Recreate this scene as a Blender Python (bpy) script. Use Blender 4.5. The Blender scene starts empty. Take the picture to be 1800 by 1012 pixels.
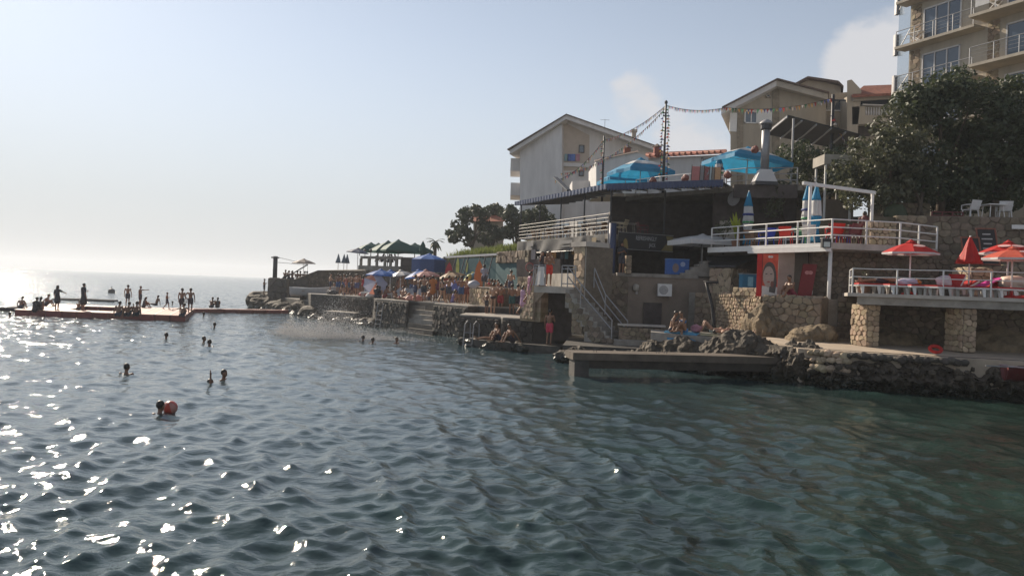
import bpy, math, random
import numpy as np
from mathutils import Vector, Matrix, Quaternion, noise as mnoise
R = math.radians
V = Vector
scene = bpy.context.scene
COL = scene.collection
# ---------------------------------------------------------------- camera
FPX, CX, CY = 1400.0, 900.0, 506.0
CAMZ, ROLL, PITCH = 3.2, R(2.07), R(-0.16)
_f = V((0, math.cos(PITCH), math.sin(PITCH)))
_u0 = V((0, -math.sin(PITCH), math.cos(PITCH)))
_x0 = V((1, 0, 0))
_r = math.cos(ROLL) * _x0 + math.sin(ROLL) * _u0
_u = -math.sin(ROLL) * _x0 + math.cos(ROLL) * _u0
CAMP = V((0, 0, CAMZ))
cam_d = bpy.data.cameras.new('camera')
cam = bpy.data.objects.new('camera', cam_d)
COL.objects.link(cam)
cam_d.sensor_width = 36
cam_d.lens = FPX / 1800 * 36
cam_d.clip_start = 0.1
cam_d.clip_end = 9000
cam.matrix_world = Matrix(((_r.x, _u.x, -_f.x, 0), (_r.y, _u.y, -_f.y, 0), (_r.z, _u.z, -_f.z, CAMZ), (0, 0, 0, 1)))
scene.camera = cam
def ray(px, py):
    return _f + _r * ((px - CX) / FPX) - _u * ((py - CY) / FPX)
def P(px, py, Y):            # photo pixel -> point at depth Y
    d = ray(px, py); return CAMP + d * (Y / d.y)
def PZ(px, py, z):           # photo pixel -> point at height z (below the eye)
    d = ray(px, py); return CAMP + d * ((z - CAMZ) / d.z)
def PX(px, Y, z):            # point at depth Y and height z seen in column px
    py = 500
    for _ in range(4):
        p = P(px, py, Y); py += (p.z - z) * FPX / Y
    return P(px, py, Y)
# ---------------------------------------------------------------- light
SUN_AZ, SUN_EL = R(-38), R(30)
SDIR = V((math.sin(SUN_AZ) * math.cos(SUN_EL), math.cos(SUN_AZ) * math.cos(SUN_EL), math.sin(SUN_EL)))
sl = bpy.data.lights.new('sun', 'SUN'); sl.energy = 5.0; sl.angle = R(0.53); sl.color = (1, .87, .70)
so = bpy.data.objects.new('sun', sl); COL.objects.link(so)
so.rotation_mode = 'QUATERNION'; so.rotation_quaternion = SDIR.to_track_quat('Z', 'Y'); so.location = (0, 0, 60)
world = bpy.data.worlds.new('World'); scene.world = world; world.use_nodes = True
wn, wl = world.node_tree.nodes, world.node_tree.links
wn.clear()
w_out = wn.new('ShaderNodeOutputWorld'); w_bg = wn.new('ShaderNodeBackground')
sky = wn.new('ShaderNodeTexSky'); sky.sky_type = 'NISHITA'; sky.sun_disc = False
sky.sun_elevation = SUN_EL; sky.sun_rotation = SUN_AZ
sky.air_density = 1.0; sky.dust_density = 0.22; sky.ozone_density = 2.0; sky.altitude = 0
w_bg.inputs['Strength'].default_value = 0.085
# clouds: soft cumulus low over the hills, shaped by noise on the view direction
tc = wn.new('ShaderNodeTexCoord')
def wmath(op, a, b=None, clamp=False):
    n = wn.new('ShaderNodeMath'); n.operation = op; n.use_clamp = clamp
    for i, x in enumerate((a, b)):
        if x is None: continue
        if isinstance(x, (int, float)): n.inputs[i].default_value = x
        else: wl.new(x, n.inputs[i])
    return n.outputs[0]
nz = wn.new('ShaderNodeTexNoise'); nz.inputs['Scale'].default_value = 9; nz.inputs['Detail'].default_value = 7; nz.inputs['Roughness'].default_value = .55
mp = wn.new('ShaderNodeMapping'); mp.inputs['Scale'].default_value = (1, 1, 1.7)
wl.new(tc.outputs['Generated'], mp.inputs[0]); wl.new(mp.outputs[0], nz.inputs['Vector'])
def cloud_mask(px, py, lo, hi):
    d = ray(px, py).normalized()
    dp = wn.new('ShaderNodeVectorMath'); dp.operation = 'DOT_PRODUCT'
    wl.new(tc.outputs['Generated'], dp.inputs[0]); dp.inputs[1].default_value = d
    mr = wn.new('ShaderNodeMapRange'); mr.interpolation_type = 'SMOOTHSTEP'
    wl.new(dp.outputs['Value'], mr.inputs[0]); mr.inputs[1].default_value = math.cos(hi); mr.inputs[2].default_value = math.cos(lo)
    return mr.outputs[0]
m1 = wmath('MAXIMUM', cloud_mask(1600, 150, R(1), R(8.0)), wmath('MULTIPLY', cloud_mask(1235, 250, R(.5), R(5)), .72))
m1 = wmath('MAXIMUM', m1, wmath('MULTIPLY', cloud_mask(1120, 175, R(.2), R(3)), .62))
cl = wmath('ADD', m1, wmath('MULTIPLY', wmath('SUBTRACT', nz.outputs[0], .5), 2.0))
mr2 = wn.new('ShaderNodeMapRange'); mr2.interpolation_type = 'SMOOTHSTEP'; wl.new(cl, mr2.inputs[0])
mr2.inputs[1].default_value = .40; mr2.inputs[2].default_value = .80; mr2.inputs[4].default_value = .9
mixc = wn.new('ShaderNodeMix'); mixc.data_type = 'RGBA'
# pale summer haze low over the horizon, the same all round
sz = wn.new('ShaderNodeSeparateXYZ'); wl.new(tc.outputs['Generated'], sz.inputs[0])
hz = wn.new('ShaderNodeMapRange'); hz.interpolation_type = 'SMOOTHSTEP'; wl.new(wmath('ABSOLUTE', sz.outputs['Z']), hz.inputs[0])
hz.inputs[1].default_value = 0; hz.inputs[2].default_value = .34; hz.inputs[3].default_value = .92; hz.inputs[4].default_value = 0
mixh = wn.new('ShaderNodeMix'); mixh.data_type = 'RGBA'; wl.new(hz.outputs[0], mixh.inputs[0])
hsv = wn.new('ShaderNodeHueSaturation'); hsv.inputs['Saturation'].default_value = .56; wl.new(sky.outputs[0], hsv.inputs['Color']); wl.new(hsv.outputs[0], mixh.inputs[6])
mixh.inputs[7].default_value = (5.15, 5.3, 5.55, 1)
wl.new(mr2.outputs[0], mixc.inputs[0]); wl.new(mixh.outputs[2], mixc.inputs[6])
CLOUD = mixc.inputs[7]; CLOUD.default_value = (6.2, 6.2, 6.4, 1)
wl.new(mixc.outputs[2], w_bg.inputs[0]); wl.new(w_bg.outputs[0], w_out.inputs[0])
vs = scene.view_settings
vs.view_transform = 'Standard'; vs.look = 'None'; vs.gamma = 1; vs.use_curve_mapping = False; vs.exposure = .40
scene.cycles.max_bounces = 6; scene.cycles.diffuse_bounces = 3; scene.cycles.glossy_bounces = 3
scene.cycles.caustics_reflective = False; scene.cycles.caustics_refractive = False
scene.cycles.sample_clamp_indirect = 4
# ---------------------------------------------------------------- materials
def mat(name, col, rough=.7, var=.25, scale=6, bump=0, bscale=None, metal=0, rand=0, spec=.5, col2=None, trans=0, stretch=None, detail=5, wet=False):
    m = bpy.data.materials.new(name); m.use_nodes = True
    nt = m.node_tree; n, l = nt.nodes, nt.links
    b = n['Principled BSDF']
    b.inputs['Roughness'].default_value = rough; b.inputs['Metallic'].default_value = metal
    b.inputs['Specular IOR Level'].default_value = spec
    tcn = n.new('ShaderNodeTexCoord')
    g = n.new('ShaderNodeNewGeometry')
    vec = g.outputs['Position']
    if stretch:
        mpn = n.new('ShaderNodeMapping'); mpn.inputs['Scale'].default_value = stretch
        l.new(vec, mpn.inputs[0]); vec = mpn.outputs[0]
    nzn = n.new('ShaderNodeTexNoise'); nzn.inputs['Scale'].default_value = scale; nzn.inputs['Detail'].default_value = detail; nzn.inputs['Roughness'].default_value = .65
    l.new(vec, nzn.inputs['Vector'])
    rmp = n.new('ShaderNodeMapRange'); l.new(nzn.outputs[0], rmp.inputs[0])
    rmp.inputs[1].default_value = .28; rmp.inputs[2].default_value = .72
    mx = n.new('ShaderNodeMix'); mx.data_type = 'RGBA'; l.new(rmp.outputs[0], mx.inputs[0])
    c = V(col)
    c2 = V(col2) if col2 else c * (1 + var)
    c1 = c * (1 - var) if not col2 else c
    mx.inputs[6].default_value = (*c1, 1); mx.inputs[7].default_value = (*[min(1, x) for x in c2], 1)
    out = mx.outputs[2]
    if rand:
        oi = n.new('ShaderNodeObjectInfo')
        hs = n.new('ShaderNodeHueSaturation'); l.new(out, hs.inputs['Color'])
        r1 = n.new('ShaderNodeMapRange'); l.new(oi.outputs['Random'], r1.inputs[0]); r1.inputs[3].default_value = 1 - rand; r1.inputs[4].default_value = 1 + rand
        l.new(r1.outputs[0], hs.inputs['Value'])
        mu = n.new('ShaderNodeMath'); mu.operation = 'MULTIPLY'; mu.inputs[1].default_value = 7.31; l.new(oi.outputs['Random'], mu.inputs[0])
        fr = n.new('ShaderNodeMath'); fr.operation = 'FRACT'; l.new(mu.outputs[0], fr.inputs[0])
        r2 = n.new('ShaderNodeMapRange'); l.new(fr.outputs[0], r2.inputs[0]); r2.inputs[3].default_value = .5 - rand * .06; r2.inputs[4].default_value = .5 + rand * .06
        l.new(r2.outputs[0], hs.inputs['Hue'])
        out = hs.outputs[0]
    if wet:     # weedy wet band along the waterline, ragged edge
        sz_ = n.new('ShaderNodeSeparateXYZ'); l.new(g.outputs['Position'], sz_.inputs[0])
        wz = n.new('ShaderNodeMath'); wz.operation = 'MULTIPLY_ADD'; l.new(nzn.outputs[0], wz.inputs[0]); wz.inputs[1].default_value = .7; l.new(sz_.outputs['Z'], wz.inputs[2])
        wr = n.new('ShaderNodeMapRange'); wr.interpolation_type = 'SMOOTHSTEP'; l.new(wz.outputs[0], wr.inputs[0]); wr.inputs[1].default_value = .52; wr.inputs[2].default_value = .85
        wm = n.new('ShaderNodeMix'); wm.data_type = 'RGBA'; l.new(wr.outputs[0], wm.inputs[0]); wm.inputs[6].default_value = (.016, .018, .010, 1); l.new(out, wm.inputs[7]); out = wm.outputs[2]
        rr = n.new('ShaderNodeMapRange'); l.new(wr.outputs[0], rr.inputs[0]); rr.inputs[3].default_value = .28; rr.inputs[4].default_value = rough; l.new(rr.outputs[0], b.inputs['Roughness'])
    l.new(out, b.inputs['Base Color'])
    if bump:
        bn = n.new('ShaderNodeTexNoise'); bn.inputs['Scale'].default_value = bscale or scale * 3; bn.inputs['Detail'].default_value = 6
        l.new(vec, bn.inputs['Vector'])
        bp = n.new('ShaderNodeBump'); bp.inputs['Strength'].default_value = .8; bp.inputs['Distance'].default_value = bump
        l.new(bn.outputs[0], bp.inputs['Height']); l.new(bp.outputs[0], b.inputs['Normal'])
    if trans:
        tr = n.new('ShaderNodeBsdfTranslucent'); l.new(out, tr.inputs[0])
        ms = n.new('ShaderNodeMixShader'); ms.inputs[0].default_value = trans
        o = n['Material Output']
        l.new(b.outputs[0], ms.inputs[1]); l.new(tr.outputs[0], ms.inputs[2]); l.new(ms.outputs[0], o.inputs[0])
    return m
_mc = {}
def plain(col, rough=.6, var=.12, trans=0, metal=0, scale=9):
    k = (tuple(col), rough, var, trans, metal, scale)
    if k not in _mc:
        _mc[k] = mat('paint_%d' % len(_mc), col, rough, var, scale, trans=trans, metal=metal)
    return _mc[k]
M = {}
M['concrete'] = mat('concrete', (.30, .27, .235), .85, .35, 1.6, .012, 30)
M['concrete_light'] = mat('concrete_light', (.46, .41, .36), .85, .22, 1.8, .008, 25)
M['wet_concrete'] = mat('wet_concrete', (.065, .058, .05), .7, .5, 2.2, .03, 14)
M['path'] = mat('path', (.42, .34, .26), .9, .22, 1.3, .01, 20)
M['rock'] = mat('rock', (.035, .029, .022), .8, .5, 2.4, .07, 9, col2=(.12, .092, .064), wet=True)
M['rock_warm'] = mat('rock_warm', (.10, .075, .048), .9, .5, 2.0, .06, 10, col2=(.30, .225, .14))
M['stone'] = mat('stone', (.27, .21, .145), .9, .3, 5, .012, 30, rand=.26)
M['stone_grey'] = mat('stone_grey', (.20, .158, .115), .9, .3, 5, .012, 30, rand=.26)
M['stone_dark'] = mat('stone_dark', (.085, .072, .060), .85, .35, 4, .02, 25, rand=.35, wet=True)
M['quay'] = mat('quay', (.085, .075, .065), .85, .45, 1.3, .03, 9, wet=True)  # concrete darkened to carry the shade of the quay fronts
M['jetty'] = mat('jetty', (.115, .09, .068), .85, .4, 1.4, .012, 25)
M['jetty_dark'] = mat('jetty_dark', (.05, .04, .031), .85, .45, 1.6, .012, 25)
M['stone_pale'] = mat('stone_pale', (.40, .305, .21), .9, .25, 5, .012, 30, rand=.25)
M['mortar'] = mat('mortar', (.17, .135, .10), .95, .3, 4, .01, 40)
M['plaster'] = mat('plaster', (.40, .36, .31), .9, .18, 1.2, .004, 40)
M['plaster_white'] = mat('plaster_white', (.60, .58, .57), .9, .13, 1.3, .003, 40, stretch=(1, 1, .22))
M['plaster_cream'] = mat('plaster_cream', (.43, .375, .30), .9, .15, 1.3, .003, 40, stretch=(1, 1, .22))
M['plaster_ochre'] = mat('plaster_ochre', (.36, .31, .245), .9, .15, 1.3, .003, 40, stretch=(1, 1, .22))
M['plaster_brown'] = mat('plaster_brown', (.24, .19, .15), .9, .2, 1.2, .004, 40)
M['white_paint'] = mat('white_paint', (.72, .70, .67), .5, .08, 5)
M['metal'] = mat('metal', (.30, .30, .31), .5, .15, 8, metal=.5)
M['metal_dark'] = mat('metal_dark', (.05, .05, .055), .5, .3, 8, metal=.3)
M['metal_grey'] = mat('metal_grey', (.34, .33, .33), .5, .2, 8, metal=.4)
M['roof_tile'] = mat('roof_tile', (.30, .10, .06), .85, .4, 3, rand=.2)
M['roof_dark'] = mat('roof_dark', (.12, .08, .065), .85, .35, 3)
M['navy'] = mat('navy', (.035, .05, .11), .55, .2, 3)
M['black'] = mat('black', (.018, .018, .02), .6, .2, 4)
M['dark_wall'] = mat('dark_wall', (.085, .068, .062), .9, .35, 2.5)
M['glass'] = mat('window_glass', (.05, .07, .10), .06, .1, 2, spec=.9)
M['glass_blue'] = mat('facade_glass', (.16, .20, .25), .18, .1, 2, spec=.7)
M['trunk'] = mat('bark', (.10, .075, .055), .95, .4, 6, .02, 20)
M['leaf'] = mat('leaf', (.035, .052, .022), .55, .3, 1.1, rand=0, trans=.3, col2=(.085, .10, .045))
M['leaf_olive'] = mat('leaf_olive', (.055, .065, .03), .5, .3, 1.3, trans=.3, col2=(.13, .13, .07))
M['leaf_far'] = mat('leaf_far', (.03, .045, .025), .6, .3, .8, trans=.25, col2=(.065, .08, .04))
M['grass'] = mat('grass', (.10, .13, .03), .7, .4, 1.5, trans=.35, col2=(.22, .25, .07))
M['earth'] = mat('earth', (.13, .11, .075), .95, .4, .6, .05, 4)
M['blue_cloth'] = mat('blue_cloth', (.03, .30, .52), .6, .15, 2, trans=.35)
M['beach_blue'] = mat('beach_blue', (.04, .15, .48), .6, .2, 3, trans=.3)
M['green_cloth'] = mat('green_cloth', (.02, .10, .085), .7, .15, 2, trans=.25)
M['red_cloth'] = mat('red_cloth', (.55, .025, .02), .6, .15, 3, trans=.25)
M['faded_red'] = mat('faded_red', (.66, .12, .07), .7, .2, 3, trans=.3)
M['white_cloth'] = mat('white_cloth', (.66, .65, .64), .7, .1, 3, trans=.2)
M['grey_cloth'] = mat('grey_cloth', (.11, .105, .10), .7, .35, 1.4, trans=.1)
M['raft_side'] = mat('raft_side', (.20, .05, .04), .5, .25, 2, rand=.15)
M['raft_deck'] = mat('raft_deck', (.42, .22, .17), .55, .2, 3, rand=.12)
SKINS = [mat('skin_%d' % i, c, .5, .12, 8) for i, c in enumerate([(.32, .17, .10), (.26, .13, .075), (.40, .22, .14), (.20, .10, .06), (.44, .26, .17)])]
M['hair'] = mat('hair', (.02, .014, .01), .5, .3, 20)
M['hair_brown'] = mat('hair_brown', (.07, .04, .02), .5, .3, 20)
# ---------------------------------------------------------------- mesh helpers
class MB:
    def __init__(s): s.v, s.f, s.mi, s.cur = [], [], [], 0
    def add(s, vs_, fs):
        n = len(s.v); s.v += [tuple(q) for q in vs_]
        for f in fs: s.f.append(tuple(n + i for i in f)); s.mi.append(s.cur)
        return s
    def m(s, i): s.cur = i; return s
    def box(s, x0, y0, z0, x1, y1, z1):
        return s.add([(x0, y0, z0), (x1, y0, z0), (x1, y1, z0), (x0, y1, z0), (x0, y0, z1), (x1, y0, z1), (x1, y1, z1), (x0, y1, z1)],
                     [(3, 2, 1, 0), (4, 5, 6, 7), (0, 1, 5, 4), (1, 2, 6, 5), (2, 3, 7, 6), (3, 0, 4, 7)])
    def obox(s, c, ax, ay, az):
        c, ax, ay, az = V(c), V(ax) / 2, V(ay) / 2, V(az) / 2
        return s.add([c + i * ax + j * ay + k * az for k in (-1, 1) for i, j in ((-1, -1), (1, -1), (1, 1), (-1, 1))],
                     [(3, 2, 1, 0), (4, 5, 6, 7), (0, 1, 5, 4), (1, 2, 6, 5), (2, 3, 7, 6), (3, 0, 4, 7)])
    def bar(s, a, b, w, h=None):
        a, b = V(a), V(b); d = b - a
        L = d.length; d = d / L
        side = d.cross(V((0, 0, 1)))
        if side.length < .05: side = V((1, 0, 0))
        side.normalize(); up = side.cross(d)
        return s.obox((a + b) / 2, d * L, side * w, up * (h or w))
    def tube(s, pts, r, n=6, cap=True):
        pts = [V(p) for p in pts]; rs = r if isinstance(r, (list, tuple)) else [r] * len(pts)
        vs_, fs = [], []
        prev = None
        for i, p in enumerate(pts):
            d = (pts[min(i + 1, len(pts) - 1)] - pts[max(i - 1, 0)])
            if d.length < 1e-6: d = V((0, 0, 1))
            d.normalize()
            if prev is None:
                a = d.cross(V((0, 0, 1)))
                if a.length < .05: a = d.cross(V((1, 0, 0)))
            else: a = prev - d * prev.dot(d)
            a.normalize(); prev = a; b = d.cross(a)
            for k in range(n):
                t = 2 * math.pi * k / n
                vs_.append(p + (a * math.cos(t) + b * math.sin(t)) * rs[i])
        for i in range(len(pts) - 1):
            for k in range(n):
                fs.append((i * n + k, i * n + (k + 1) % n, (i + 1) * n + (k + 1) % n, (i + 1) * n + k))
        if cap:
            fs.append(tuple(range(n))[::-1]); fs.append(tuple(range((len(pts) - 1) * n, len(pts) * n)))
        return s.add(vs_, fs)
    def prism(s, pts, z0, z1):          # plan polygon, z1 may be a list
        n = len(pts); zt = z1 if isinstance(z1, (list, tuple)) else [z1] * n
        a = sum(pts[i][0] * pts[(i + 1) % n][1] - pts[(i + 1) % n][0] * pts[i][1] for i in range(n))
        if a < 0: pts = pts[::-1]; zt = list(zt)[::-1]
        vs_ = [(p[0], p[1], z0) for p in pts] + [(p[0], p[1], z) for p, z in zip(pts, zt)]
        return s.add(vs_, [tuple(range(n))[::-1], tuple(range(n, 2 * n))] + [(i, (i + 1) % n, n + (i + 1) % n, n + i) for i in range(n)])
    def extrude(s, pts, d):             # 3d polygon pushed along d
        pts = [V(p) for p in pts]; d = V(d); n = len(pts)
        nn = V((0, 0, 0))
        for i in range(n): nn += pts[i].cross(pts[(i + 1) % n])
        if nn.dot(d) > 0: pts = pts[::-1]
        return s.add(pts + [p + d for p in pts], [tuple(range(n)), tuple(range(n, 2 * n))[::-1]] + [(i, n + i, n + (i + 1) % n, (i + 1) % n) for i in range(n)])
    def lathe(s, prof, n=12, c=(0, 0, 0)):
        vs_, fs = [], []
        for r, z in prof:
            for k in range(n):
                t = 2 * math.pi * k / n; vs_.append((c[0] + r * math.cos(t), c[1] + r * math.sin(t), c[2] + z))
        for i in range(len(prof) - 1):
            for k in range(n): fs.append((i * n + k, i * n + (k + 1) % n, (i + 1) * n + (k + 1) % n, (i + 1) * n + k))
        fs.append(tuple(range(n))[::-1]); fs.append(tuple(range((len(prof) - 1) * n, len(prof) * n)))
        return s.add(vs_, fs)
    def build(s, name, m, parent=None, smooth=False, off=None):
        me = bpy.data.meshes.new(name)
        o_ = off if off is not None else (V(parent['_o']) if parent is not None and '_o' in parent else V((0, 0, 0)))
        me.from_pydata([(x - o_[0], y - o_[1], z - o_[2]) for x, y, z in s.v], [], s.f)
        for k in (m if isinstance(m, (list, tuple)) else [m]): me.materials.append(M[k] if isinstance(k, str) else k)
        if any(s.mi): me.polygons.foreach_set('material_index', s.mi)
        if smooth: me.polygons.foreach_set('use_smooth', [True] * len(me.polygons))
        me.update()
        o = bpy.data.objects.new(name, me); COL.objects.link(o)
        if parent is not None: o.parent = parent
        return o
def tag(o, label=None, cat=None, group=None, kind=None):
    for k, v_ in (('label', label), ('category', cat), ('group', group), ('kind', kind)):
        if v_: o[k] = v_
    return o
def thing(name, label, cat, loc=(0, 0, 0), rz=0, group=None, local=False):
    """Empty at the base; children built in world coordinates unless local"""
    o = bpy.data.objects.new(name, None); COL.objects.link(o); o.empty_display_size = .2
    o.location = loc; o.rotation_euler = (0, 0, rz)
    if not local: o['_o'] = tuple(loc)
    return tag(o, label, cat, group)
def copy_tree(o, parent=None):
    c = o.copy(); COL.objects.link(c); c.parent = parent
    for ch in o.children: copy_tree(ch, c)
    return c
def single(mb, name, m, label, cat, group=None, kind=None, smooth=False):
    """one-mesh thing, origin moved to its base"""
    xs = np.array(mb.v); o_ = V((xs[:, 0].mean(), xs[:, 1].mean(), xs[:, 2].min()))
    o = mb.build(name, m, off=o_, smooth=smooth); o.location = o_
    return tag(o, label, cat, group, kind)
def struct(mb, name, m, smooth=False):
    return tag(mb.build(name, m, smooth=smooth), kind='structure')
# ---------------------------------------------------------------- masonry
def voro(w, h, size, rnd, asp=1.35):
    su, sv = size * asp, size
    nu, nv = max(1, round(w / su)), max(1, round(h / sv))
    pts = []
    for j in range(nv):
        for i in range(nu):
            pts.append(((i + .5 + (.25 if j % 2 else -.25) + rnd.uniform(-.33, .33)) * w / nu, (j + .5 + rnd.uniform(-.3, .3)) * h / nv))
    cells = []
    for a, p in enumerate(pts):
        poly = [(0, 0), (w, 0), (w, h), (0, h)]
        j, i = divmod(a, nu)
        for jj in range(max(0, j - 2), min(nv, j + 3)):
            for ii in range(max(0, i - 2), min(nu, i + 3)):
                b = jj * nu + ii
                if b == a: continue
                q = pts[b]
                mx_, my_ = (p[0] + q[0]) / 2, (p[1] + q[1]) / 2
                dx, dy = (q[0] - p[0]) / asp ** 2, q[1] - p[1]
                new = []
                for k in range(len(poly)):
                    A, B = poly[k], poly[(k + 1) % len(poly)]
                    da = (A[0] - mx_) * dx + (A[1] - my_) * dy; db = (B[0] - mx_) * dx + (B[1] - my_) * dy
                    if da <= 0: new.append(A)
                    if (da < 0 < db) or (db < 0 < da):
                        t = da / (da - db); new.append((A[0] + t * (B[0] - A[0]), A[1] + t * (B[1] - A[1])))
                poly = new
                if len(poly) < 3: break
            if len(poly) < 3: break
        if len(poly) >= 3: cells.append(poly)
    return cells
NST = [0]
def stones(parent, O, U, VV, w, h, size, m, seed=0, depth=.05, gap=.007, mask=None, asp=1.35, name='stone', limit=300):
    rnd = random.Random(seed)
    O, U, VV = V(O), V(U).normalized(), V(VV).normalized()
    N = U.cross(VV)
    po = V(parent['_o']) if '_o' in parent else V((0, 0, 0))
    rest = MB(); todo = []
    for poly in voro(w, h, size, rnd, asp):
        cu = sum(p[0] for p in poly) / len(poly); cv = sum(p[1] for p in poly) / len(poly)
        if mask and not mask(cu, cv): continue
        ar = abs(sum(poly[i][0] * poly[(i + 1) % len(poly)][1] - poly[(i + 1) % len(poly)][0] * poly[i][1] for i in range(len(poly)))) / 2
        if ar < size * size * .08: continue
        # round the corners a little by inserting edge midpoints
        ring = []
        for k in range(len(poly)):
            A, B = poly[k], poly[(k + 1) % len(poly)]
            if math.dist(A, B) < size * .12: ring.append(((A[0] + B[0]) / 2, (A[1] + B[1]) / 2)); continue
            ring.append((A[0] * .8 + B[0] * .2, A[1] * .8 + B[1] * .2)); ring.append((A[0] * .2 + B[0] * .8, A[1] * .2 + B[1] * .8))
        d = depth * rnd.uniform(.5, 1.4); n = len(ring)
        rr = math.sqrt(ar)
        s1, s2 = 1 - 2 * gap / rr, 1 - 2 * gap / rr - rnd.uniform(.1, .2)
        tu, tv = rnd.uniform(-.12, .12), rnd.uniform(-.12, .12)
        vs_ = [U * ((p[0] - cu) * s1) + VV * ((p[1] - cv) * s1) - N * .01 for p in ring]
        vs_ += [U * ((p[0] - cu) * s1) + VV * ((p[1] - cv) * s1) + N * d * .45 for p in ring]
        vs_ += [U * ((p[0] - cu) * s2) + VV * ((p[1] - cv) * s2) + N * (d + (p[0] - cu) * tu + (p[1] - cv) * tv) for p in ring]
        fs = [(i, (i + 1) % n, n + (i + 1) % n, n + i) for i in range(n)] + [(n + i, n + (i + 1) % n, 2 * n + (i + 1) % n, 2 * n + i) for i in range(n)] + [tuple(range(2 * n, 3 * n))]
        todo.append((ar, O + U * cu + VV * cv, vs_, fs))
    todo.sort(key=lambda t: -t[0])
    for i, (ar, c, vs_, fs) in enumerate(todo):
        if i < limit:
            me = bpy.data.meshes.new(name); me.from_pydata(vs_, [], fs); me.materials.append(M[m])
            o = bpy.data.objects.new(name, me); COL.objects.link(o); o.parent = parent; o.location = c - po
            NST[0] += 1
        else: rest.add([c + q for q in vs_], fs)
    if rest.f: tag(rest.build('small_stones', m, parent), kind='stuff')
def stone_wall(name, label, a, b, z0, z1, th, size, m='stone', seed=0, cat='wall', sides='f', mort='mortar', cap=None, **kw):
    """wall between plan points a (left) and b (right) as seen by the viewer; stones on its front, l/r ends and top"""
    a, b = V((a[0], a[1], 0)), V((b[0], b[1], 0))
    U = (b - a).normalized(); n = U.cross(V((0, 0, 1)))       # towards the viewer
    w = (b - a).length
    t = thing(name, label, cat, ((a + b) / 2 + V((0, 0, z0))))
    mb = MB().extrude([a + V((0, 0, z0)), b + V((0, 0, z0)), b + V((0, 0, z1)), a + V((0, 0, z1))], -n * th)
    mb.build('mortar_core', mort, t)
    Z = V((0, 0, 1))
    if 'f' in sides: stones(t, a + Z * z0, U, Z, w, z1 - z0, size, m, seed, **kw)
    if 'l' in sides: stones(t, a - n * th + Z * z0, n, Z, th, z1 - z0, size, m, seed + 1, **kw)
    if 'r' in sides: stones(t, b + Z * z0, -n, Z, th, z1 - z0, size, m, seed + 2, **kw)
    if 't' in sides: stones(t, a + Z * z1, U, -n, w, th, size, m, seed + 3, **kw)
    if cap: MB().extrude([a + n * .06 + Z * (z1 + .07) - U * .05, b + n * .06 + Z * (z1 + .07) + U * .05, b - n * (th + .06) + Z * (z1 + .07) + U * .05, a - n * (th + .06) + Z * (z1 + .07) - U * .05], (0, 0, cap)).build('cap', 'concrete_light', t)
    return t
# ---------------------------------------------------------------- natural shapes
def ico(sub):
    import bmesh
    bm = bmesh.new(); bmesh.ops.create_icosphere(bm, subdivisions=sub, radius=1)
    v_ = [q.co.copy() for q in bm.verts]; f_ = [tuple(x.index for x in q.verts) for q in bm.faces]; bm.free()
    return v_, f_
ICO = {k: ico(k) for k in (1, 2, 3, 4)}
def rock_mb(c, sx, sy, sz, seed, sub=3, rough=.35, mb=None, flat=None):
    mb = mb or MB(); v_, f_ = ICO[sub]; out = []
    off = V((seed * 7.3, seed * 3.1, seed * 1.7))
    for q in v_:
        n1 = mnoise.noise(q * 1.3 + off) * 1.0
        n2 = 1 - abs(mnoise.noise(q * 2.7 + off)) * 2
        n3 = mnoise.noise(q * 6.5 + off)
        k = 1 + rough * (n1 * .8 + n2 * .35 + n3 * .3)
        p = V((q.x * sx * k, q.y * sy * k, q.z * sz * k))
        if flat is not None and p.z > flat: p.z = flat + (p.z - flat) * .15
        out.append(V(c) + p)
    return mb.add(out, f_)
def leaves_mesh(clumps, per, size, seed, shell=.55, aspect=.55):
    """clumps: (center, radius) ; returns verts, faces of many leaf quads"""
    rg = np.random.default_rng(seed); VS = []
    for c, r in clumps:
        rx = np.array(r if isinstance(r, (tuple, list)) else (r, r, r * .85), float)
        n = max(8, int(per * rx[0] * rx[2]))
        d = rg.normal(size=(n, 3)); d /= np.linalg.norm(d, axis=1)[:, None]
        rad = shell + (1 - shell) * rg.random(n) ** .6
        rad *= 1 + .18 * np.sin(d[:, 0] * 7 + c[0]) * np.sin(d[:, 2] * 6 + c[2] * 3)
        p = np.array(c) + d * rx * rad[:, None]
        nrm = d + rg.normal(size=(n, 3)) * .7; nrm /= np.linalg.norm(nrm, axis=1)[:, None]
        t = rg.normal(size=(n, 3)); t -= nrm * (t * nrm).sum(1)[:, None]; t /= np.linalg.norm(t, axis=1)[:, None]
        b = np.cross(nrm, t); s = size * rg.uniform(.6, 1.4, n)[:, None]
        VS.append(np.stack([p - t * s, p + b * s * aspect, p + t * s, p - b * s * aspect], 1).reshape(-1, 3))
    v_ = np.concatenate(VS)
    return v_
def leaf_obj(name, v_, m, parent=None):
    me = bpy.data.meshes.new(name); n = len(v_) // 4
    po = np.array(parent['_o']) if parent is not None and '_o' in parent else np.zeros(3)
    me.vertices.add(n * 4); me.vertices.foreach_set('co', (v_ - po).astype(np.float32).ravel())
    me.loops.add(n * 4); me.loops.foreach_set('vertex_index', np.arange(n * 4, dtype=np.int32))
    me.polygons.add(n); me.polygons.foreach_set('loop_start', np.arange(0, n * 4, 4, dtype=np.int32))
    me.update(calc_edges=True); me.materials.append(M[m])
    o = bpy.data.objects.new(name, me); COL.objects.link(o)
    if parent is not None: o.parent = parent
    return o
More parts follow.
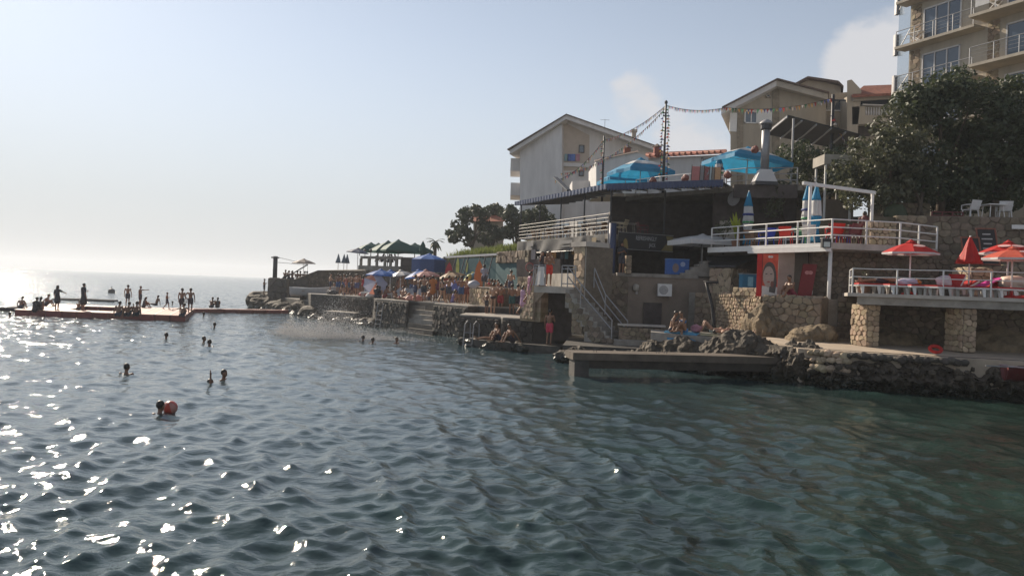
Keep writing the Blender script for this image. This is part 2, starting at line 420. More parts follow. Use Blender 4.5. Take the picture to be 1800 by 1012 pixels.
def tree(name, label, base, clumps, per, size, m, seed, trunk_r=.16, lean=(0, 0), group=None, limbs=6, cat='tree'):
    t = thing(name, label, cat, base, group=group)
    rnd = random.Random(seed); base = V(base)
    cc = sum((V(c) for c, r in clumps), V((0, 0, 0))) / len(clumps)
    fork = base.lerp(cc, .42) + V((lean[0], lean[1], 0))
    mb = MB().tube([base - V((0, 0, .3)), base.lerp(fork, .5) + V((rnd.uniform(-.1, .1), 0, 0)), fork], [trunk_r * 1.3, trunk_r, trunk_r * .8], 8)
    mb.build('trunk', 'trunk', t, True)
    for k in range(min(limbs, len(clumps))):
        c = V(clumps[(k * 3) % len(clumps)][0])
        MB().tube([fork - V((0, 0, .1)), fork.lerp(c, .5) + V((rnd.uniform(-.2, .2), rnd.uniform(-.2, .2), .15)), c], [trunk_r * .6, trunk_r * .38, trunk_r * .12], 5).build('limb', 'trunk', t, True)
    leaf_obj('crown', leaves_mesh(clumps, per, size, seed), m, t)
    return t
def crown_clumps(c, rx, ry, rz, n, r0, r1, seed, squash=1):
    rnd = random.Random(seed); out = []
    while len(out) < n:
        d = V((rnd.uniform(-1, 1), rnd.uniform(-1, 1), rnd.uniform(-1, 1)))
        if d.length > 1 or d.length < .25: continue
        r = rnd.uniform(r0, r1)
        out.append((tuple(V(c) + V((d.x * rx, d.y * ry, d.z * rz))), (r, r, r * .75 * squash)))
    return out
# ================================================================ the sea
def make_sea():
    rg = np.random.default_rng(5)
    rs = [1.5]
    while rs[-1] < 2600: rs.append(rs[-1] + max(.045, rs[-1] * .006))
    rs = np.array(rs); ang = np.radians(np.linspace(-49, 49, 600))
    RR, AA = np.meshgrid(rs, ang, indexing='ij')
    X = RR * np.sin(AA); Y = RR * np.cos(AA)
    dr = np.maximum(.045, RR * .006)
    Z = np.zeros_like(X); DX = np.zeros_like(X); DY = np.zeros_like(X)
    # gentle gusts: patches of livelier and calmer water
    gust = 1 + .30 * np.sin(X * .13 + 1.3 + .6 * np.sin(Y * .09)) * np.sin(Y * .11 + .4)
    n = 190
    lam = .15 * (4.2 / .15) ** (rg.random(n) ** 1.15)
    for i in range(n):
        L = lam[i]; k = 2 * math.pi / L
        th = R(205) + rg.normal() * (.75 if L < 2.5 else .5)
        slope = .035 if L < .7 else (.023 if L < 1.4 else .016 * 1.4 / L)
        a = slope / k
        kx, ky = k * math.cos(th), k * math.sin(th); ph = rg.uniform(0, 6.28)
        wob = .55 * np.sin((X * -ky + Y * kx) / k * (.5 / L) + ph * 3)      # short-crested
        arg = kx * X + ky * Y + ph + wob
        fade = np.clip((L / dr - 2.2) / 3.0, 0, 1)
        A = .9 * a * fade * (gust if L < 3 else 1)
        Z += A * np.cos(arg); q = .75 * A
        DX -= q * math.cos(th) * np.sin(arg); DY -= q * math.sin(th) * np.sin(arg)
    X = X + DX; Y = Y + DY
    nr, na = X.shape
    co = np.stack([X, Y, Z], -1).reshape(-1, 3).astype(np.float32)
    i, j = np.meshgrid(np.arange(nr - 1), np.arange(na - 1), indexing='ij')
    a = i * na + j
    q = np.stack([a, a + na, a + na + 1, a + 1], -1).reshape(-1, 4).astype(np.int32)[:, ::-1]
    me = bpy.data.meshes.new('sea')
    me.vertices.add(len(co)); me.vertices.foreach_set('co', co.ravel())
    me.loops.add(q.size); me.loops.foreach_set('vertex_index', np.ascontiguousarray(q).ravel())
    me.polygons.add(len(q)); me.polygons.foreach_set('loop_start', np.arange(0, q.size, 4, dtype=np.int32))
    me.polygons.foreach_set('use_smooth', np.ones(len(q), bool))
    me.update(calc_edges=True)
    if me.polygons[0].normal.z < 0: me.flip_normals()
    m = bpy.data.materials.new('sea_water'); m.use_nodes = True
    nt = m.node_tree; nn, ll = nt.nodes, nt.links; b = nn['Principled BSDF']
    b.inputs['IOR'].default_value = 1.333
    g = nn.new('ShaderNodeNewGeometry')
    # deep blue offshore, greener over the shallow bed by the shore (x to the right), dark weed patches
    sx = nn.new('ShaderNodeSeparateXYZ'); ll.new(g.outputs['Position'], sx.inputs[0])
    ad = nn.new('ShaderNodeMath'); ad.operation = 'MULTIPLY_ADD'; ll.new(sx.outputs['Y'], ad.inputs[0]); ad.inputs[1].default_value = -.55; ll.new(sx.outputs['X'], ad.inputs[2])
    mr = nn.new('ShaderNodeMapRange'); mr.interpolation_type = 'SMOOTHSTEP'; ll.new(ad.outputs[0], mr.inputs[0]); mr.inputs[1].default_value = -19; mr.inputs[2].default_value = 3
    n1 = nn.new('ShaderNodeTexNoise'); n1.inputs['Scale'].default_value = .35; n1.inputs['Detail'].default_value = 4; ll.new(g.outputs['Position'], n1.inputs['Vector'])
    mw = nn.new('ShaderNodeMapRange'); ll.new(n1.outputs[0], mw.inputs[0]); mw.inputs[1].default_value = .42; mw.inputs[2].default_value = .62
    shal = nn.new('ShaderNodeMix'); shal.data_type = 'RGBA'; ll.new(mw.outputs[0], shal.inputs[0])
    shal.inputs[6].default_value = (.012, .023, .018, 1); shal.inputs[7].default_value = (.018, .042, .034, 1)
    deep = nn.new('ShaderNodeMix'); deep.data_type = 'RGBA'; ll.new(mr.outputs[0], deep.inputs[0])
    deep.inputs[6].default_value = (.038, .064, .074, 1); ll.new(shal.outputs[2], deep.inputs[7])
    ll.new(deep.outputs[2], b.inputs['Base Color'])
    n2 = nn.new('ShaderNodeTexNoise'); n2.inputs['Scale'].default_value = 6.5; n2.inputs['Detail'].default_value = 4; n2.inputs['Roughness'].default_value = .55
    mpn = nn.new('ShaderNodeMapping'); mpn.inputs['Scale'].default_value = (.75, 1, 1); mpn.inputs['Rotation'].default_value = (0, 0, R(-25))
    ll.new(g.outputs['Position'], mpn.inputs[0]); ll.new(mpn.outputs[0], n2.inputs['Vector'])
    bp = nn.new('ShaderNodeBump'); bp.inputs['Strength'].default_value = 1; bp.inputs['Distance'].default_value = .018
    ll.new(n2.outputs[0], bp.inputs['Height'])
    n3 = nn.new('ShaderNodeTexNoise'); n3.inputs['Scale'].default_value = 1.1; n3.inputs['Detail'].default_value = 3; ll.new(mpn.outputs[0], n3.inputs['Vector'])
    bp2 = nn.new('ShaderNodeBump'); bp2.inputs['Strength'].default_value = 1; bp2.inputs['Distance'].default_value = .04
    ll.new(n3.outputs[0], bp2.inputs['Height']); ll.new(bp.outputs[0], bp2.inputs['Normal'])
    # unresolved chop farther out: facet directions from noise vectors
    n4 = nn.new('ShaderNodeTexNoise'); n4.inputs['Scale'].default_value = 2.6; n4.inputs['Detail'].default_value = 3; n4.inputs['Roughness'].default_value = .7; ll.new(mpn.outputs[0], n4.inputs['Vector'])
    vsub = nn.new('ShaderNodeVectorMath'); vsub.operation = 'SUBTRACT'; ll.new(n4.outputs['Color'], vsub.inputs[0]); vsub.inputs[1].default_value = (.5, .5, .5)
    far = nn.new('ShaderNodeMapRange'); far.interpolation_type = 'SMOOTHSTEP'; opn = nn.new('ShaderNodeMath'); opn.operation = 'MULTIPLY_ADD'; ll.new(sx.outputs['X'], opn.inputs[0]); opn.inputs[1].default_value = -1.3; ll.new(sx.outputs['Y'], opn.inputs[2]); ll.new(opn.outputs[0], far.inputs[0]); far.inputs[1].default_value = 12; far.inputs[2].default_value = 90; far.inputs[3].default_value = .02; far.inputs[4].default_value = 1.75
    rgh = nn.new('ShaderNodeMapRange'); ll.new(far.outputs[0], rgh.inputs[0]); rgh.inputs[1].default_value = .05; rgh.inputs[2].default_value = 1.6; rgh.inputs[3].default_value = .05; rgh.inputs[4].default_value = .11; ll.new(rgh.outputs[0], b.inputs['Roughness'])
    vmul = nn.new('ShaderNodeVectorMath'); vmul.operation = 'SCALE'; ll.new(vsub.outputs[0], vmul.inputs[0]); ll.new(far.outputs[0], vmul.inputs['Scale'])
    vflat = nn.new('ShaderNodeVectorMath'); vflat.operation = 'MULTIPLY'; ll.new(vmul.outputs[0], vflat.inputs[0]); vflat.inputs[1].default_value = (1, 1, 0)
    vadd = nn.new('ShaderNodeVectorMath'); vadd.operation = 'ADD'; ll.new(bp2.outputs[0], vadd.inputs[0]); ll.new(vflat.outputs[0], vadd.inputs[1])
    vn = nn.new('ShaderNodeVectorMath'); vn.operation = 'NORMALIZE'; ll.new(vadd.outputs[0], vn.inputs[0])
    ll.new(vn.outputs[0], b.inputs['Normal'])
    me.materials.append(m)
    o = bpy.data.objects.new('sea', me); COL.objects.link(o); tag(o, kind='structure')
    return o
make_sea()
# ================================================================ ground behind the shore
SHORE = [(60, 18), (19, 26.5), (11.5, 29.5), (8.5, 32), (2.0, 37), (-2.8, 42.5), (-9.0, 56), (-15, 65), (-22, 77), (-24, 95), (-20, 140), (-30, 300)]
def sdist(x, y):
    best = 1e9; sg = 1
    for (ax, ay), (bx, by) in zip(SHORE, SHORE[1:]):
        dx, dy = bx - ax, by - ay; t = max(0, min(1, ((x - ax) * dx + (y - ay) * dy) / (dx * dx + dy * dy)))
        px, py = ax + t * dx, ay + t * dy; d = math.hypot(x - px, y - py)
        if d < best: best = d; sg = 1 if (dx * (y - ay) - dy * (x - ax)) < 0 else -1
    return best * sg
def hillside():
    mb = MB(); vs_, fs = [], []
    xs = np.linspace(-34, 110, 90); ys = np.linspace(16, 300, 110)
    prof = ([-400, 0, 12, 20, 30, 45, 70, 140, 300], [-3, -3, -1.5, 1.4, 5.0, 7.5, 10, 18, 26])
    for y in ys:
        for x in xs:
            d = sdist(x, y)
            k = .35 if x < -6 and y > 50 else 1
            z = np.interp(d, *prof)
            if z > 0: z *= (1 if x > 4 else max(.25, 1 - (4 - x) / 26))
            vs_.append((x, y, z + (mnoise.noise(V((x * .2, y * .2, 0))) * .5 if d > 8 else 0)))
    nx = len(xs)
    for j in range(len(ys) - 1):
        for i in range(nx - 1): fs.append((j * nx + i, j * nx + i + 1, (j + 1) * nx + i + 1, (j + 1) * nx + i))
    mb.add(vs_, fs); struct(mb, 'hillside', 'earth', True)
hillside()
Zv = V((0, 0, 1))
def xy(p): return (p[0], p[1])
# ---------------------------------------------------------------- right: quay path and its rocky face
path_front = [(10.6, 29.3), (12.2, 28.3), (14.5, 27.5), (17.5, 26.6), (24, 25.2)]
path_back = [(26, 31.5), (19, 31.8), (13, 32.6), (10.2, 33.2)]
mb = MB().prism(path_front + path_back, -.5, [1.28] * 5 + [1.45] * 4); struct(mb, 'path', 'path')
def rocky_bank():
    """craggy face between the path and the water"""
    pts = [V((p[0], p[1], 0)) for p in [(9.4, 30.6)] + path_front + [(30, 23.8)]]
    vs_, fs = [], []; nu, nv = 330, 44
    cum = [0]
    for a, b in zip(pts, pts[1:]): cum.append(cum[-1] + (b - a).length)
    for i in range(nu + 1):
        s = cum[-1] * i / nu; k = max(j for j in range(len(cum) - 1) if cum[j] <= s + 1e-6)
        a, b = pts[k], pts[k + 1]; p = a.lerp(b, (s - cum[k]) / (cum[k + 1] - cum[k])); n = (b - a).normalized().cross(Zv)
        for j in range(nv + 1):
            t = j / nv; z = 1.31 - 1.75 * t
            q = V((p.x, p.y, z)) + n * (-.25 + .75 * t ** 1.3)
            e = min(1, t * 4)
            w = mnoise.noise(q * 1.1) * .5 + (1 - abs(mnoise.noise(q * 2.3 + V((5, 1, 2)))) * 2.4) * .3 + (1 - abs(mnoise.noise(q * 6.2)) * 3) * .12 + mnoise.noise(q * 12) * .08
            q += n * w * e + Zv * mnoise.noise(q * 3 + V((9, 9, 0))) * .13 * e
            vs_.append(q)
    m_ = nv + 1
    for i in range(nu):
        for j in range(nv): fs.append((i * m_ + j, i * m_ + j + 1, (i + 1) * m_ + j + 1, (i + 1) * m_ + j))
    struct(MB().add(vs_, fs), 'rocky_bank', 'rock')
rocky_bank()
# pale field stones set along the top of the bank
edge = thing('quay_edging', 'rough edging of pale field stones along the quay path above the rocks', 'wall', PZ(1540, 640, 1.0))
rnd = random.Random(3)
def loose_stone(parent, c, r, seed, m='stone_pale', name='stone'):
    po = V(parent['_o']); mbs = rock_mb((0, 0, 0), r, r * .8, r * .75, seed, 2, .35)
    o = mbs.build(name, m, parent, off=V((0, 0, 0))); o.location = V(c) - po; return o
def path_at(px, z, fwd=.0):
    # point on the front edge of the path in photo column px
    for a, b in zip(path_front, path_front[1:]):
        for k in range(40):
            p = V((*V(a).lerp(V(b), k / 40), z)); d = p - CAMP
            u = FPX * d.dot(_r) / d.dot(_f) + CX
            if u >= px: return p + V((0, -fwd, 0))
    return V((*path_front[-1], z))
for px in range(1425, 1690, 9):
    z = 1.2; 
    for row in range(3 if px < 1480 else 1):
        loose_stone(edge, path_at(px + rnd.uniform(-3, 3), 1.16 - row * .25 + rnd.uniform(-.04, .04), .12 + row * .1), rnd.uniform(.11, .19), px + row, 'stone_pale' if px < 1480 else 'stone_dark')
for k in range(26):
    px = rnd.uniform(1410, 1700); loose_stone(edge, path_at(px, rnd.uniform(.05, .9), .45), rnd.uniform(.08, .15), k + 900, 'rock')
# ---------------------------------------------------------------- lower terrace deck on stone piers
TZ = 3.40
deckA, deckB = P(1490, 515, 30.0), P(1800, 520, 28.0)
Ux = (V((deckB.x, deckB.y, 0)) - V((deckA.x, deckA.y, 0))).normalized(); Nx = Ux.cross(Zv)
t = thing('terrace_deck', 'concrete sunbathing terrace slab on stone piers above the quay path', 'terrace', (deckA.x + 2, deckA.y + 1, TZ - .25))
a = V((deckA.x, deckA.y, 0)); b = a + Ux * 9
def slab(parent, name, pts, z0, z1, m): return MB().prism([xy(p) for p in pts], z0, z1).build(name, m, parent)
slab(t, 'slab', [a, b, b - Nx * 5.2, a - Nx * 5.2], TZ - .13, TZ, 'concrete_light')
slab(t, 'beam', [a + Ux * .35 - Nx * .1, b - Nx * .1, b - Nx * .45, a + Ux * .35 - Nx * .45], TZ - .42, TZ - .134, 'concrete')
def at_px(px, A=a, U=Ux):
    lo, hi = -2, 20
    for _ in range(40):
        m_ = (lo + hi) / 2; p = A + U * m_; d = V((p.x, p.y, TZ)) - CAMP
        if FPX * d.dot(_r) / d.dot(_f) + CX < px: lo = m_
        else: hi = m_
    return A + U * lo
for x0, y0, x1, y1, lab in ((1493, 31.1, 1521, 30.15, 'squared stone pier under the left end of the sunbathing terrace'), (1658, 29.9, 1689, 28.9, 'squared stone pier with a red lifebuoy at its foot')):
    stone_wall('stone_pier', lab, PX(x0, y0, 0), PX(x1, y1, 0), 1.38, TZ - .43, .5, .21, 'stone_pale', int(x0), sides='flr', cat='pier', depth=.045, asp=1.25)
p = at_px(1494) - Nx * 1.1
stone_wall('cross_wall', 'stone side wall running back beneath the terrace deck from the left pier', p + Ux * .3 - Nx * 2.6 + Ux * .55, p + Ux * .58, 1.4, TZ - .15, .3, .26, 'stone', 41, sides='r', depth=.04)
p = at_px(1494) - Nx * 3.3
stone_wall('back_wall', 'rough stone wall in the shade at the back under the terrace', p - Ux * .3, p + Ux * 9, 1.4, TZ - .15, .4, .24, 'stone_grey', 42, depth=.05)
# boulders under the terrace
for i, (px, py, s) in enumerate([(1560, 585, .8), (1600, 590, .55), (1785, 590, 1.0)]):
    p = at_px(px) - Nx * 2.6
    o = single(rock_mb((p.x, p.y, 1.45), s * 1.3, s * .8, s * .75, 60 + i, 3, .4), 'boulder', 'rock_warm',
               ['big broken boulder in the shade under the terrace deck', 'smaller split rock leaning on the boulder under the terrace', 'ochre outcrop at the back beneath the terrace beside the red dinghy'][i], 'rock', 'rocks under the terrace')
# railing of the terrace
def railing(name, label, pts, z, h, npr, rails, m='white_paint', r=.028, sag=0, group=None, cat='railing', post_r=None):
    t = thing(name, label, cat, (pts[0][0], pts[0][1], z if not callable(z) else z(pts[0])))
    zf = z if callable(z) else (lambda q: z)
    allp = []
    for a_, b_ in zip(pts, pts[1:]):
        a_, b_ = V((a_[0], a_[1], 0)), V((b_[0], b_[1], 0)); n = max(1, round((b_ - a_).length / npr))
        allp += [a_.lerp(b_, i / n) for i in range(n)]
    allp.append(V((pts[-1][0], pts[-1][1], 0)))
    for q in allp: MB().tube([q + Zv * zf(q), q + Zv * (zf(q) + h)], post_r or r * 1.25, 6).build('post', m, t)
    for k in range(rails):
        f_ = 1 - k / rails
        line = []
        for q, q2 in zip(allp, allp[1:]):
            line += [q + Zv * (zf(q) + h * f_), q.lerp(q2, .5) + Zv * (zf(q.lerp(q2, .5)) + h * f_ - sag)]
        line.append(allp[-1] + Zv * (zf(allp[-1]) + h * f_))
        MB().tube(line, r, 6).build('rail', m, t)
    return t
pa = at_px(1498) - Nx * .12
railing('white_railing', 'white three rail metal railing round the sunbathing terrace', [xy(pa - Nx * 2.2), xy(pa), xy(pa + Ux * 7.6)], TZ, .92, 1.52, 3, sag=.012, r=.02, post_r=.03)
# ---------------------------------------------------------------- jetty
jA, jB = PX(1006, 28.6, 0), PX(1400, 30.0, 0)
jU = (jB - jA); jU.z = 0; jU.normalize(); jN = jU.cross(Zv)
t = thing('jetty', 'low concrete jetty beam on a square pile reaching over the water', 'jetty', (jA.x, jA.y, 0))
jw = 1.25
slab(t, 'deck', [jA, jA + jU * 9.2, jA + jU * 9.2 - jN * jw, jA - jN * jw], .62, .88, 'jetty')
slab(t, 'front_beam', [jA + jU * .25 + jN * -.1, jA + jU * 9.2 - jN * .1, jA + jU * 9.2 - jN * .4, jA + jU * .25 - jN * .4], .32, .617, 'jetty_dark')
slab(t, 'pile', [jA + jU * .08 - jN * .06, jA + jU * .62 - jN * .06, jA + jU * .62 - jN * .9, jA + jU * .08 - jN * .9], -1.2, .616, 'wet_concrete')
slab(t, 'pile', [jA + jU * 7.4 - jN * .3, jA + jU * 8.6 - jN * .3, jA + jU * 8.6 - jN * 1.1, jA + jU * 7.4 - jN * 1.1], -1.2, .616, 'wet_concrete')
for f_ in (.9, 3.3, 3.6): MB().tube([jA + jU * f_ - jN * .5 + Zv * .85, jA + jU * f_ - jN * .5 + Zv * .97, jA + jU * (f_ + .1) - jN * .5 + Zv * .97, jA + jU * (f_ + .1) - jN * .5 + Zv * .85], .012, 5).build('mooring_ring', 'metal_dark', t)
MB().tube([jA + jU * 8.05 - jN * .04 + Zv * .25, jA + jU * 8.05 - jN * .04 + Zv * 1.1], .035, 6).build('stake', 'metal_grey', t)
# ---------------------------------------------------------------- rock ledge with sunbathers
LZ = 1.45
lf = [PX(1142, 34.0, 0), PX(1250, 32.6, 0), PX(1330, 31.8, 0), PX(1400, 31.0, 0)]
lb = [PX(1425, 33.6, 0), PX(1330, 35.2, 0), PX(1240, 36.5, 0), PX(1142, 37.0, 0)]
mb = MB().prism([xy(p) for p in lf + lb], -.5, [LZ, LZ - .06, LZ - .16, LZ - .2, LZ - .1, LZ - .08, LZ - .06, LZ]); struct(mb, 'sunning_ledge', 'concrete')
rl = [(1150, 33.9, .55, .62, .5), (1172, 33.6, .5, .75, .42), (1200, 33.0, .7, .8, .55), (1228, 32.6, .5, .95, .45), (1250, 32.2, .5, .7, .62), (1275, 31.9, .85, .75, .62), (1302, 31.6, .95, .9, .7), (1335, 31.3, .8, .75, .55), (1362, 30.9, .7, .6, .45), (1392, 30.3, .6, .5, .7), (1412, 29.8, .6, .7, .75)]
rnames = ['pale weathered block at the left end of the sunning ledge', 'dark shaded rock under the blue towel', 'rounded dark rock below the two seated bathers', 'dark cleft rock below the striped mat', 'jagged rock beneath the lying bathers', 'broad fissured rock in front of the lying bathers', 'large ribbed boulder catching light below the ledge', 'sloping boulder at the foot of the ochre buttress', 'low rock where the quay path begins', 'dark rock at the landward end of the jetty', 'upright rock beside the stone edging of the quay']
for i, (px, Y, zc, sx, sz_) in enumerate(rl):
    p = PX(px, Y, 0); single(rock_mb((p.x, p.y, zc - .1), sx, .75, sz_ + .15, 200 + i, 4, .42), 'shore_rock', 'rock', rnames[i], 'rock', 'rocks along the shore')
# low ledge further left, at the foot of the stair
mb = MB().prism([xy(PX(988, 34.4, 0)), xy(PX(1165, 33.8, 0)), xy(PX(1165, 38.8, 0)), xy(PX(1000, 40.5, 0))], -.5, .72); struct(mb, 'low_ledge', 'wet_concrete')
rnd = random.Random(8)
for i in range(13):
    px = 992 + i * 13; p = PX(px, 34.2 - i * .03, 0)
    tag(single(rock_mb((p.x, p.y, rnd.uniform(.2, .42)), rnd.uniform(.22, .42), .4, rnd.uniform(.25, .34), 300 + i, 3, .5), 'shore_rock', 'rock', 'small jagged dark rock edging the low ledge behind the jetty', 'rock', 'jagged edge of the low ledge'))
stone_wall('bench_wall', 'low stone bench wall with flat coping behind the jetty', PX(1086, 36.2, 0), PX(1166, 36.0, 0), .72, 1.5, .5, .2, 'stone', 11, cap=.08, depth=.035)
mb = MB().prism([xy(PX(1078, 35.6, 0)), xy(PX(1142, 35.4, 0)), xy(PX(1142, 36.1, 0)), xy(PX(1078, 36.3, 0))], .7, .95); struct(mb, 'step_ledge', 'concrete')
# ---------------------------------------------------------------- sunlit rubble wall, ochre buttress, terrace wall
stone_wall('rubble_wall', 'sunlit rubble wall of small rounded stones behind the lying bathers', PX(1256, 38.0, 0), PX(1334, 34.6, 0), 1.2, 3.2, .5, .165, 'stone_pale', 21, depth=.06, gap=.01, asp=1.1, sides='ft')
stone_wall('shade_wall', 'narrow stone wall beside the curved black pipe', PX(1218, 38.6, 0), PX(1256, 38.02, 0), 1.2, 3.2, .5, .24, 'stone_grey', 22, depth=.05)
mb = rock_mb(PX(1345, 34.4, 1.2), .8, 1.0, 1.45, 71, 4, .45); rock_mb(PX(1372, 33.9, 1.1), .6, .8, 1.0, 72, 4, .45, mb)
single(mb, 'rock_buttress', 'rock_warm', 'ochre natural rock buttress lit by the sun beside the rubble wall', 'rock')
stone_wall('terrace_wall', 'stone retaining wall under the red banner and seated person', PX(1336, 34.3, 0), PX(1440, 32.4, 0), 1.3, 3.15, .6, .26, 'stone', 23, depth=.06, sides='ft')
mb = MB()
for i, (px, s, zc) in enumerate([(1405, .38, 1.5), (1425, .5, 1.55), (1447, .45, 1.65), (1395, .3, 1.4), (1420, .35, 1.35)]): rock_mb(PX(px, 32.2, zc), s, .6, s, 81 + i, 3, .35, mb)
single(mb, 'rock_outcrop', 'rock_warm', 'weathered brown outcrop at the foot of the white post', 'rock')
# stone steps up beside the pier
for k in range(4):
    z0 = 1.35; p0, p1 = PX(1437 + k * 12, 32.0 + .35 * k, 0), PX(1500, 32.0 + .35 * k, 0)
    if k == 0: steps = thing('stone_steps', 'short flight of stone steps beside the terrace pier', 'steps', (p0.x, p0.y, z0))
    st = MB().prism([xy(p0), xy(p1), (p1.x, p1.y + 1.6 - .3 * k), (p0.x, p0.y + 1.6 - .3 * k)], z0, z0 + .22 * (k + 1)).build('step', 'mortar', steps)
    U_ = (p1 - p0); U_.z = 0; L_ = U_.length
    stones(steps, (p0.x, p0.y, z0 + .22 * k + .01), U_, Zv, L_, .2, .2, 'stone_grey', 500 + k, depth=.03, asp=1.0)
mb = MB().prism([xy(PX(1336, 34.9, 0)), xy(PX(1441, 33.0, 0)), xy(PX(1500, 33.4, 0)), xy(PX(1560, 38.0, 0)), xy(PX(1250, 43.5, 0)), xy(PX(1222, 39.5, 0)), xy(PX(1262, 38.6, 0))], .5, 3.12); struct(mb, 'kiosk_yard', 'concrete')
# big shaded stone wall behind steps, up to the upper deck
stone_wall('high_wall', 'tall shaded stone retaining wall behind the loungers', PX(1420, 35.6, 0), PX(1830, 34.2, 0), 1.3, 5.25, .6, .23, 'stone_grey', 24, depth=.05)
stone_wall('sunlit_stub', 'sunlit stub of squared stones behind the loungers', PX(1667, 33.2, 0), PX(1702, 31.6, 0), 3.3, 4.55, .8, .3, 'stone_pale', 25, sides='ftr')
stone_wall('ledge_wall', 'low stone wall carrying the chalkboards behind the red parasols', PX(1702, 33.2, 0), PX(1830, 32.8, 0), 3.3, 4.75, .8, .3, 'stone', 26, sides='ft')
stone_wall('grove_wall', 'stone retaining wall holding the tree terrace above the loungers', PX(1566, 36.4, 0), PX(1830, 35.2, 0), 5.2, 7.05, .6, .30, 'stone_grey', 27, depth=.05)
stone_wall('grove_back_wall', 'rough stone wall behind the tree trunks', PX(1520, 40.5, 0), PX(1625, 40.0, 0), 6.4, 8.1, .5, .3, 'stone', 28, depth=.06)
stone_wall('rubble_bank', 'row of pale upright stones behind the cafe chairs', PX(1520, 36.1, 0), PX(1566, 36.1, 0), 5.4, 6.7, .5, .28, 'stone_pale', 29, depth=.07, asp=.9)
mb = MB().prism([xy(PX(1520, 36.7, 0)), xy(PX(1840, 35.7, 0)), xy(PX(1840, 62, 0)), xy(PX(1430, 62, 0)), xy(PX(1430, 39.5, 0)), xy(PX(1520, 39.5, 0))], 3.0, 6.98); struct(mb, 'tree_terrace', 'earth')
# ---------------------------------------------------------------- upper deck with white rail
UZ = 5.48
u0, u1, u2, u3 = PX(1238, 40.2, 0), PX(1451, 33.2, 0), PX(1575, 33.6, 0), PX(1640, 35.0, 0)
t = thing('upper_deck', 'white edged concrete cafe deck carried over the kiosk yard', 'terrace', (u1.x, u1.y, UZ - .25))
DK = (u0.copy(), u1.copy())
back = [PX(1640, 36.3, 0), PX(1520, 37.3, 0), PX(1300, 44, 0), PX(1238, 43, 0)]
slab(t, 'slab', [u0, u1, u2, u3] + back, UZ - .26, UZ, 'concrete_light')
e1 = u0.lerp(u1, .42)
dU = (u1 - u0); dU.z = 0; dU.normalize(); dN = dU.cross(Zv)
MB().obox(((e1 + u1) / 2 + dN * .12).to_2d().to_3d() + Zv * (UZ - .10), dU * (u1 - e1).length, dN * .22, Zv * .16).build('awning_cassette', 'white_paint', t)
MB().obox(((e1 + u1) / 2 + dN * .16).to_2d().to_3d() + Zv * (UZ - .29), dU * ((u1 - e1).length + .15), dN * .30, Zv * .19).build('awning_front_bar', 'white_paint', t)
MB().obox((u0.lerp(u1, .5) + dN * .02).to_2d().to_3d() + Zv * (UZ - .13), dU * (u1 - u0).length, dN * .05, Zv * .25).build('fascia', 'white_paint', t)
MB().tube([(u1.x + .12, u1.y + .25, 2.0), (u1.x + .12, u1.y + .25, UZ - .262)], .085, 8).build('post', 'white_paint', t, True)
i0, i1, i2 = u0.lerp(u1, .015) - dN * .1, u1 - dN * .1 + V((0, .05, 0)), u3 + V((0, .1, 0))
railing('white_railing', 'white square rail around the cafe deck with coloured plastic chairs', [xy(i0), xy(i1), xy(u2 + V((0, .1, 0))), xy(i2)], UZ, .98, 1.75, 3, r=.028, post_r=.04)
railing('white_railing', 'plain white rail at the back of the cafe deck below the trees', [xy(PX(1310, 42.6, 0)), xy(PX(1520, 36.9, 0))], UZ, 1.15, 2.2, 2, r=.03)
# pergola frame over the deck
t = thing('pergola_frame', 'white steel portal frame standing on the cafe deck', 'frame', PX(1421, 34.6, UZ))
q0, q1 = PX(1421, 34.6, UZ), PX(1530, 36.4, UZ)
for q, nm in ((q0, 2.55), (q1, 2.5)): MB().bar(q, V((q.x, q.y, UZ + nm)), .11).build('post', 'white_paint', t)
MB().bar(V((q0.x - .35, q0.y - .05, UZ + 2.62)), V((q1.x + .1, q1.y, UZ + 2.56)), .12, .14).build('beam', 'white_paint', t)
MB().box(q1.x - .1, q1.y - .2, UZ + 1.95, q1.x - .02, q1.y - .1, UZ + 2.3).build('lamp', 'white_paint', t)
# floodlight
q = u1 + dN * .25; t = thing('floodlight', 'small black floodlight fixed at the corner of the white deck edge', 'light', (q.x, q.y, UZ - .25))
MB().box(q.x - .2, q.y - .15, UZ - .24, q.x + .16, q.y + .05, UZ + .14).build('housing', 'black', t)
MB().box(q.x - .15, q.y - .17, UZ - .21, q.x + .11, q.y - .152, UZ + .0).build('lens', plain((.45, .5, .48), .2), t)
# ================================================================ kiosk yard under the upper deck
def text_mesh(txt, size, m, parent, origin, U, VV, name='lettering', align='CENTER', narrow=1.0, depth=.004, N=None):
    cu = bpy.data.curves.new(name, 'FONT'); cu.body = txt; cu.size = size; cu.align_x = align; cu.align_y = 'CENTER'; cu.extrude = depth; cu.space_line = .85
    tmp = bpy.data.objects.new(name, cu); COL.objects.link(tmp)
    dg = bpy.context.evaluated_depsgraph_get()
    me = bpy.data.meshes.new_from_object(tmp.evaluated_get(dg)); bpy.data.objects.remove(tmp)
    U, VV = V(U).normalized() * narrow, V(VV).normalized(); N = U.cross(VV).normalized()
    po = V(parent['_o']) if parent is not None and '_o' in parent else V((0, 0, 0))
    for v_ in me.vertices: v_.co = V(origin) - po + U * v_.co.x + VV * v_.co.y + N * v_.co.z
    me.materials.clear(); me.materials.append(M[m] if isinstance(m, str) else m)
    o = bpy.data.objects.new(name, me); COL.objects.link(o); o.parent = parent
    return o
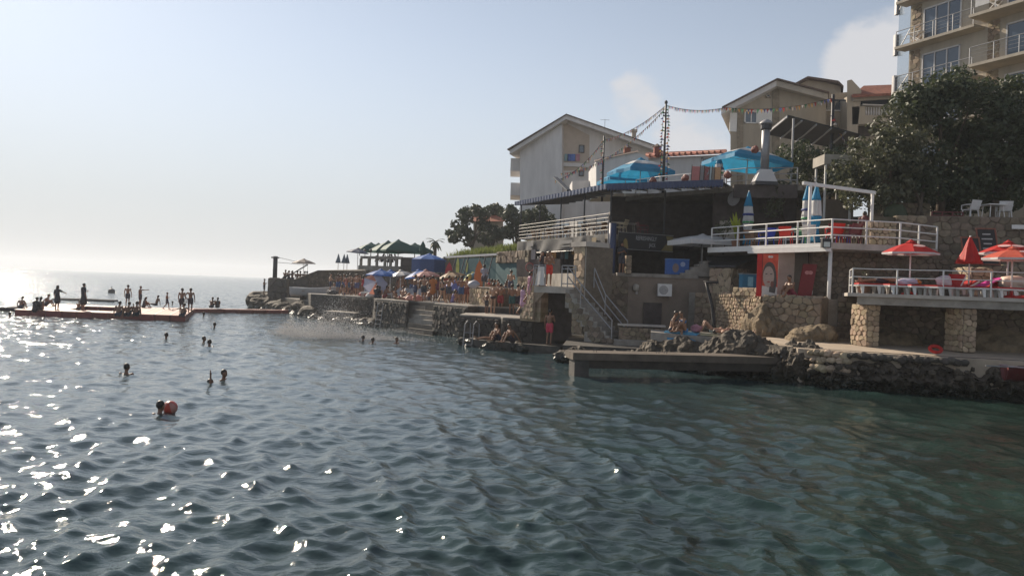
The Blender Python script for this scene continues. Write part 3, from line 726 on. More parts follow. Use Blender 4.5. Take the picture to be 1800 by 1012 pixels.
def disc(c, U, VV, ru, rv, n=20, th=.004, a0=0, a1=2 * math.pi):
    c, U, VV = V(c), V(U), V(VV); N = U.cross(VV).normalized()
    return MB().extrude([c + N * th + U * (ru * math.cos(a0 + (a1 - a0) * k / n)) + VV * (rv * math.sin(a0 + (a1 - a0) * k / n)) for k in range(n)], -N * th)
def shape(c, U, VV, pts, th=.004):
    c, U, VV = V(c), V(U), V(VV); N = U.cross(VV).normalized()
    return MB().extrude([c + N * th + U * p[0] + VV * p[1] for p in pts], -N * th)
KZ = 3.13
# red banner with a large printed portrait (generic), two panels
bA, bB = PX(1334, 34.55, 0), PX(1361, 34.3, 0)
bU = (bB - bA); bU.z = 0; bw = bU.length; bU.normalize(); bN = bU.cross(Zv)
t = thing('advert_banner', 'tall red advertising banner with a printed portrait of a face', 'banner', (bA.x, bA.y, KZ))
bc = bA + Zv * KZ
MB().extrude([bc, bc + bU * bw, bc + bU * bw + Zv * 1.85, bc + Zv * 1.85], -bN * .03).build('panel', 'faded_red', t)
MB().extrude([bc - bU * .24 + bN * -.02, bc - bU * .02 + bN * -.02, bc - bU * .02 - bN * .02 + Zv * 1.85, bc - bU * .24 - bN * .02 + Zv * 1.85], -bN * .03).build('side_panel', 'red_cloth', t)
o_ = bc + bN * .004
fc = bU * (bw * .5)
MB().extrude([o_ + bN * .004, o_ + bU * bw + bN * .004, o_ + bU * bw + Zv * .42 + bN * .004, o_ + Zv * .46 + bN * .004], -bN * .003).build('portrait_blouse', plain((.62, .55, .50)), t)
disc(o_ + fc + Zv * 1.0 - bU * .03, bU, Zv, .27, .50, 22, .006).build('portrait_hair', plain((.09, .07, .06)), t)
shape(o_ + fc, bU, Zv, [(-.02, .2), (.22, .15), (.29, .6), (.24, 1.1), (.02, 1.1)], .0065).build('portrait_hair', plain((.09, .07, .06)), t)
disc(o_ + fc + Zv * .86 - bU * .06, bU, Zv, .23, .45, 22, .010).build('portrait_face', plain((.42, .30, .25)), t)
for s in (-1, 1):
    disc(o_ + fc + Zv * .98 + bU * (.10 * s - .05), bU, Zv, .05, .022, 10, .014).build('portrait_eye', plain((.06, .05, .05)), t)
disc(o_ + fc + Zv * .86 + bU * -.04, bU, Zv, .025, .05, 10, .013).build('portrait_nose', plain((.46, .31, .25)), t)
disc(o_ + fc + Zv * .64 + bU * -.05, bU, Zv, .065, .028, 10, .014).build('portrait_mouth', plain((.35, .06, .05)), t)
disc(o_ + fc + Zv * .54 + bU * .10, bU, Zv, .07, .14, 12, .015).build('portrait_ice_cream', plain((.20, .07, .05)), t)
for zc in (1.72,):
    for s in (-1, 1): disc(o_ + fc + Zv * zc + bU * (.045 * s), bU, Zv, .06, .05, 12, .012).build('heart_mark', plain((.75, .6, .55)), t)
# beige door panel and dark opening behind
dA, dB = PX(1361.5, 35.6, 0), PX(1390, 35.6, 0)
single(MB().extrude([dA + Zv * 3.12, dB + Zv * 3.12, dB + Zv * 5.2, dA + Zv * 5.2], (0, .08, 0)), 'door_panel', 'plaster', 'plain beige door panel beside the red banner', 'door')
# red ice cream stand, leaning panel
rA, rB = PX(1397, 35.2, 0), PX(1421, 35.0, 0)
t = thing('red_sign_board', 'dark red leaning ice cream sign board in the shade of the deck', 'sign', (rA.x, rA.y, KZ))
sh = V((.22, 0, 0))
MB().extrude([rA + Zv * KZ, rB + Zv * KZ, rB + sh + Zv * (KZ + 1.5), rA + sh + Zv * (KZ + 1.5)], (0, .1, 0)).build('board', plain((.20, .018, .022)), t)
rU = (rB - rA).normalized()
cc = (rA + rB) / 2 + sh * .75 + Zv * (KZ + 1.12) + V((0, -.004, 0))
for s in (-1, 1): disc(cc + rU * .07 * s, rU, Zv, .10, .085, 14, .006).build('heart_mark', plain((.55, .25, .25)), t)
shape(cc + Zv * -.3, rU, Zv, [(-.18, -.03), (.18, -.03), (.18, .03), (-.18, .03)], .006).build('name_strip', plain((.5, .28, .28)), t)
disc(cc + Zv * -.85 + rU * .05, rU, Zv, .14, .2, 14, .006).build('cone_picture', plain((.55, .5, .48)), t)
# small stone kiosk with slanted roof, blue box
k0, k1 = PX(1242, 40.2, 0), PX(1280, 38.9, 0)
stone_wall('barbecue_hut', 'little stone barbecue hut with a slanting dark roof', k0, k1, 3.1, 4.45, 1.2, .42, 'stone_pale', 31, sides='fr', cat='hut', asp=1.1, depth=.03)
hut = COL.objects['barbecue_hut']
MB().extrude([V((k0.x - .1, k0.y - .15, 4.5)), V((k1.x + .15, k1.y - .15, 4.5)), V((k1.x + 1.9, k1.y + .9, 5.15)), V((k0.x + .2, k0.y + 1.6, 5.0))], (0, 0, .08)).build('roof', 'metal_dark', hut)
p = PX(1300, 37.6, 0); t = thing('cool_box', 'blue chest freezer standing in the kiosk yard', 'freezer', (p.x, p.y, KZ))
MB().box(p.x, p.y, KZ + .35, p.x + .85, p.y + .6, KZ + 1.0).build('body', plain((.03, .20, .33)), t)
MB().box(p.x - .03, p.y - .03, KZ + 1.0, p.x + .88, p.y + .63, KZ + 1.06).build('lid', plain((.20, .25, .28)), t)
MB().box(p.x + .02, p.y + .02, KZ, p.x + .83, p.y + .58, KZ + .348).build('base', 'metal_dark', t)
MB().box(p.x + .25, p.y - .006, KZ + .45, p.x + .5, p.y - .001, KZ + .9).build('sticker', plain((.3, .6, .7)), t)
stone_wall('parapet', 'low parapet of ochre stones in front of the blue freezer', PX(1284, 36.4, 0), PX(1334, 34.7, 0), 3.12, 3.5, .3, .22, 'stone_pale', 32)
# dark back wall below the upper deck
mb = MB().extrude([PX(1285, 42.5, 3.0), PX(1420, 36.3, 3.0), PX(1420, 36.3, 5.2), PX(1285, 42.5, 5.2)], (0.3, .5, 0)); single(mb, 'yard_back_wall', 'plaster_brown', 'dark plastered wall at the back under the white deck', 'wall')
# curved black pipe
pp = [PX(1237, 37.4, 3.72), PX(1262, 37.4, 3.74), PX(1262, 37.3, 3.70), PX(1240, 37.2, 3.66), PX(1245, 37.0, 3.3), PX(1252, 36.8, 2.6), PX(1255, 36.6, 1.9), PX(1254, 36.5, 1.35)]
single(MB().tube(pp, [.035, .035, .04, .05, .075, .09, .10, .10], 8), 'black_pipe', 'black', 'thick curved black pipe hanging down the stone wall', 'pipe', smooth=True)
# ================================================================ cafe building
C0 = PX(1062, 43.5, 0); L0 = PX(906, 54.6, 0); R0 = PX(1172, 45.2, 0); R1 = PX(1250, 46.0, 0)
FZ, GZ, RZ = 6.23, 4.02, 8.9
# plinth below the lower floor: plaster / stone
t = stone_wall('cafe_plinth', 'stone faced plinth wall below the lower cafe floor', PX(1046, 39.9, 0), PX(1100, 40.3, 0), .6, 3.9, .5, .3, 'stone_grey', 33, depth=.03)
pl = thing('cafe_plinth', 'brown plastered plinth wall with air conditioner below the cafe', 'wall', PX(1100, 40.35, .6))
pa_, pb_ = PX(1100, 40.35, 0), PX(1256, 40.6, 0)
MB().extrude([pa_ + Zv * .6, pb_ + Zv * .6, pb_ + Zv * 3.92, pa_ + Zv * 3.92], (0, .4, 0)).build('wall_face', 'plaster_brown', pl)
MB().extrude([pa_ + Zv * 3.88 + V((-.6, -.12, 0)), pb_ + Zv * 3.88 + V((-1.0, -.12, 0)), pb_ + Zv * 4.06 + V((-1.0, -.12, 0)), pa_ + Zv * 4.06 + V((-.6, -.12, 0))], (0, .5, 0)).build('coping', 'concrete', pl)
for x0, x1, z0, z1, nm, m in ((1128, 1160, .75, 2.6, 'old_door', 'dark_wall'), (1207, 1220, 1.2, 3.2, 'narrow_door', 'concrete'), (1113, 1117, 3.0, 3.4, 'vent', 'metal_grey')):
    a_, b_ = PX(x0, 40.33, 0), PX(x1, 40.36, 0)
    MB().extrude([a_ + Zv * z0, b_ + Zv * z0, b_ + Zv * z1, a_ + Zv * z1], (0, -.05, 0)).build(nm, m, pl)
p = PX(1118, 40.25, 3.35); MB().lathe([(.05, 0), (.16, .04), (.16, .3), (.05, .36)], 10, p - Zv * .2).build('meter', 'plaster', pl, True)
p = PX(1156, 40.1, 2.95); t = thing('air_conditioner', 'white air conditioner unit hung on the brown plinth wall', 'air conditioner', p)
MB().box(p.x, p.y - .05, p.z, p.x + .7, p.y + .24, p.z + .62).build('casing', 'white_paint', t)
disc(p + V((.28, -.052, .31)), V((1, 0, 0)), Zv, .23, .23, 18, .008).build('fan_grille', 'metal_grey', t)
for x in (.08, .55): MB().bar(p + V((x, .05, -.03)), p + V((x, .26, -.03)), .04).build('bracket', 'metal_dark', t)
# lower cafe floor, room
body = thing('cafe_building', 'two storey open seaside cafe under a dark blue corrugated canopy', 'building', (C0.x + 1, C0.y + 2, 3.6))
slab(body, 'lower_floor', [PX(930, 52, 0), PX(1047, 40.5, 0), PX(1256, 41.05, 0), PX(1256, 54, 0), PX(1000, 60, 0)], 1.0, GZ, 'concrete')
bkL, bkR = PX(985, 55, 0), PX(1290, 47, 0)
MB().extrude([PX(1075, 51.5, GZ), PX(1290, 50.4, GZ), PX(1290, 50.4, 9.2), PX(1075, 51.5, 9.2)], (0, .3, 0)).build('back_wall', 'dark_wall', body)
slab(body, 'upper_floor', [L0, C0, R0, R1, PX(1262, 51, 0), PX(1000, 63, 0)], FZ - .3, FZ, 'concrete')
# blue column and thin posts
c = PX(1069.5, 43.2, 0); MB().tube([(c.x, c.y, GZ), (c.x, c.y, FZ + .55)], .2, 12).build('blue_column', 'navy', body, True)
c = PX(1062.5, 43.2, 0); MB().tube([(c.x, c.y, GZ), (c.x, c.y, FZ)], .045, 6).build('post', 'metal_grey', body)
for px, Y in ((984, 49.3), (948, 52), (1240, 45.8)):
    c = PX(px, Y, 0); MB().tube([(c.x, c.y, 2.0), (c.x, c.y, FZ - .3)], .12 if px < 1000 else .04, 8).build('post', 'metal_dark', body)
for f_ in (0, .25, .5, .75, 1):
    c = L0.lerp(C0, f_); MB().tube([(c.x + .1, c.y + .1, FZ), (c.x + .1, c.y + .1, RZ)], .05, 6).build('canopy_post', 'metal_dark', body)
for f_ in (.5, 1):
    c = C0.lerp(R1, f_); MB().tube([(c.x + .1, c.y + .4, FZ), (c.x + .1, c.y + .4, RZ)], .05, 6).build('canopy_post', 'metal_dark', body)
# canopy: corrugated roof with scalloped valance
e0, e1_, e2 = P(905, 357, 55.02), P(1067, 326, 42.89), P(1272, 319, 40.5)
RZ0 = (e0.z + e1_.z + e2.z) / 3
g0, g1, g2 = PX(1000, 60.65, RZ0 + .9), PX(1110, 50.36, RZ0 + .75), PX(1290, 47.65, RZ0 + .7)
can = thing('corrugated_canopy', 'dark blue corrugated canopy roof over the cafe balcony', 'canopy', (e1_.x, e1_.y, RZ0))
def corr(a, b, c_, d, n):      # eave a->b, back d->c_
    mb = MB(); vs_ = []
    for i in range(n + 1):
        f_ = i / n; h = .035 * (1 if i % 2 else -1)
        vs_ += [a.lerp(b, f_) + Zv * h, d.lerp(c_, f_) + Zv * h]
    k = len(vs_); vs_ += [q - Zv * .03 for q in vs_]
    fs = [(2 * i, 2 * i + 2, 2 * i + 3, 2 * i + 1) for i in range(n)] + [(k + 2 * i + 1, k + 2 * i + 3, k + 2 * i + 2, k + 2 * i) for i in range(n)]
    return mb.add(vs_, fs)
corr(e0, e1_, g1, g0, 90).build('roof_sheet', 'metal_dark', can); corr(e1_, e2, g2, g1, 60).build('roof_sheet', 'metal_dark', can)
def valance(a, b, n, m, drop=.22):
    mb = MB(); vs_ = []; U_ = (b - a); Nn = V((U_.y, -U_.x, 0)).normalized()
    for i in range(n * 4 + 1):
        f_ = i / (n * 4); s = abs(math.sin(math.pi * i / 4))
        q = a.lerp(b, f_) + Nn * (.02 + .02 * math.sin(i * .8)); vs_ += [q + Zv * .1, q - Zv * (drop * .6 + drop * .4 * s)]
    fs = [(2 * i + 1, 2 * i + 3, 2 * i + 2, 2 * i) for i in range(n * 4)]
    return mb.add(vs_, fs)
valance(e0, e1_, 60, 'navy').build('valance', mat('valance_cloth', (.10, .13, .22), .6, .25, 2, trans=.3), can)
valance(e1_, e2, 40, 'navy', .3).build('valance', 'navy', can)
for i in range(9):
    f_ = i / 8; MB().bar(e0.lerp(e1_, f_) - Zv * .12, g0.lerp(g1, f_) - Zv * .14, .06, .1).build('rafter', 'metal_dark', can)
for i in range(1, 6):
    f_ = i / 6; MB().bar(e1_.lerp(e2, f_) - Zv * .12, g1.lerp(g2, f_) - Zv * .14, .06, .1).build('rafter', 'metal_dark', can)
# balcony railing, left face (horizontal steel tubes) and wood rails
balc = thing('balcony_railing', 'steel tube balcony railing with many slats along the cafe upper floor', 'railing', (L0.x, L0.y, FZ))
Lu = (C0 - L0).normalized(); Ln = Lu.cross(Zv); Ll = (C0 - L0).length
brail = plain((.16, .145, .135), .55)
for k in range(5): MB().tube([L0 + Zv * (FZ + .22 + k * .22), C0 + Zv * (FZ + .22 + k * .22)], .02, 6).build('rail', brail, balc)
for k in range(10): MB().tube([L0 + Lu * (Ll * k / 9) + Zv * FZ, L0 + Lu * (Ll * k / 9) + Zv * (FZ + 1.1)], .025, 6).build('post', brail, balc)
for k in range(4): MB().tube([C0 + Zv * (FZ + .25 + k * .25), R0 + Zv * (FZ + .25 + k * .25)], .016, 6).build('rail', 'metal_dark', balc)
# sagging cloth banner on the left face
cb = thing('cloth_banner', 'sagging dark grey cloth banner with faded lettering hung below the balcony', 'banner', (L0.x, L0.y, FZ - .8))
mb = MB(); vs_ = []; nu, nv = 70, 10
rnd = random.Random(5)
def fold(f_, g): return .09 * math.sin(f_ * 34 + g * 2.0) * (.35 + .65 * abs(math.sin(f_ * 6.3))) + .05 * math.sin(f_ * 90 + 1.3 * g) * max(0, math.sin(f_ * 9.5))
for i in range(nu + 1):
    f_ = i / nu
    for j in range(nv + 1):
        g = j / nv
        top = .02 + .06 * abs(math.sin(f_ * math.pi * 5)) ** 2
        z = FZ + .02 - top * (1 - g) - g * (.80 + .03 * math.sin(f_ * 20))
        vs_.append(L0 + Lu * (f_ * Ll * .985) + Ln * (.10 + fold(f_, g) * (.3 + g * .7) * .9) + Zv * z)
mb.add(vs_, [(i * (nv + 1) + j, i * (nv + 1) + j + 1, (i + 1) * (nv + 1) + j + 1, (i + 1) * (nv + 1) + j) for i in range(nu) for j in range(nv)])
mb.build('cloth', 'grey_cloth', cb, True)
MB().tube([L0 + Ln * .1 + Zv * (FZ - .83), C0 + Ln * .1 + Zv * (FZ - .83)], .02, 6).build('lower_rail', 'metal_grey', cb)
for f_, wd in ((.62, 1.6), (.2, .9)):
    for r_ in range(2): MB().obox(L0 + Lu * (Ll * f_) + Ln * .22 + Zv * (FZ - .3 - .25 * r_), Lu * wd * (1 if r_ == 0 else .7), Ln * .006, Zv * (.2 if r_ == 0 else .07)).build('faded_print', plain((.17, .165, .16)), cb)
MB().obox(L0 + Lu * (Ll * .9) + Ln * .2 + Zv * (FZ - .42), Lu * .5, Ln * .006, Zv * .5).build('faded_print', plain((.22, .16, .08)), cb)
# printed banner on the right face
rU_ = (R0 - C0).normalized(); rN = rU_.cross(Zv)
s0 = PX(1078, 43.6, 0); sw = (R0 - s0).length
pb = thing('lettered_banner', 'black banner with pale capital lettering and gold corners above the lower cafe', 'banner', (s0.x, s0.y, 5.42))
o_ = s0 + rN * .12
MB().extrude([o_ + Zv * 5.45, o_ + rU_ * sw + Zv * 5.45, o_ + rU_ * sw + Zv * 6.32, o_ + Zv * 6.32], -rN * .02).build('sheet', 'black', pb)
for z in (5.43, 6.34): MB().tube([o_ + Zv * z, o_ + rU_ * sw + Zv * z], .02, 6).build('rail', 'metal_grey', pb)
tx = plain((.42, .42, .43))
text_mesh('REFRESHINGLY', .33, tx, pb, o_ + rU_ * (sw * .50) + Zv * 6.07 + rN * .004, rU_, Zv, narrow=.62)
text_mesh('JACK', .30, tx, pb, o_ + rU_ * (sw * .615) + Zv * 5.72 + rN * .004, rU_, Zv, narrow=.62)
shape(o_, rU_, Zv, [(.25, 5.47), (.65, 5.47), (.57, 5.9), (.49, 6.02), (.42, 6.02), (.33, 5.9)], .006).build('gold_bottle_shape', plain((.24, .17, .05)), pb)
shape(o_, rU_, Zv, [(sw - .8, 5.47), (sw - .02, 5.47), (sw - .02, 6.28), (sw - .5, 6.28), (sw - .38, 5.95)], .006).build('gold_corner', plain((.22, .17, .06)), pb)
# stone stub pillars by the column
for px, lab in ((1100, 'short stone pillar at the front of the shaded lower cafe'), (1060, 'short stone pillar tucked beside the stair tower')):
    p = PX(px - 4.5, 40.15, 0); stone_wall('stub_pillar', lab, p, PX(px + 4.5, 40.15, 0), GZ, GZ + .92, .3, .17, 'stone_pale', px, sides='fl', cat='pillar')
# blue drinks fridge and market parasol on lower floor
p = PX(1172, 41.6, GZ); t = thing('drinks_chest', 'blue printed ice cream chest in the shade of the lower cafe', 'freezer', p)
MB().box(p.x, p.y, GZ + .08, p.x + 1.15, p.y + .6, GZ + .85).build('body', plain((.03, .12, .40)), t)
MB().box(p.x - .02, p.y - .02, GZ + .85, p.x + 1.17, p.y + .62, GZ + .9).build('lid', plain((.1, .22, .45)), t)
disc(p + V((.82, -.004, .62)), V((1, 0, 0)), Zv, .13, .13, 16).build('round_mark', plain((.35, .42, .6)), t)
disc(p + V((.45, -.004, .42)), V((1, 0, 0)), Zv, .17, .24, 14).build('ice_cream_picture', plain((.25, .19, .18)), t)
MB().box(p.x + .05, p.y + .05, GZ, p.x + 1.1, p.y + .55, GZ + .08).build('feet', 'black', t)
# concrete stair climbing right from the lower cafe
t = thing('concrete_steps', 'concrete steps rising beside the blue ice cream chest', 'steps', PX(1195, 40.9, GZ))
for k in range(5):
    p0, p1 = PX(1196 + k * 9, 40.7, 0), PX(1252, 40.7, 0); MB().prism([xy(p0), xy(p1), (p1.x, p1.y + 1.2), (p0.x, p0.y + 1.2)], GZ + .16 * k + .001, GZ + .16 * (k + 1)).build('step', 'concrete', t)
railing('step_handrail', 'thin dark handrail climbing beside the concrete steps', [xy(PX(1165, 42.5, 0)), xy(PX(1226, 42.6, 0))], lambda q: GZ + .0 + max(0, (q[0] - PX(1165, 42.5, 0).x)) * .45, .95, 1.0, 1, 'metal_dark', .02)
# ---------------------------------------------------------------- stair tower and double stair
SZ = 3.24
tw = stone_wall('stair_tower', 'square stone and render tower with a capstone beside the stair landing', PX(1003, 39.1, 0), PX(1022, 38.2, 0), 1.0, 5.2, 1.6, .3, 'stone_pale', 51, sides='f', cat='tower', depth=.03)
a_, b_ = PX(1022.6, 38.2, 0), PX(1059, 38.9, 0)
MB().prism([xy(a_), xy(b_), (b_.x + .3, b_.y + 1.5), (a_.x + .3, a_.y + 1.5)], 1.0, 5.2).build('render_face', 'plaster', tw)
a0_ = PX(999, 39.1, 0)
MB().prism([(a0_.x - .05, a0_.y), (a_.x, a_.y - .18), (b_.x + .12, b_.y - .1), (b_.x + .4, b_.y + 1.7), (a0_.x + .3, a0_.y + 1.7)], 5.203, 5.44).build('cap', 'concrete_light', tw)
dbl = thing('double_stair', 'stone double stair with a landing over a dark arch', 'stairs', PX(970, 38.6, .7))
la, lb_ = PX(935, 39.6, 0), PX(1004, 38.6, 0)
MB().prism([xy(la), xy(lb_), (lb_.x + .9, lb_.y + 1.4), (la.x + .5, la.y + 1.5)], SZ - .32, SZ).build('landing', 'concrete_light', dbl)
# left flight: rises from the promenade to the landing; stepped stone cheek
st0 = PX(912, 40.6, 0)
fl = thing('_', None, None)
bpy.data.objects.remove(fl)
nS = 7; dz = (SZ - 1.58) / nS
for k in range(nS):
    q0 = st0.lerp(la, k / nS); q1 = la + V((.35, 0, 0))
    MB().prism([(q0.x, q0.y), (q1.x, q1.y - .02 - .003 * k), (q1.x + .5, q1.y + 1.3), (q0.x + .5, q0.y + 1.3)], 1.45 + k * dz + (.001 if k else 0), 1.58 + (k + 1) * dz - .002).build('step', 'stone_pale', dbl)
q = PX(937, 39.55, 0)
stones(dbl, V((st0.x, st0.y - .06, 1.56)), la - st0, Zv, (la - st0).to_2d().length, SZ - 1.9, .19, 'stone_pale', 52, depth=.03, mask=lambda u, v: v < u * (SZ - 1.58) / (la - st0).to_2d().length - .02)
MB().extrude([la + Zv * 1.5, la + Zv * (SZ - .325), la + V((.5, -.3, 0)) + Zv * (SZ - .325), la + V((.08, -.05, 0)) + Zv * 2.4, la + V((.05, -.03, 0)) + Zv * 1.5], (.1, 1.1, 0)).build('arch_cheek', 'stone_pale', dbl)
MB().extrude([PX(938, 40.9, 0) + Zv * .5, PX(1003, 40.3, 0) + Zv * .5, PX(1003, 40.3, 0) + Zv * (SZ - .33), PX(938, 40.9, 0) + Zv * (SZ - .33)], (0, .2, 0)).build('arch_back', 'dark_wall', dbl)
# right flight: descends in front of the tower to the low ledge
rt, rb = PX(990, 38.15, 0), PX(1078, 36.2, 0)
fU = (rb - rt); fU.z = 0; fL = fU.length; fU.normalize(); fN = fU.cross(Zv)
nS = 12; dz = (SZ - .75) / nS
for k in range(nS):
    q0 = rt + fU * (fL * (k / nS)); q1 = rt + fU * (fL * ((k + 1) / nS)); zt = SZ - dz * (k + .5)
    MB().prism([xy(q0), xy(q1), xy(q1 - fN * 1.1), xy(q0 - fN * 1.1)], max(.5, zt - .9 if k < 5 else .5), zt).build('step', 'concrete', dbl)
stones(dbl, rt + V((0, 0, .72)) + fN * .002, fU, Zv, fL, SZ - .75, .24, 'stone_grey', 53, depth=.035, mask=lambda u, v: v < (fL - u) * (SZ - .95) / fL and v > (fL * .55 - u) * 1.25)
# rails of the stair
def steel_rail(label, pts, h=.95, rails=(1, .55), m='metal_grey'):
    t = thing('stair_railing', label, 'railing', pts[0])
    for q in pts: MB().tube([q, V(q) + Zv * h], .03, 6).build('post', m, t)
    for f_ in rails: MB().tube([V(q) + Zv * h * f_ for q in pts], .028, 6).build('rail', m, t)
    return t
Lz = lambda px, Y: PX(px, Y, SZ)
fr = steel_rail('light steel guard frame at the left end of the stair landing', [Lz(937.5, 39.5), Lz(958, 39.15)], 1.02, (1, .85, 0.05), 'metal')
steel_rail('light steel guard frame at the right end of the stair landing', [Lz(987, 38.7), Lz(1011, 38.25)], 1.02, (1, .85, .15), 'metal')
steel_rail('steel handrail going down the right flight of the double stair', [rt + fN * .0 + Zv * SZ + fU * .1, rt + fU * (fL * .32) + Zv * (SZ - .32 * (SZ - .75)), rt + fU * (fL * .95) + Zv * .85])
steel_rail('steel handrail on the inner side of the right flight', [rt - fN * 1.05 + Zv * SZ + fU * .9, rt - fN * 1.05 + fU * (fL * .55) + Zv * (SZ - .5 * (SZ - .75)), rt - fN * 1.05 + fU * fL + Zv * .8])
steel_rail('steel handrail of the left flight beside the woman in lilac', [V((st0.x + .35, st0.y - .02, 1.85)), V((la.x + .05, la.y, SZ))])
# white folded sheet hung on the left guard frame
a_, b_ = Lz(942, 39.42), Lz(957, 39.16); U_ = (b_ - a_).normalized(); Nq = U_.cross(Zv)
mb = MB(); vs_ = []
for i in range(9):
    f_ = i / 8
    for j in range(9):
        g = j / 8; wv = .05 * math.sin(f_ * 9 + g) * g
        vs_.append(V(a_).lerp(b_, f_ * (1 - 0.0) + (1 - g) * .25 * (.5 - f_) + (1 - g) * .12) * 1 + Nq * (.05 + wv) + Zv * (.03 + .93 * (1 - g)))
mb.add(vs_, [(i * 9 + j, i * 9 + j + 1, (i + 1) * 9 + j + 1, (i + 1) * 9 + j) for i in range(8) for j in range(8)])
single(mb, 'hanging_sheet', 'white_cloth', 'white cloth sheet hung from the landing guard frame', 'cloth')
# ================================================================ promenade, mural wall, headland
QZ = 1.95
def quay(name, pts, z0, z1, m='quay', rough=True):
    if m == 'quay': struct(MB().prism([xy(p) for p in pts], z1 - .07, z1), 'sunlit_top', 'concrete')  # paler cap paints the sunlit top; the darker body paints the shaded fronts
    return struct(MB().prism([xy(p) for p in pts], z0, z1 - .07 if m == 'quay' else z1), name, m)
# front block by the stair (darker, lower)
fb = [PX(806, 42.6, 0), PX(878, 41.4, 0), PX(882, 40.9, 0), PX(936, 40.4, 0), PX(1004, 40.9, 0), PX(1004, 47, 0), PX(830, 50, 0)]
quay('front_quay', fb, -1, 1.56)
mq = [PX(660, 55.9, 0), PX(716, 52.0, 0), PX(716, 54.0, 0), PX(762, 51.2, 0), PX(762, 49.2, 0), PX(820, 45.9, 0), PX(838, 47.0, 0), PX(935, 45.5, 0), PX(1000, 47.5, 0), PX(1000, 66, 0), PX(640, 72, 0)]
quay('promenade', mq, -1, QZ)
quay('far_quay', [PX(545, 66.5, 0), PX(600, 63.6, 0), PX(659, 59.8, 0), PX(662, 73, 0), PX(520, 80, 0)], -1, QZ - .02)
quay('bathing_ledge', [PX(566, 62.2, 0), PX(622, 60.0, 0), PX(640, 62.0, 0), PX(600, 64.5, 0)], -1, .72)
# thin edge on top of each quay block
for nm, a_, b_, z in (('quay_kerb', fb[0], fb[3], 1.56), ('quay_kerb', mq[0], mq[5], QZ)):
    U_ = (b_ - a_).normalized(); n_ = U_.cross(Zv)
# rough stone cheeks: rocks along the waterline of the blocks
def rock_row(label, pts, n, s0, s1, z, seed, m='rock', group=None):
    rnd = random.Random(seed)
    for i in range(n):
        f_ = i / max(1, n - 1) * (len(pts) - 1); k = min(int(f_), len(pts) - 2); p = pts[k].lerp(pts[k + 1], f_ - k)
        s = rnd.uniform(s0, s1)
        single(rock_mb((p.x + rnd.uniform(-.2, .2), p.y + rnd.uniform(-.15, .15), z + rnd.uniform(-.1, .1)), s * 1.25, s, s * .8, seed * 10 + i, 3, .5), 'shore_rock', m, label, 'rock', group or label)
rock_row('weedy rock at the waterline of the bathing ledge near the splash', [PX(548, 66, 0), PX(575, 61.8, 0), PX(625, 59.6, 0), PX(664, 56, 0)], 9, .35, .7, .0, 31)
rock_row('low flat rock at the foot of the lower platform where three bathers sit', [PX(818, 42.0, 0), PX(870, 40.2, 0), PX(925, 39.2, 0)], 11, .25, .45, .08, 32)
rock_row('broken rock under the far quay by the beached boat', [PX(466, 79, 0), PX(500, 75, 0), PX(530, 71, 0), PX(552, 67, 0)], 9, .6, 1.1, .15, 33)
rock_row('dark rock at the seaward tip of the headland wall', [PX(455, 82, 0), PX(462, 80, 0), PX(474, 78, 0)], 4, .7, 1.3, .6, 34)
# lower bathing platform with slab (bathers sitting, ladder)
quay('lower_platform', [PX(826, 41.0, 0), PX(878, 39.6, 0), PX(985, 38.0, 0), PX(1000, 40.0, 0), PX(884, 40.8, 0), PX(830, 42.2, 0)], -.8, .38, 'wet_concrete')
# rough stone facing for the quay fronts
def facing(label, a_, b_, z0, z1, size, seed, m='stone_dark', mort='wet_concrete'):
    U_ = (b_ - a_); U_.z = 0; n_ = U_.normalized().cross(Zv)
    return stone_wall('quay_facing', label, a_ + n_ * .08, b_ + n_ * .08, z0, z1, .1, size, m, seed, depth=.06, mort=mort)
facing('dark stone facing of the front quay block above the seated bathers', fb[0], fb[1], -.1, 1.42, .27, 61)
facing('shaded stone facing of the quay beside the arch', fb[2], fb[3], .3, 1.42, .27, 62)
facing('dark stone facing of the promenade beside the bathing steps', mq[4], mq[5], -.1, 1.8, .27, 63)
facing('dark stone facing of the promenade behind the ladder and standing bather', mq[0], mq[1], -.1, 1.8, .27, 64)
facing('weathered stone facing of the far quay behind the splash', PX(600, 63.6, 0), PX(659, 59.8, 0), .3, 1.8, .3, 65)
# bathing steps in the recess
bs = thing('bathing_steps', 'wet concrete bathing steps cut into the promenade', 'steps', PX(740, 52, 0))
for k in range(7):
    z1 = QZ - .28 * (k + 1); p0, p1 = PX(716, 53.8 - k * .55, 0), PX(760, 51.4 - k * .55, 0)
    MB().prism([xy(p0), xy(p1), xy(p1 + V((.3, .9, 0))), xy(p0 + V((.3, .9, 0)))], -.6, z1).build('step', 'wet_concrete' if k > 3 else 'concrete', bs)
# ladders
def ladder(label, c, U_, out):
    t = thing('pool_ladder', label, 'ladder', c)
    for s in (-.26, .26):
        b = V(c) + V(U_) * s; o_ = V(out)
        MB().tube([b - o_ * .5 + Zv * .0, b - o_ * .5 + Zv * .85, b - o_ * .2 + Zv * 1.0, b + o_ * .1 + Zv * .85, b + o_ * .35 - Zv * .9], .028, 6).build('side_rail', 'metal', t)
    for k in range(4): MB().tube([V(c) - V(U_) * .26 + V(out) * (.16 + .06 * k) + Zv * (.4 - .3 * k), V(c) + V(U_) * .26 + V(out) * (.16 + .06 * k) + Zv * (.4 - .3 * k)], .02, 5).build('rung', 'metal', t)
ladder('steel bathing ladder on the lower platform beside the seated bathers', PX(826, 41.2, .3), (.9, -.42, 0), (-.42, -.9, 0))
ladder('steel bathing ladder beside the bather standing in white', PX(670, 54.8, .75), (.8, -.6, 0), (-.6, -.8, 0))
quay('ladder_ledge', [PX(662, 55.4, 0), PX(708, 52.6, 0), PX(716, 53.4, 0), PX(668, 56.5, 0)], -.8, .12, 'wet_concrete')
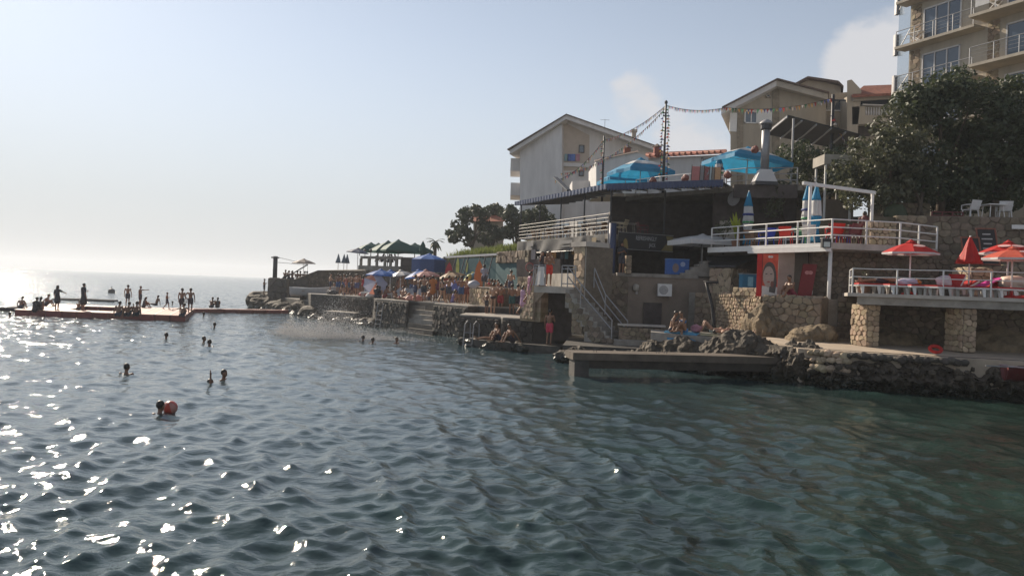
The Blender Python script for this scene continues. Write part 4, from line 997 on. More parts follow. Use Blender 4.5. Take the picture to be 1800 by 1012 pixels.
# stone planter wall on promenade
stone_wall('planter_wall', 'waist high rubble wall standing on the promenade among the crowd', PX(823, 49.4, 0), PX(862, 46.8, 0), 1.56, 2.95, 1.4, .28, 'stone_pale', 66, sides='flt', cap=.05)
stone_wall('bar_base_wall', 'rubble wall below the bar hatch with the life ring', PX(907, 48.8, 0), PX(944, 46.6, 0), 1.9, 3.75, .5, .26, 'stone', 67, sides='fl')
# bar hatch: dark counter with life ring
t = thing('beach_bar', 'dark open beach bar under the cafe balcony', 'bar', PX(925, 52.97, 3.7))
MB().extrude([PX(908, 52.75, 3.78), PX(985, 48.79, 3.78), PX(985, 48.79, 4.95), PX(908, 52.75, 4.95)], (.2, .4, 0)).build('counter_front', 'dark_wall', t)
for px, z0, z1, c in ((968, 5.0, 5.75, (.45, .22, .06)), (963, 4.6, 5.2, (.42, .27, .16)), (989, 5.0, 5.8, (.10, .26, .30)), (1003, 5.3, 5.75, (.45, .28, .08)), (1012, 5.3, 5.75, (.45, .28, .08)), (932, 4.9, 5.5, (.28, .25, .25))):
    a_, b_ = PX(px - 3.6, 50.0, 0), PX(px + 3.6, 49.8, 0)
    MB().extrude([a_ + Zv * z0, b_ + Zv * z0, b_ + Zv * z1, a_ + Zv * z1], (.05, .1, 0)).build('poster', plain(c), t)
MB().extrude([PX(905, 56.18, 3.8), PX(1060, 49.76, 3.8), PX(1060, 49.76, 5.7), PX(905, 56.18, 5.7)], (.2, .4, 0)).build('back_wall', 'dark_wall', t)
lr = thing('life_ring', 'dull red life ring hung on the dark bar front', 'life ring', PX(931.5, 50.8, 4.0))
c = PX(931.5, 50.7, 4.42)
MB().tube([c + V((math.cos(k * math.pi / 12) * .26, 0, math.sin(k * math.pi / 12) * .26)) for k in range(25)], .05, 6).build('ring', plain((.30, .10, .09)), lr, True)
# ---------------------------------------------------------------- mural wall with grass roof
mw0, mw1, mw2 = PX(797, 61.5, 0), PX(868, 56.5, 0), PX(909, 53.0, 0)
t = thing('mural_wall', 'teal painted mural wall under a grassy bank', 'wall', (mw0.x, mw0.y, 2))
mural = mat('mural', (.02, .075, .095), .8, .3, .9, col2=(.05, .14, .15))
MB().extrude([mw0 + Zv * 1.9, mw1 + Zv * 1.9, mw1 + Zv * 5.15, mw0 + Zv * 5.15], (.3, .5, 0)).build('painted_face', mural, t)
MB().extrude([mw1 + Zv * 1.9, mw2 + Zv * 1.9, mw2 + Zv * 4.75, mw1 + Zv * 4.75], (.3, .5, 0)).build('painted_face', mural, t)
mU = (mw1 - mw0).normalized(); mN = mU.cross(Zv)
for f_, zc, ru, rv, c in ((.06, 4.4, .28, .75, (.30, .32, .06)), (.30, 4.55, .2, .5, (.28, .30, .08)), (.45, 3.7, .35, .45, (.55, .50, .12)), (.62, 3.5, .5, .3, (.45, .30, .12)), (.80, 3.9, .3, .5, (.07, .12, .2))):
    disc(mw0.lerp(mw1, f_) + mN * .01 + Zv * zc, mU, Zv, ru, rv, 14).build('painted_blob', plain(c), t)
# awning frame in front: thin leaning poles and fascia
fr = thing('awning_frame', 'bare awning frame of slim dark poles leaning along the mural wall', 'frame', PX(782, 58.5, QZ))
f0, f1 = P(784, 452, 59.5), P(874, 447, 54.0)
MB().bar(f0, f1, .12, .14).build('fascia', 'white_paint', fr)
for f_ in (.22, .40, .47, .70, .80, .93):
    q = f0.lerp(f1, f_); MB().tube([q, q + V((-.75, -.3, QZ - q.z))], .04, 6).build('pole', 'metal_dark', fr)
for f_ in (0, .5, 1): MB().bar(f0.lerp(f1, f_), f0.lerp(f1, f_) + V((.9, 1.9, .1)), .06).build('strut', 'metal_dark', fr)
# grassy bank on top
gb = [PX(783, 62.5, 0), PX(868, 57.6, 0), PX(940, 53.5, 0), PX(980, 60, 0), PX(860, 78, 0), PX(790, 78, 0)]
struct(MB().prism([xy(p) for p in gb], 1, [5.1, 5.3, 5.6, 6.2, 6.3, 5.8]), 'grassy_bank', 'earth')
def grass_patch(name, pts, n, h, seed, m='grass', z=None):
    rg = np.random.default_rng(seed); VS = []
    A, B, C_, D = [np.array(p) for p in pts]
    u, v_ = rg.random((n, 1)), rg.random((n, 1))
    p = A * (1 - u) * (1 - v_) + B * u * (1 - v_) + C_ * u * v_ + D * (1 - u) * v_
    p[:, 2] += h * .3 * np.sin(p[:, 0] * 1.7) * np.cos(p[:, 1] * 1.3)
    th = rg.uniform(0, 6.28, n); w = np.stack([np.cos(th), np.sin(th), np.zeros(n)], 1) * .05
    up = np.stack([rg.normal(0, .3, n), rg.normal(0, .3, n), np.ones(n)], 1) * (h * rg.uniform(.5, 1.3, n))[:, None]
    VS = np.stack([p - w, p + w, p + w * .6 + up * .6, p - w * .3 + up], 1).reshape(-1, 3)
    return tag(leaf_obj(name, VS, m), kind='stuff')
grass_patch('grass', [(*xy(gb[0]), 5.1), (*xy(gb[2]), 5.6), (*xy(gb[3]), 6.2), (gb[0].x + 4, gb[0].y + 12, 5.7)], 9000, .6, 4)
# arch shaped dark underside at the right of the bank
stone_wall('bank_wall', 'curved grey wall under the grassy bank beside the bar', PX(868, 56.2, 0), PX(925, 51.5, 0), 4.75, 5.55, .4, .35, 'stone_grey', 68)
# ---------------------------------------------------------------- terraces behind the crowd up to the green parasols
KT = 4.75
stone_wall('crowd_back_wall', 'long dark stone wall behind the blue beach umbrellas', PX(632, 74, 0), PX(790, 63.5, 0), 1.9, 4.1, .5, .55, 'stone_dark', 69, depth=.07)
kt = [PX(630, 84.5, 0), PX(672, 83.0, 0), PX(702, 82.0, 0), PX(792, 80, 0), PX(800, 100, 0), PX(640, 105, 0)]
t = thing('kiosk_terrace', 'concrete bar terrace with open parapet panels under green parasols', 'terrace', (kt[1].x, kt[1].y, 1.5))
MB().prism([xy(p) for p in kt], 1.5, KT).build('podium', 'concrete', t)
for a_, b_ in ((kt[0], kt[1]), (kt[1], kt[2])):
    U_ = (b_ - a_); U_.z = 0; L_ = U_.length; U_.normalize(); n_ = U_.cross(Zv)
    MB().extrude([a_ + Zv * 5.5, b_ + Zv * 5.5, b_ + Zv * 5.78, a_ + Zv * 5.78], -n_ * .3).build('parapet_rail', 'concrete', t)
    MB().extrude([a_ + Zv * 4.3 + n_ * .3, b_ + Zv * 4.3 + n_ * .3, b_ + Zv * (KT + .02) + n_ * .3, a_ + Zv * (KT + .02) + n_ * .3], -n_ * .3).build('terrace_edge', 'concrete', t)
    for k in range(4):
        q = a_ + U_ * (L_ * k / 3); MB().obox(q - n_ * .15 + Zv * 5.12, U_ * .22, n_ * .22, Zv * .75).build('parapet_post', 'concrete', t)
for a_, b_ in ((kt[2], kt[3]),):
    MB().extrude([a_ + Zv * 3.2, b_ + Zv * 3.2, b_ + Zv * 5.72, a_ + Zv * 5.72], (0, .4, 0)).build('side_wall', 'dark_wall', t)
# retaining slope towards the headland
hs = [PX(497, 78.5, 0), PX(556, 76, 0), PX(640, 73.5, 0), PX(640, 79, 0), PX(556, 82, 0), PX(497, 84, 0)]
struct(MB().prism([xy(p) for p in hs], -1, [2.6, 4.0, 4.1, 4.3, 4.0, 2.6]), 'headland_slope', 'rock')
# headland wall block
hw = [PX(470, 79, 0), PX(503, 77.2, 0), PX(560, 76.4, 0), PX(640, 75, 0), PX(640, 96, 0), PX(480, 100, 0)]
struct(MB().prism([xy(p) for p in hw[:3] + [PX(560, 92, 0), PX(470, 95, 0)]], -1, 3.08), 'headland_quay', 'quay')
stone_wall('headland_wall', 'big dark stone wall at the seaward end of the headland', PX(469.5, 78.6, 0), PX(503, 76.9, 0), .4, 3.06, .3, .7, 'stone_dark', 70, depth=.07)
struct(MB().prism([xy(PX(640, 73.0, 0)), xy(PX(720, 70, 0)), xy(PX(792, 66, 0)), xy(PX(792, 80.5, 0)), xy(PX(640, 84, 0))], 1.0, [4.05, 4.05, 4.0, 4.2, 4.2]), 'middle_terrace', 'quay')
# boat cradle slip
quay('boat_slip', [PX(500, 76, 0), PX(548, 67.5, 0), PX(600, 65, 0), PX(612, 72, 0), PX(520, 79, 0)], -1, 1.30)
# beached white boat
def boat(label, c, L, w, h, rz, m_h, m_in):
    t = thing('beached_boat', label, 'boat', c, rz, local=True)
    n = 14; rows = []
    for i in range(n + 1):
        s = i / n; wx = w / 2 * math.sin(math.pi * min(1, .12 + s * .6)) * (1 if s < .75 else math.cos((s - .75) / .25 * 1.45)); sh = h * (1 + .25 * (s - .4) ** 2 + (.25 * s ** 3))
        rows.append([(-L / 2 + L * s, -wx, sh), (-L / 2 + L * s, -wx * .75, h * .35), (-L / 2 + L * s, 0, .06 * h + (.5 * h * max(0, s - .85) / .15)), (-L / 2 + L * s, wx * .75, h * .35), (-L / 2 + L * s, wx, sh)])
    mb = MB(); mb.add([p for r_ in rows for p in r_], [(i * 5 + j, i * 5 + j + 1, (i + 1) * 5 + j + 1, (i + 1) * 5 + j) for i in range(n) for j in range(4)] + [(4, 3, 2, 1, 0)])
    mb.build('hull', m_h, t, True)
    MB().tube([r_[0] for r_ in rows] + [r_[4] for r_ in rows[::-1]], .045, 5).build('gunwale', 'white_paint', t)
    for s in (.3, .6): MB().box(-L / 2 + L * s, -w * .42, h * .7, -L / 2 + L * s + .25, w * .42, h * .76).build('thwart', m_in, t)
    for s in (.25, .7): MB().box(-L / 2 + L * s, -w * .35, -.25, -L / 2 + L * s + .15, w * .35, .12).build('cradle', 'trunk', t)
    return t
boat('white rowing boat hauled out on the slip below the headland', PX(553, 70.0, 1.52), 4.6, 1.5, .8, R(-12), plain((.45, .45, .46)), plain((.3, .2, .12)))
# hoist: mast, boom and stays
hp = PX(483, 80, 3.05); t = thing('boat_hoist', 'rusty steel boat hoist with mast and stayed boom on the headland', 'crane', hp)
MB().tube([hp, hp + Zv * 2.25], .22, 10).build('mast', 'metal_dark', t, True)
be = P(541, 465, 79); bb = P(514, 481, 79.5)
MB().tube([P(484, 495, 79.6), bb, be], .06, 6).build('boom', 'metal_dark', t)
tp = hp + Zv * 2.2
for d in (0, -.55): MB().tube([tp + Zv * d, be + Zv * (.02 + d * .1)], .02, 5).build('stay', 'metal_dark', t)
MB().tube([be, be - Zv * 1.3], .015, 5).build('hook_line', 'metal_dark', t)
MB().box(hp.x - .35, hp.y - .3, hp.z + 2.05, hp.x + .3, hp.y + .3, hp.z + 2.18).build('head_plate', 'metal_dark', t)
MB().box(hp.x - .4, hp.y - .4, hp.z - .02, hp.x + .4, hp.y + .4, hp.z + .1).build('base', 'concrete', t)
# ---------------------------------------------------------------- swimming raft of red floats
rf = thing('swimming_raft', 'large red modular swimming raft with pale deck lines', 'raft', (-27, 55, .0))
W, D = 1.05, 1.25
fm = MB().box(-W / 2 + .02, -D / 2 + .02, -.3, W / 2 - .02, D / 2 - .02, .34)
dm = MB().box(-W / 2 + .03, -D / 2 + .03, .34, W / 2 - .03, D / 2 - .03, .385)
rm = MB().box(-W / 2 - .045, -D / 2 + .03, .36, -W / 2 + .045, D / 2 - .03, .40)
fme, dme, rme = (x.build(n_, m, None) for x, n_, m in ((fm, 'float_block', 'raft_side'), (dm, 'deck_panel', 'raft_deck'), (rm, 'deck_strip', 'white_paint')))
meshes = [o.data for o in (fme, dme, rme)]
for me_ in meshes:
    for v_ in me_.vertices: v_.co.x -= .344 * v_.co.y
for o in (fme, dme, rme): bpy.data.objects.remove(o)
def float_at(x, y):
    fo = bpy.data.objects.new('float_block', meshes[0]); COL.objects.link(fo); fo.parent = rf; fo.location = (x + 27, y - 55, 0)
    for me_, nm in ((meshes[1], 'deck_panel'), (meshes[2], 'deck_strip')):
        o = bpy.data.objects.new(nm, me_); COL.objects.link(o); o.parent = fo
X0 = -33.2
for j in range(9):
    for i in range(11):
        y = 54.4 + j * D; x = X0 + i * W - j * D * .344
        hole = (3 <= i <= 6 and 2 <= j <= 6)
        if not hole: float_at(x, y)
wk = thing('floating_walkway', 'narrow red floating walkway joining the raft to the headland', 'walkway', (-22, 69.5, 0))
for k in range(8):
    o = bpy.data.objects.new('float_block', meshes[0]); COL.objects.link(o); o.parent = wk; o.location = (-5.6 + k * 1.04, -2.6 + k * .62, -.08); o.rotation_euler = (0, 0, R(31))
    d_ = bpy.data.objects.new('deck_panel', meshes[1]); COL.objects.link(d_); d_.parent = o
# low inflatables beyond and to the left
def inflatable(label, c, L, w, rz):
    t = thing('inflatable_float', label, 'inflatable', c, rz, local=True)
    for s in (-1, 1): MB().tube([(-L / 2, s * w / 2, .15), (-L / 2 + .3, s * w / 2, .2), (0, s * w / 2, .22), (L / 2 - .3, s * w / 2, .2), (L / 2, s * w * .3, .3)], [.16, .2, .22, .2, .12], 8).build('side_tube', plain((.02, .02, .024), .9), t, True)
    MB().box(-L / 2 + .1, -w / 2, .05, L / 2 - .3, w / 2, .2).build('floor', plain((.02, .02, .024), .9), t)
inflatable('dark inflatable float drifting beyond the raft', PX(150, 84, -.22), 6.2, 1.3, R(3))
inflatable('dark inflatable boat moored at the left side of the raft', PX(36, 59, -.12), 3.0, 1.3, R(-5))
c = PX(196, 118, 0); t = thing('buoy', 'small round dark buoy out on the glittering sea', 'buoy', c)
MB().lathe([(.1, -.3), (.42, -.1), (.5, .2), (.42, .5), (.1, .65)], 12, c).build('float', 'metal_dark', t, True); MB().tube([c + Zv * .6, c + Zv * .95], .06, 6).build('eye', 'metal_dark', t)
c = PX(352, 2000, 0); t = thing('sailing_boat', 'tiny far sailing boat on the horizon', 'boat', c)
MB().extrude([c + V((-4, 0, .3)), c + V((4.5, 0, .3)), c + V((5.2, 0, 1.4)), c + V((-4.4, 0, 1.4))], (0, 2, 0)).build('hull', 'metal_grey', t)
MB().tube([c + V((0, 1, 1)), c + V((0, 1, 11))], .12, 6).build('mast', 'metal_grey', t)
# ================================================================ houses
def wallpoly(parent, pts, d, m, name='wall'): return MB().extrude(pts, d).build(name, m, parent)
def window(parent, o, U, w, h, N, fm='white_paint', panes=1, name='window'):
    """o lower-left corner on the wall; U along the wall; N outward"""
    o, U, N = V(o), V(U).normalized(), V(N).normalized()
    f = MB()
    for a_, b_ in (((0, 0), (w, 0)), ((0, h), (w, h)), ((0, 0), (0, h)), ((w, 0), (w, h))): f.obox(o + U * (a_[0] + b_[0]) / 2 + Zv * (a_[1] + b_[1]) / 2 + N * .03, U * (abs(b_[0] - a_[0]) + .09), N * .1, Zv * (abs(b_[1] - a_[1]) + .09))
    for k in range(1, panes): f.obox(o + U * (w * k / panes) + Zv * h / 2 + N * .03, U * .08, N * .092, Zv * h)
    fo = f.build(name, fm, parent)
    for k in range(panes): MB().obox(o + U * (w * (k + .5) / panes) + Zv * h / 2 + N * .006, U * (w / panes - .07), N * .03, Zv * (h - .09)).build('pane', 'glass', fo, off=V(parent['_o']))
    return fo
# --- white gabled apartment house
Yh = 85
wh = thing('white_house', 'white gabled apartment house with stacked side balconies behind the cafe', 'house', P(1000, 430, Yh))
q = lambda px, py, Y=Yh: P(px, py, Y)
G = [q(914, 420, 88), q(988, 420, 84.5), q(988, 218, 84.5), q(914, 264, 88)]
bk = V((4, 14, 0))
wallpoly(wh, G, bk, 'plaster_white', 'wall')
# right part: recessed loggia bay
wallpoly(wh, [q(988, 420, 85.4), q(1148, 420, 85.4), q(1148, 262, 85.4), q(1070, 228, 85.4), q(996, 207, 85.4), q(988, 212, 85.4)], bk, 'plaster_white', 'wall')
loggia = mat('loggia_plaster', (.45, .38, .32), .9, .1, 1)
wallpoly(wh, [q(990, 300, 85.36), q(1036, 300, 85.36), q(1036, 238, 85.36), q(990, 214, 85.36)], (0, .03, 0), loggia, 'loggia_back')
# roof slabs
rt_ = 3.2
pk, el_, er = q(995, 202, 83.6), q(896, 264, 87.6), q(1152, 257, 83.6)
MB().extrude([el_, pk, pk - Zv * .45, el_ - Zv * .45], bk).build('roof', 'plaster_white', wh)
MB().extrude([pk + V((.01, 0, 0)), er, er - Zv * .42, pk + V((.01, 0, -.45))], bk).build('roof', 'plaster_white', wh)
MB().extrude([el_ + Zv * .07 - V((.3, .2, 0)), pk + Zv * .08 - V((0, .2, 0)), pk + Zv * .003 - V((0, .2, 0)), el_ + Zv * .003 - V((.3, .2, 0))], bk).build('roof_tiles', 'roof_dark', wh)
MB().extrude([pk + Zv * .08 + V((.01, -.2, 0)), er + Zv * .07 - V((0, .2, 0)), er + Zv * .003 - V((0, .2, 0)), pk + Zv * .003 + V((.01, -.2, 0))], bk).build('roof_tiles', 'roof_dark', wh)
for y0, y1 in ((278, 300), (321, 343)):
    b0 = q(897, y1, 88.8); h = (y1 - y0) * 88.8 / FPX
    MB().box(b0.x, b0.y, b0.z, b0.x + 1.25, b0.y + 5, b0.z + h).build('balcony', 'plaster_white', wh)
gU = (G[1] - G[0]); gU.z = 0; gU.normalize(); gN = gU.cross(Zv)
for px, py, w, h in ((933, 281, .9, 1.35), (934, 323, .9, 1.35)):
    a_ = q(px, py, 87.0) + gN * .0
    p = G[0].lerp(G[1], (px - 914) / 74); p = V((p.x, p.y, a_.z)); window(wh, p, gU, w, h, gN, 'plaster_white', 2, 'shuttered_window')
for py in (241, 265, 308):
    p = G[0].lerp(G[1], (968 - 914) / 74); z = q(968, py, 85.3).z; MB().obox(V((p.x, p.y, z)) + gN * .04, gU * .3, gN * .08, Zv * .55).build('vent_box', 'plaster', wh)
p = q(1018, 268, 85.33); window(wh, p, (1, 0, 0), .5, .75, (0, -1, 0), 'metal_dark', 1)
p = q(1018, 309, 85.33); window(wh, p, (1, 0, 0), .45, .5, (0, -1, 0), 'metal_dark', 1)
for px, c in ((992, (.2, .32, .36)), (997, (.04, .1, .35)), (1004, (.05, .13, .4)), (1012, (.35, .15, .2))):
    a_ = q(px, 283, 85.2); MB().box(a_.x, a_.y, a_.z, a_.x + .42, a_.y + .03, a_.z + .75).build('laundry', plain(c), wh)
MB().obox(q(1013, 290, 85.2), (2.9, 0, 0), (0, .08, 0), (0, 0, .4)).build('loggia_parapet', 'plaster_white', wh)
for px, py in ((1114, 230),):
    c = q(px, 244, 86); MB().box(c.x - .22, c.y - .2, c.z, c.x + .22, c.y + .2, c.z + .7).build('chimney', 'plaster', wh); MB().box(c.x - .32, c.y - .3, c.z + .7, c.x + .32, c.y + .3, c.z + .98).build('chimney_cap', 'plaster', wh)
c = q(1063, 224, 86.5); MB().tube([c, c + Zv * .9], .02, 4).add([], []).build('aerial', 'metal_dark', wh); MB().bar(c + Zv * .8 - V((.5, 0, 0)), c + Zv * .8 + V((.5, 0, 0)), .03).build('aerial_arm', 'metal_dark', wh)
# --- low white annex with tiled roof and little chimneys
an = thing('white_annex', 'low white house with terracotta roof edge behind the blue parasols', 'house', P(1180, 330, 62))
A = lambda px, py, Y=62: P(px, py, Y)
wallpoly(an, [A(1140, 340), A(1275, 340), A(1275, 272), A(1140, 278)], (1.2, 6, 0), 'plaster_white', 'wall')
wallpoly(an, [A(1048, 340, 61), A(1140, 340, 61), A(1140, 277, 61), A(1118, 268, 61), A(1080, 275, 61), A(1048, 283, 61)], (0, 6, 0), 'plaster_white', 'wall')
MB().extrude([A(1136, 278, 61.5), A(1278, 270, 61.5), A(1278, 264, 63), A(1136, 270, 63)], (0, .3, .12)).build('roof_edge', 'roof_tile', an)
for k in range(13):
    c = A(1142 + k * 10.4, 273 - k * .55, 61.4); MB().tube([c, c + V((0, 1.6, .3))], .09, 6).build('ridge_tile', 'roof_tile', an)
MB().extrude([A(1046, 284, 60.8), A(1085, 274, 60.8), A(1122, 267, 60.8), A(1122, 264, 61.5), A(1085, 271, 61.5), A(1046, 281, 61.5)], (0, .5, .05)).build('roof_edge', 'roof_dark', an)
for px, py in ((1103, 270), (1156, 268)):
    c = A(px, py, 62); MB().box(c.x - .25, c.y, c.z - .3, c.x + .25, c.y + .5, c.z + .45).build('chimney', 'roof_tile', an); MB().lathe([(.42, 0), (.02, .28)], 4, c + Zv * .45 + V((0, .25, 0))).build('chimney_roof', 'roof_dark', an)
window(an, A(1233, 296, 61.98), (1, 0, 0), .62, .8, (0, -1, 0), 'metal_grey')
c = A(1200, 300, 61.9); MB().extrude([A(1006, 345, 66), A(1048, 345, 66), A(1048, 318, 66), A(1006, 318, 66)], (0, 3, 0)).build('garden_wall', 'plaster_white', an)
# --- ochre gabled house
Yo = 68
oh = thing('ochre_house', 'ochre gabled house with white shuttered window and stone corner strips', 'house', P(1360, 300, Yo))
O = lambda px, py, Y=Yo: P(px, py, Y)
wallpoly(oh, [O(1284, 330), O(1452, 330), O(1452, 166), O(1366, 147), O(1284, 196)], (4, 11, 0), 'plaster_ochre', 'wall')
for x0, x1, yt in ((1296, 1306, 192), (1358, 1370, 152)):
    MB().extrude([O(x0, 330, Yo - .08), O(x1, 330, Yo - .08), O(x1, yt, Yo - .08), O(x0, yt + 4, Yo - .08)], (0, .07, 0)).build('stone_strip', mat('strip', (.24, .20, .15), .9, .4, 3), oh)
pk, el_, er = O(1365, 141, Yo - .9), O(1268, 191, Yo - .9), O(1456, 165, Yo - .9)
for a_, b_ in ((el_, pk), (pk + V((.01, 0, 0)), er)):
    MB().extrude([a_, b_, b_ - Zv * .5, a_ - Zv * .5], (4.4, 12, 0)).build('roof', 'plaster_white' if a_ is el_ else 'plaster', oh)
    MB().extrude([a_ + Zv * .13 - V((0, .2, 0)), b_ + Zv * .13 - V((0, .2, 0)), b_ + Zv * .003 - V((0, .2, 0)), a_ + Zv * .003 - V((0, .2, 0))], (4.4, 12, 0)).build('roof_tiles', 'roof_dark', oh)
window(oh, O(1309, 216, Yo - .02), (1, 0, 0), 1.05, 1.0, (0, -1, 0), 'white_paint', 2)
MB().obox(O(1343, 206, Yo - .04), (1.35, 0, 0), (0, .08, 0), (0, 0, 1.15)).build('white_shutter', 'white_paint', oh)
MB().obox(O(1289, 215, Yo - .04), (.6, 0, 0), (0, .08, 0), (0, 0, 1.6)).build('white_shutter', 'white_paint', oh)
window(oh, O(1347, 171, Yo - .02), (1, 0, 0), .3, .25, (0, -1, 0), 'plaster')
# right block with second gable and window
O2 = lambda px, py, Y=70: P(px, py, Y)
ob = thing('ochre_annex', 'ochre house block with hipped dark roof and twin window', 'house', P(1440, 300, 70))
wallpoly(ob, [O2(1413, 330), O2(1490, 330), O2(1490, 162), O2(1413, 170)], (3.7, 9, 0), 'plaster_ochre', 'wall')
wallpoly(ob, [P(1396, 170, 74), P(1478, 170, 74), P(1478, 152, 74), P(1421, 138, 74), P(1396, 150, 74)], (2.3, 6, 0), 'plaster_ochre', 'gable')
for a_, b_ in ((P(1392, 149, 73.4), P(1420, 134, 73.4)), (P(1420.2, 134, 73.4), P(1474, 142, 73.4)), (P(1474.2, 142, 73.4), P(1483, 151, 73.4))): MB().extrude([a_, b_, b_ - Zv * .2, a_ - Zv * .2], (2.7, 7, 0)).build('roof', 'roof_dark', ob)
window(ob, O2(1447, 194, 69.98), (1, 0, 0), 1.55, .9, (0, -1, 0), 'white_paint', 2)
# fin wall and balcony house
O3 = lambda px, py, Y=66: P(px, py, Y)
bh = thing('balcony_house', 'cream house with white balustrade balcony and red tiled roof', 'house', P(1530, 300, 66))
wallpoly(bh, [O3(1489, 330), O3(1498, 330), O3(1514, 158), O3(1497, 140), O3(1489, 142)], (2.7, 6, 0), 'plaster_cream', 'fin_wall')
wallpoly(bh, [O3(1498, 330, 67.5), O3(1600, 330, 67.5), O3(1600, 165, 67.5), O3(1498, 165, 67.5)], (0, 6, 0), 'plaster_cream', 'wall')
wallpoly(bh, [O3(1498, 219), O3(1521, 218), O3(1521, 187), O3(1498, 188)], (.1, .3, 0), 'plaster_cream', 'balcony_parapet')
wallpoly(bh, [O3(1521, 218), O3(1600, 213), O3(1600, 202), O3(1521, 203)], (.1, .3, 0), 'plaster_cream', 'balcony_parapet')
wallpoly(bh, [O3(1498, 219, 66.3), O3(1600, 213, 66.3), O3(1600, 212, 67.4), O3(1498, 218, 67.4)], (0, 0, -.15), 'plaster_cream', 'balcony_floor')
MB().obox(O3(1558, 186, 66.1), (4, 0, 0), (0, .3, 0), (0, 0, .1)).build('balustrade_rail', 'plaster_white', bh)
for k in range(15):
    c = O3(1522 + k * 4.6, 203, 66.1); MB().lathe([(.05, 0), (.09, .2), (.05, .45), (.04, .68)], 6, c).build('baluster', 'plaster_white', bh)
wallpoly(bh, [O3(1500, 186, 67.46), O3(1600, 186, 67.46), O3(1600, 172, 67.46), O3(1500, 172, 67.46)], (0, .03, 0), 'glass', 'balcony_opening')
wallpoly(bh, [O3(1500, 240, 67.46), O3(1600, 240, 67.46), O3(1600, 218, 67.46), O3(1500, 222, 67.46)], (0, .03, 0), 'dark_wall', 'lower_opening')
MB().extrude([O3(1498, 172, 65.4), O3(1600, 166, 65.4), O3(1600, 152, 68.5), O3(1520, 155, 68.5)], (0, .2, .25)).build('roof', 'roof_tile', bh)
wallpoly(bh, [O3(1500, 178, 65.8), O3(1600, 172, 65.8), O3(1600, 166, 65.8), O3(1500, 172, 65.8)], (0, .2, 0), 'plaster', 'eave_beam')
# --- hotel
ht = thing('hotel_block', 'tall cream hotel with steel balcony rails and rubble stone strips', 'hotel', P(1700, 330, 50))
hA, hB = PX(1599, 52.5, 20), PX(1733, 47.8, 20); hA.z = hB.z = 0
hU = (hB - hA); hU.z = 0; hL = hU.length; hU.normalize(); hN = hU.cross(Zv)
H = lambda u, z, n=0: hA + hU * u + hN * n + Zv * z
ST = 2.95; zf = P(1590, 85, 52.5).z     # a balcony floor level
MB().extrude([H(0, 4), H(14, 4), H(14, 34), H(0, 34)], -hN * 9).build('wall', 'plaster_cream', ht)
eA = hA - hN * .05 - hU * .02; eB = PX(1577, 57.5, 20); eB.z = 0
MB().extrude([eA + Zv * 4 - hU * .03, eA + Zv * 34 - hU * .03, eB + Zv * 34, eB + Zv * 4], (.02, .008, 0)).build('end_glazing', 'glass_blue', ht)
for k in range(-2, 3):
    z = zf + ST * k + 1.25; MB().extrude([eA + Zv * z + (eA - eB).normalized() * .02, eB + Zv * z, eB + Zv * (z + .06), eA + Zv * (z + .06)], (-.05, -.02, 0)).build('glazing_bar', 'white_paint', ht)
    MB().obox(eB + Zv * (zf + ST * k - 1.2) + V((-.15, 0, 0)), (.25, 0, 0), (0, .3, 0), (0, 0, 1.5)).build('end_balcony_rail', 'metal_grey', ht)
for k in range(-3, 3):
    z = zf + ST * k
    # bay 1
    MB().prism([xy(H(-.35, 0, 0)), xy(H(-.35, 0, 1.0)), xy(H(hL - .05, 0, 1.0)), xy(H(hL - .05, 0, 0))], z - .16, z).build('balcony_slab', 'plaster_cream', ht)
    # bay 2, stepped forward
    MB().prism([xy(H(hL - .05, 0, 0)), xy(H(hL - .05, 0, 1.5)), xy(H(hL + 6, 0, 1.5)), xy(H(hL + 6, 0, 0))], z + .25, z + .42).build('balcony_slab', 'plaster_cream', ht)
    for u0, u1, n, zz in ((-.3, hL - .15, .92, z), (hL + .05, hL + 5.9, 1.42, z + .42)):
        rail = MB().tube([H(u0, zz + 1.0, n), H(u1, zz + 1.0, n)], .028, 5).build('balcony_rail', 'metal', ht)
        for i in range(5):
            u = u0 + (u1 - u0) * i / 4; MB().tube([H(u, zz, n), H(u, zz + .98, n)], .03, 5).build('rail_post', 'metal', rail, off=V(ht['_o']))
        for hh, rr in ((.78, .01), (.56, .01), (.34, .01)): MB().tube([H(u0, zz + hh, n), H(u1, zz + hh, n)], rr, 5).build('rail_wire', 'metal', rail, off=V(ht['_o']))
    w_ = window(ht, H(1.05, z + .05, 0), hU, 2.55, 2.2, hN, 'plaster_white', 3, 'balcony_window')
    w_ = window(ht, H(hL + 1.35, z + .48, 0), hU, 2.6, 2.2, hN, 'plaster_white', 2, 'balcony_window')
    for u0 in (.08, hL + .15): stones(ht, H(u0, z + .02 + (.42 if u0 > 1 else 0), 0), hU, Zv, .75, ST - .25, .3, 'stone', 700 + k * 3 + int(u0), depth=.04)
def lean_table(label, u, z, n, cloth=None):
    t = thing('balcony_table', label, 'table', H(u, z, n))
    MB().obox(H(u + .4, z + .7, n), hU * .95, hN * .5, Zv * .04).build('top', 'white_paint', t)
    for s in (-1, 1):
        MB().bar(H(u, z, n + .2 * s), H(u + .8, z + .68, n + .2 * s), .05).build('leg', 'white_paint', t); MB().bar(H(u + .8, z, n + .21 * s), H(u, z + .68, n + .21 * s), .05).build('leg', 'white_paint', t)
lean_table('white folding table on the hotel balcony', .45, zf, .5)
lean_table('white folding table with towel on the upper hotel balcony', hL + .8, zf + .42, .9)
o = MB().obox(H(hL + .75, zf + .42 + .72, 1.47), hU * .85, hN * .03, Zv * .75); single(o, 'balcony_towel', 'white_cloth', 'white towel hanging over the hotel balcony rail', 'towel')
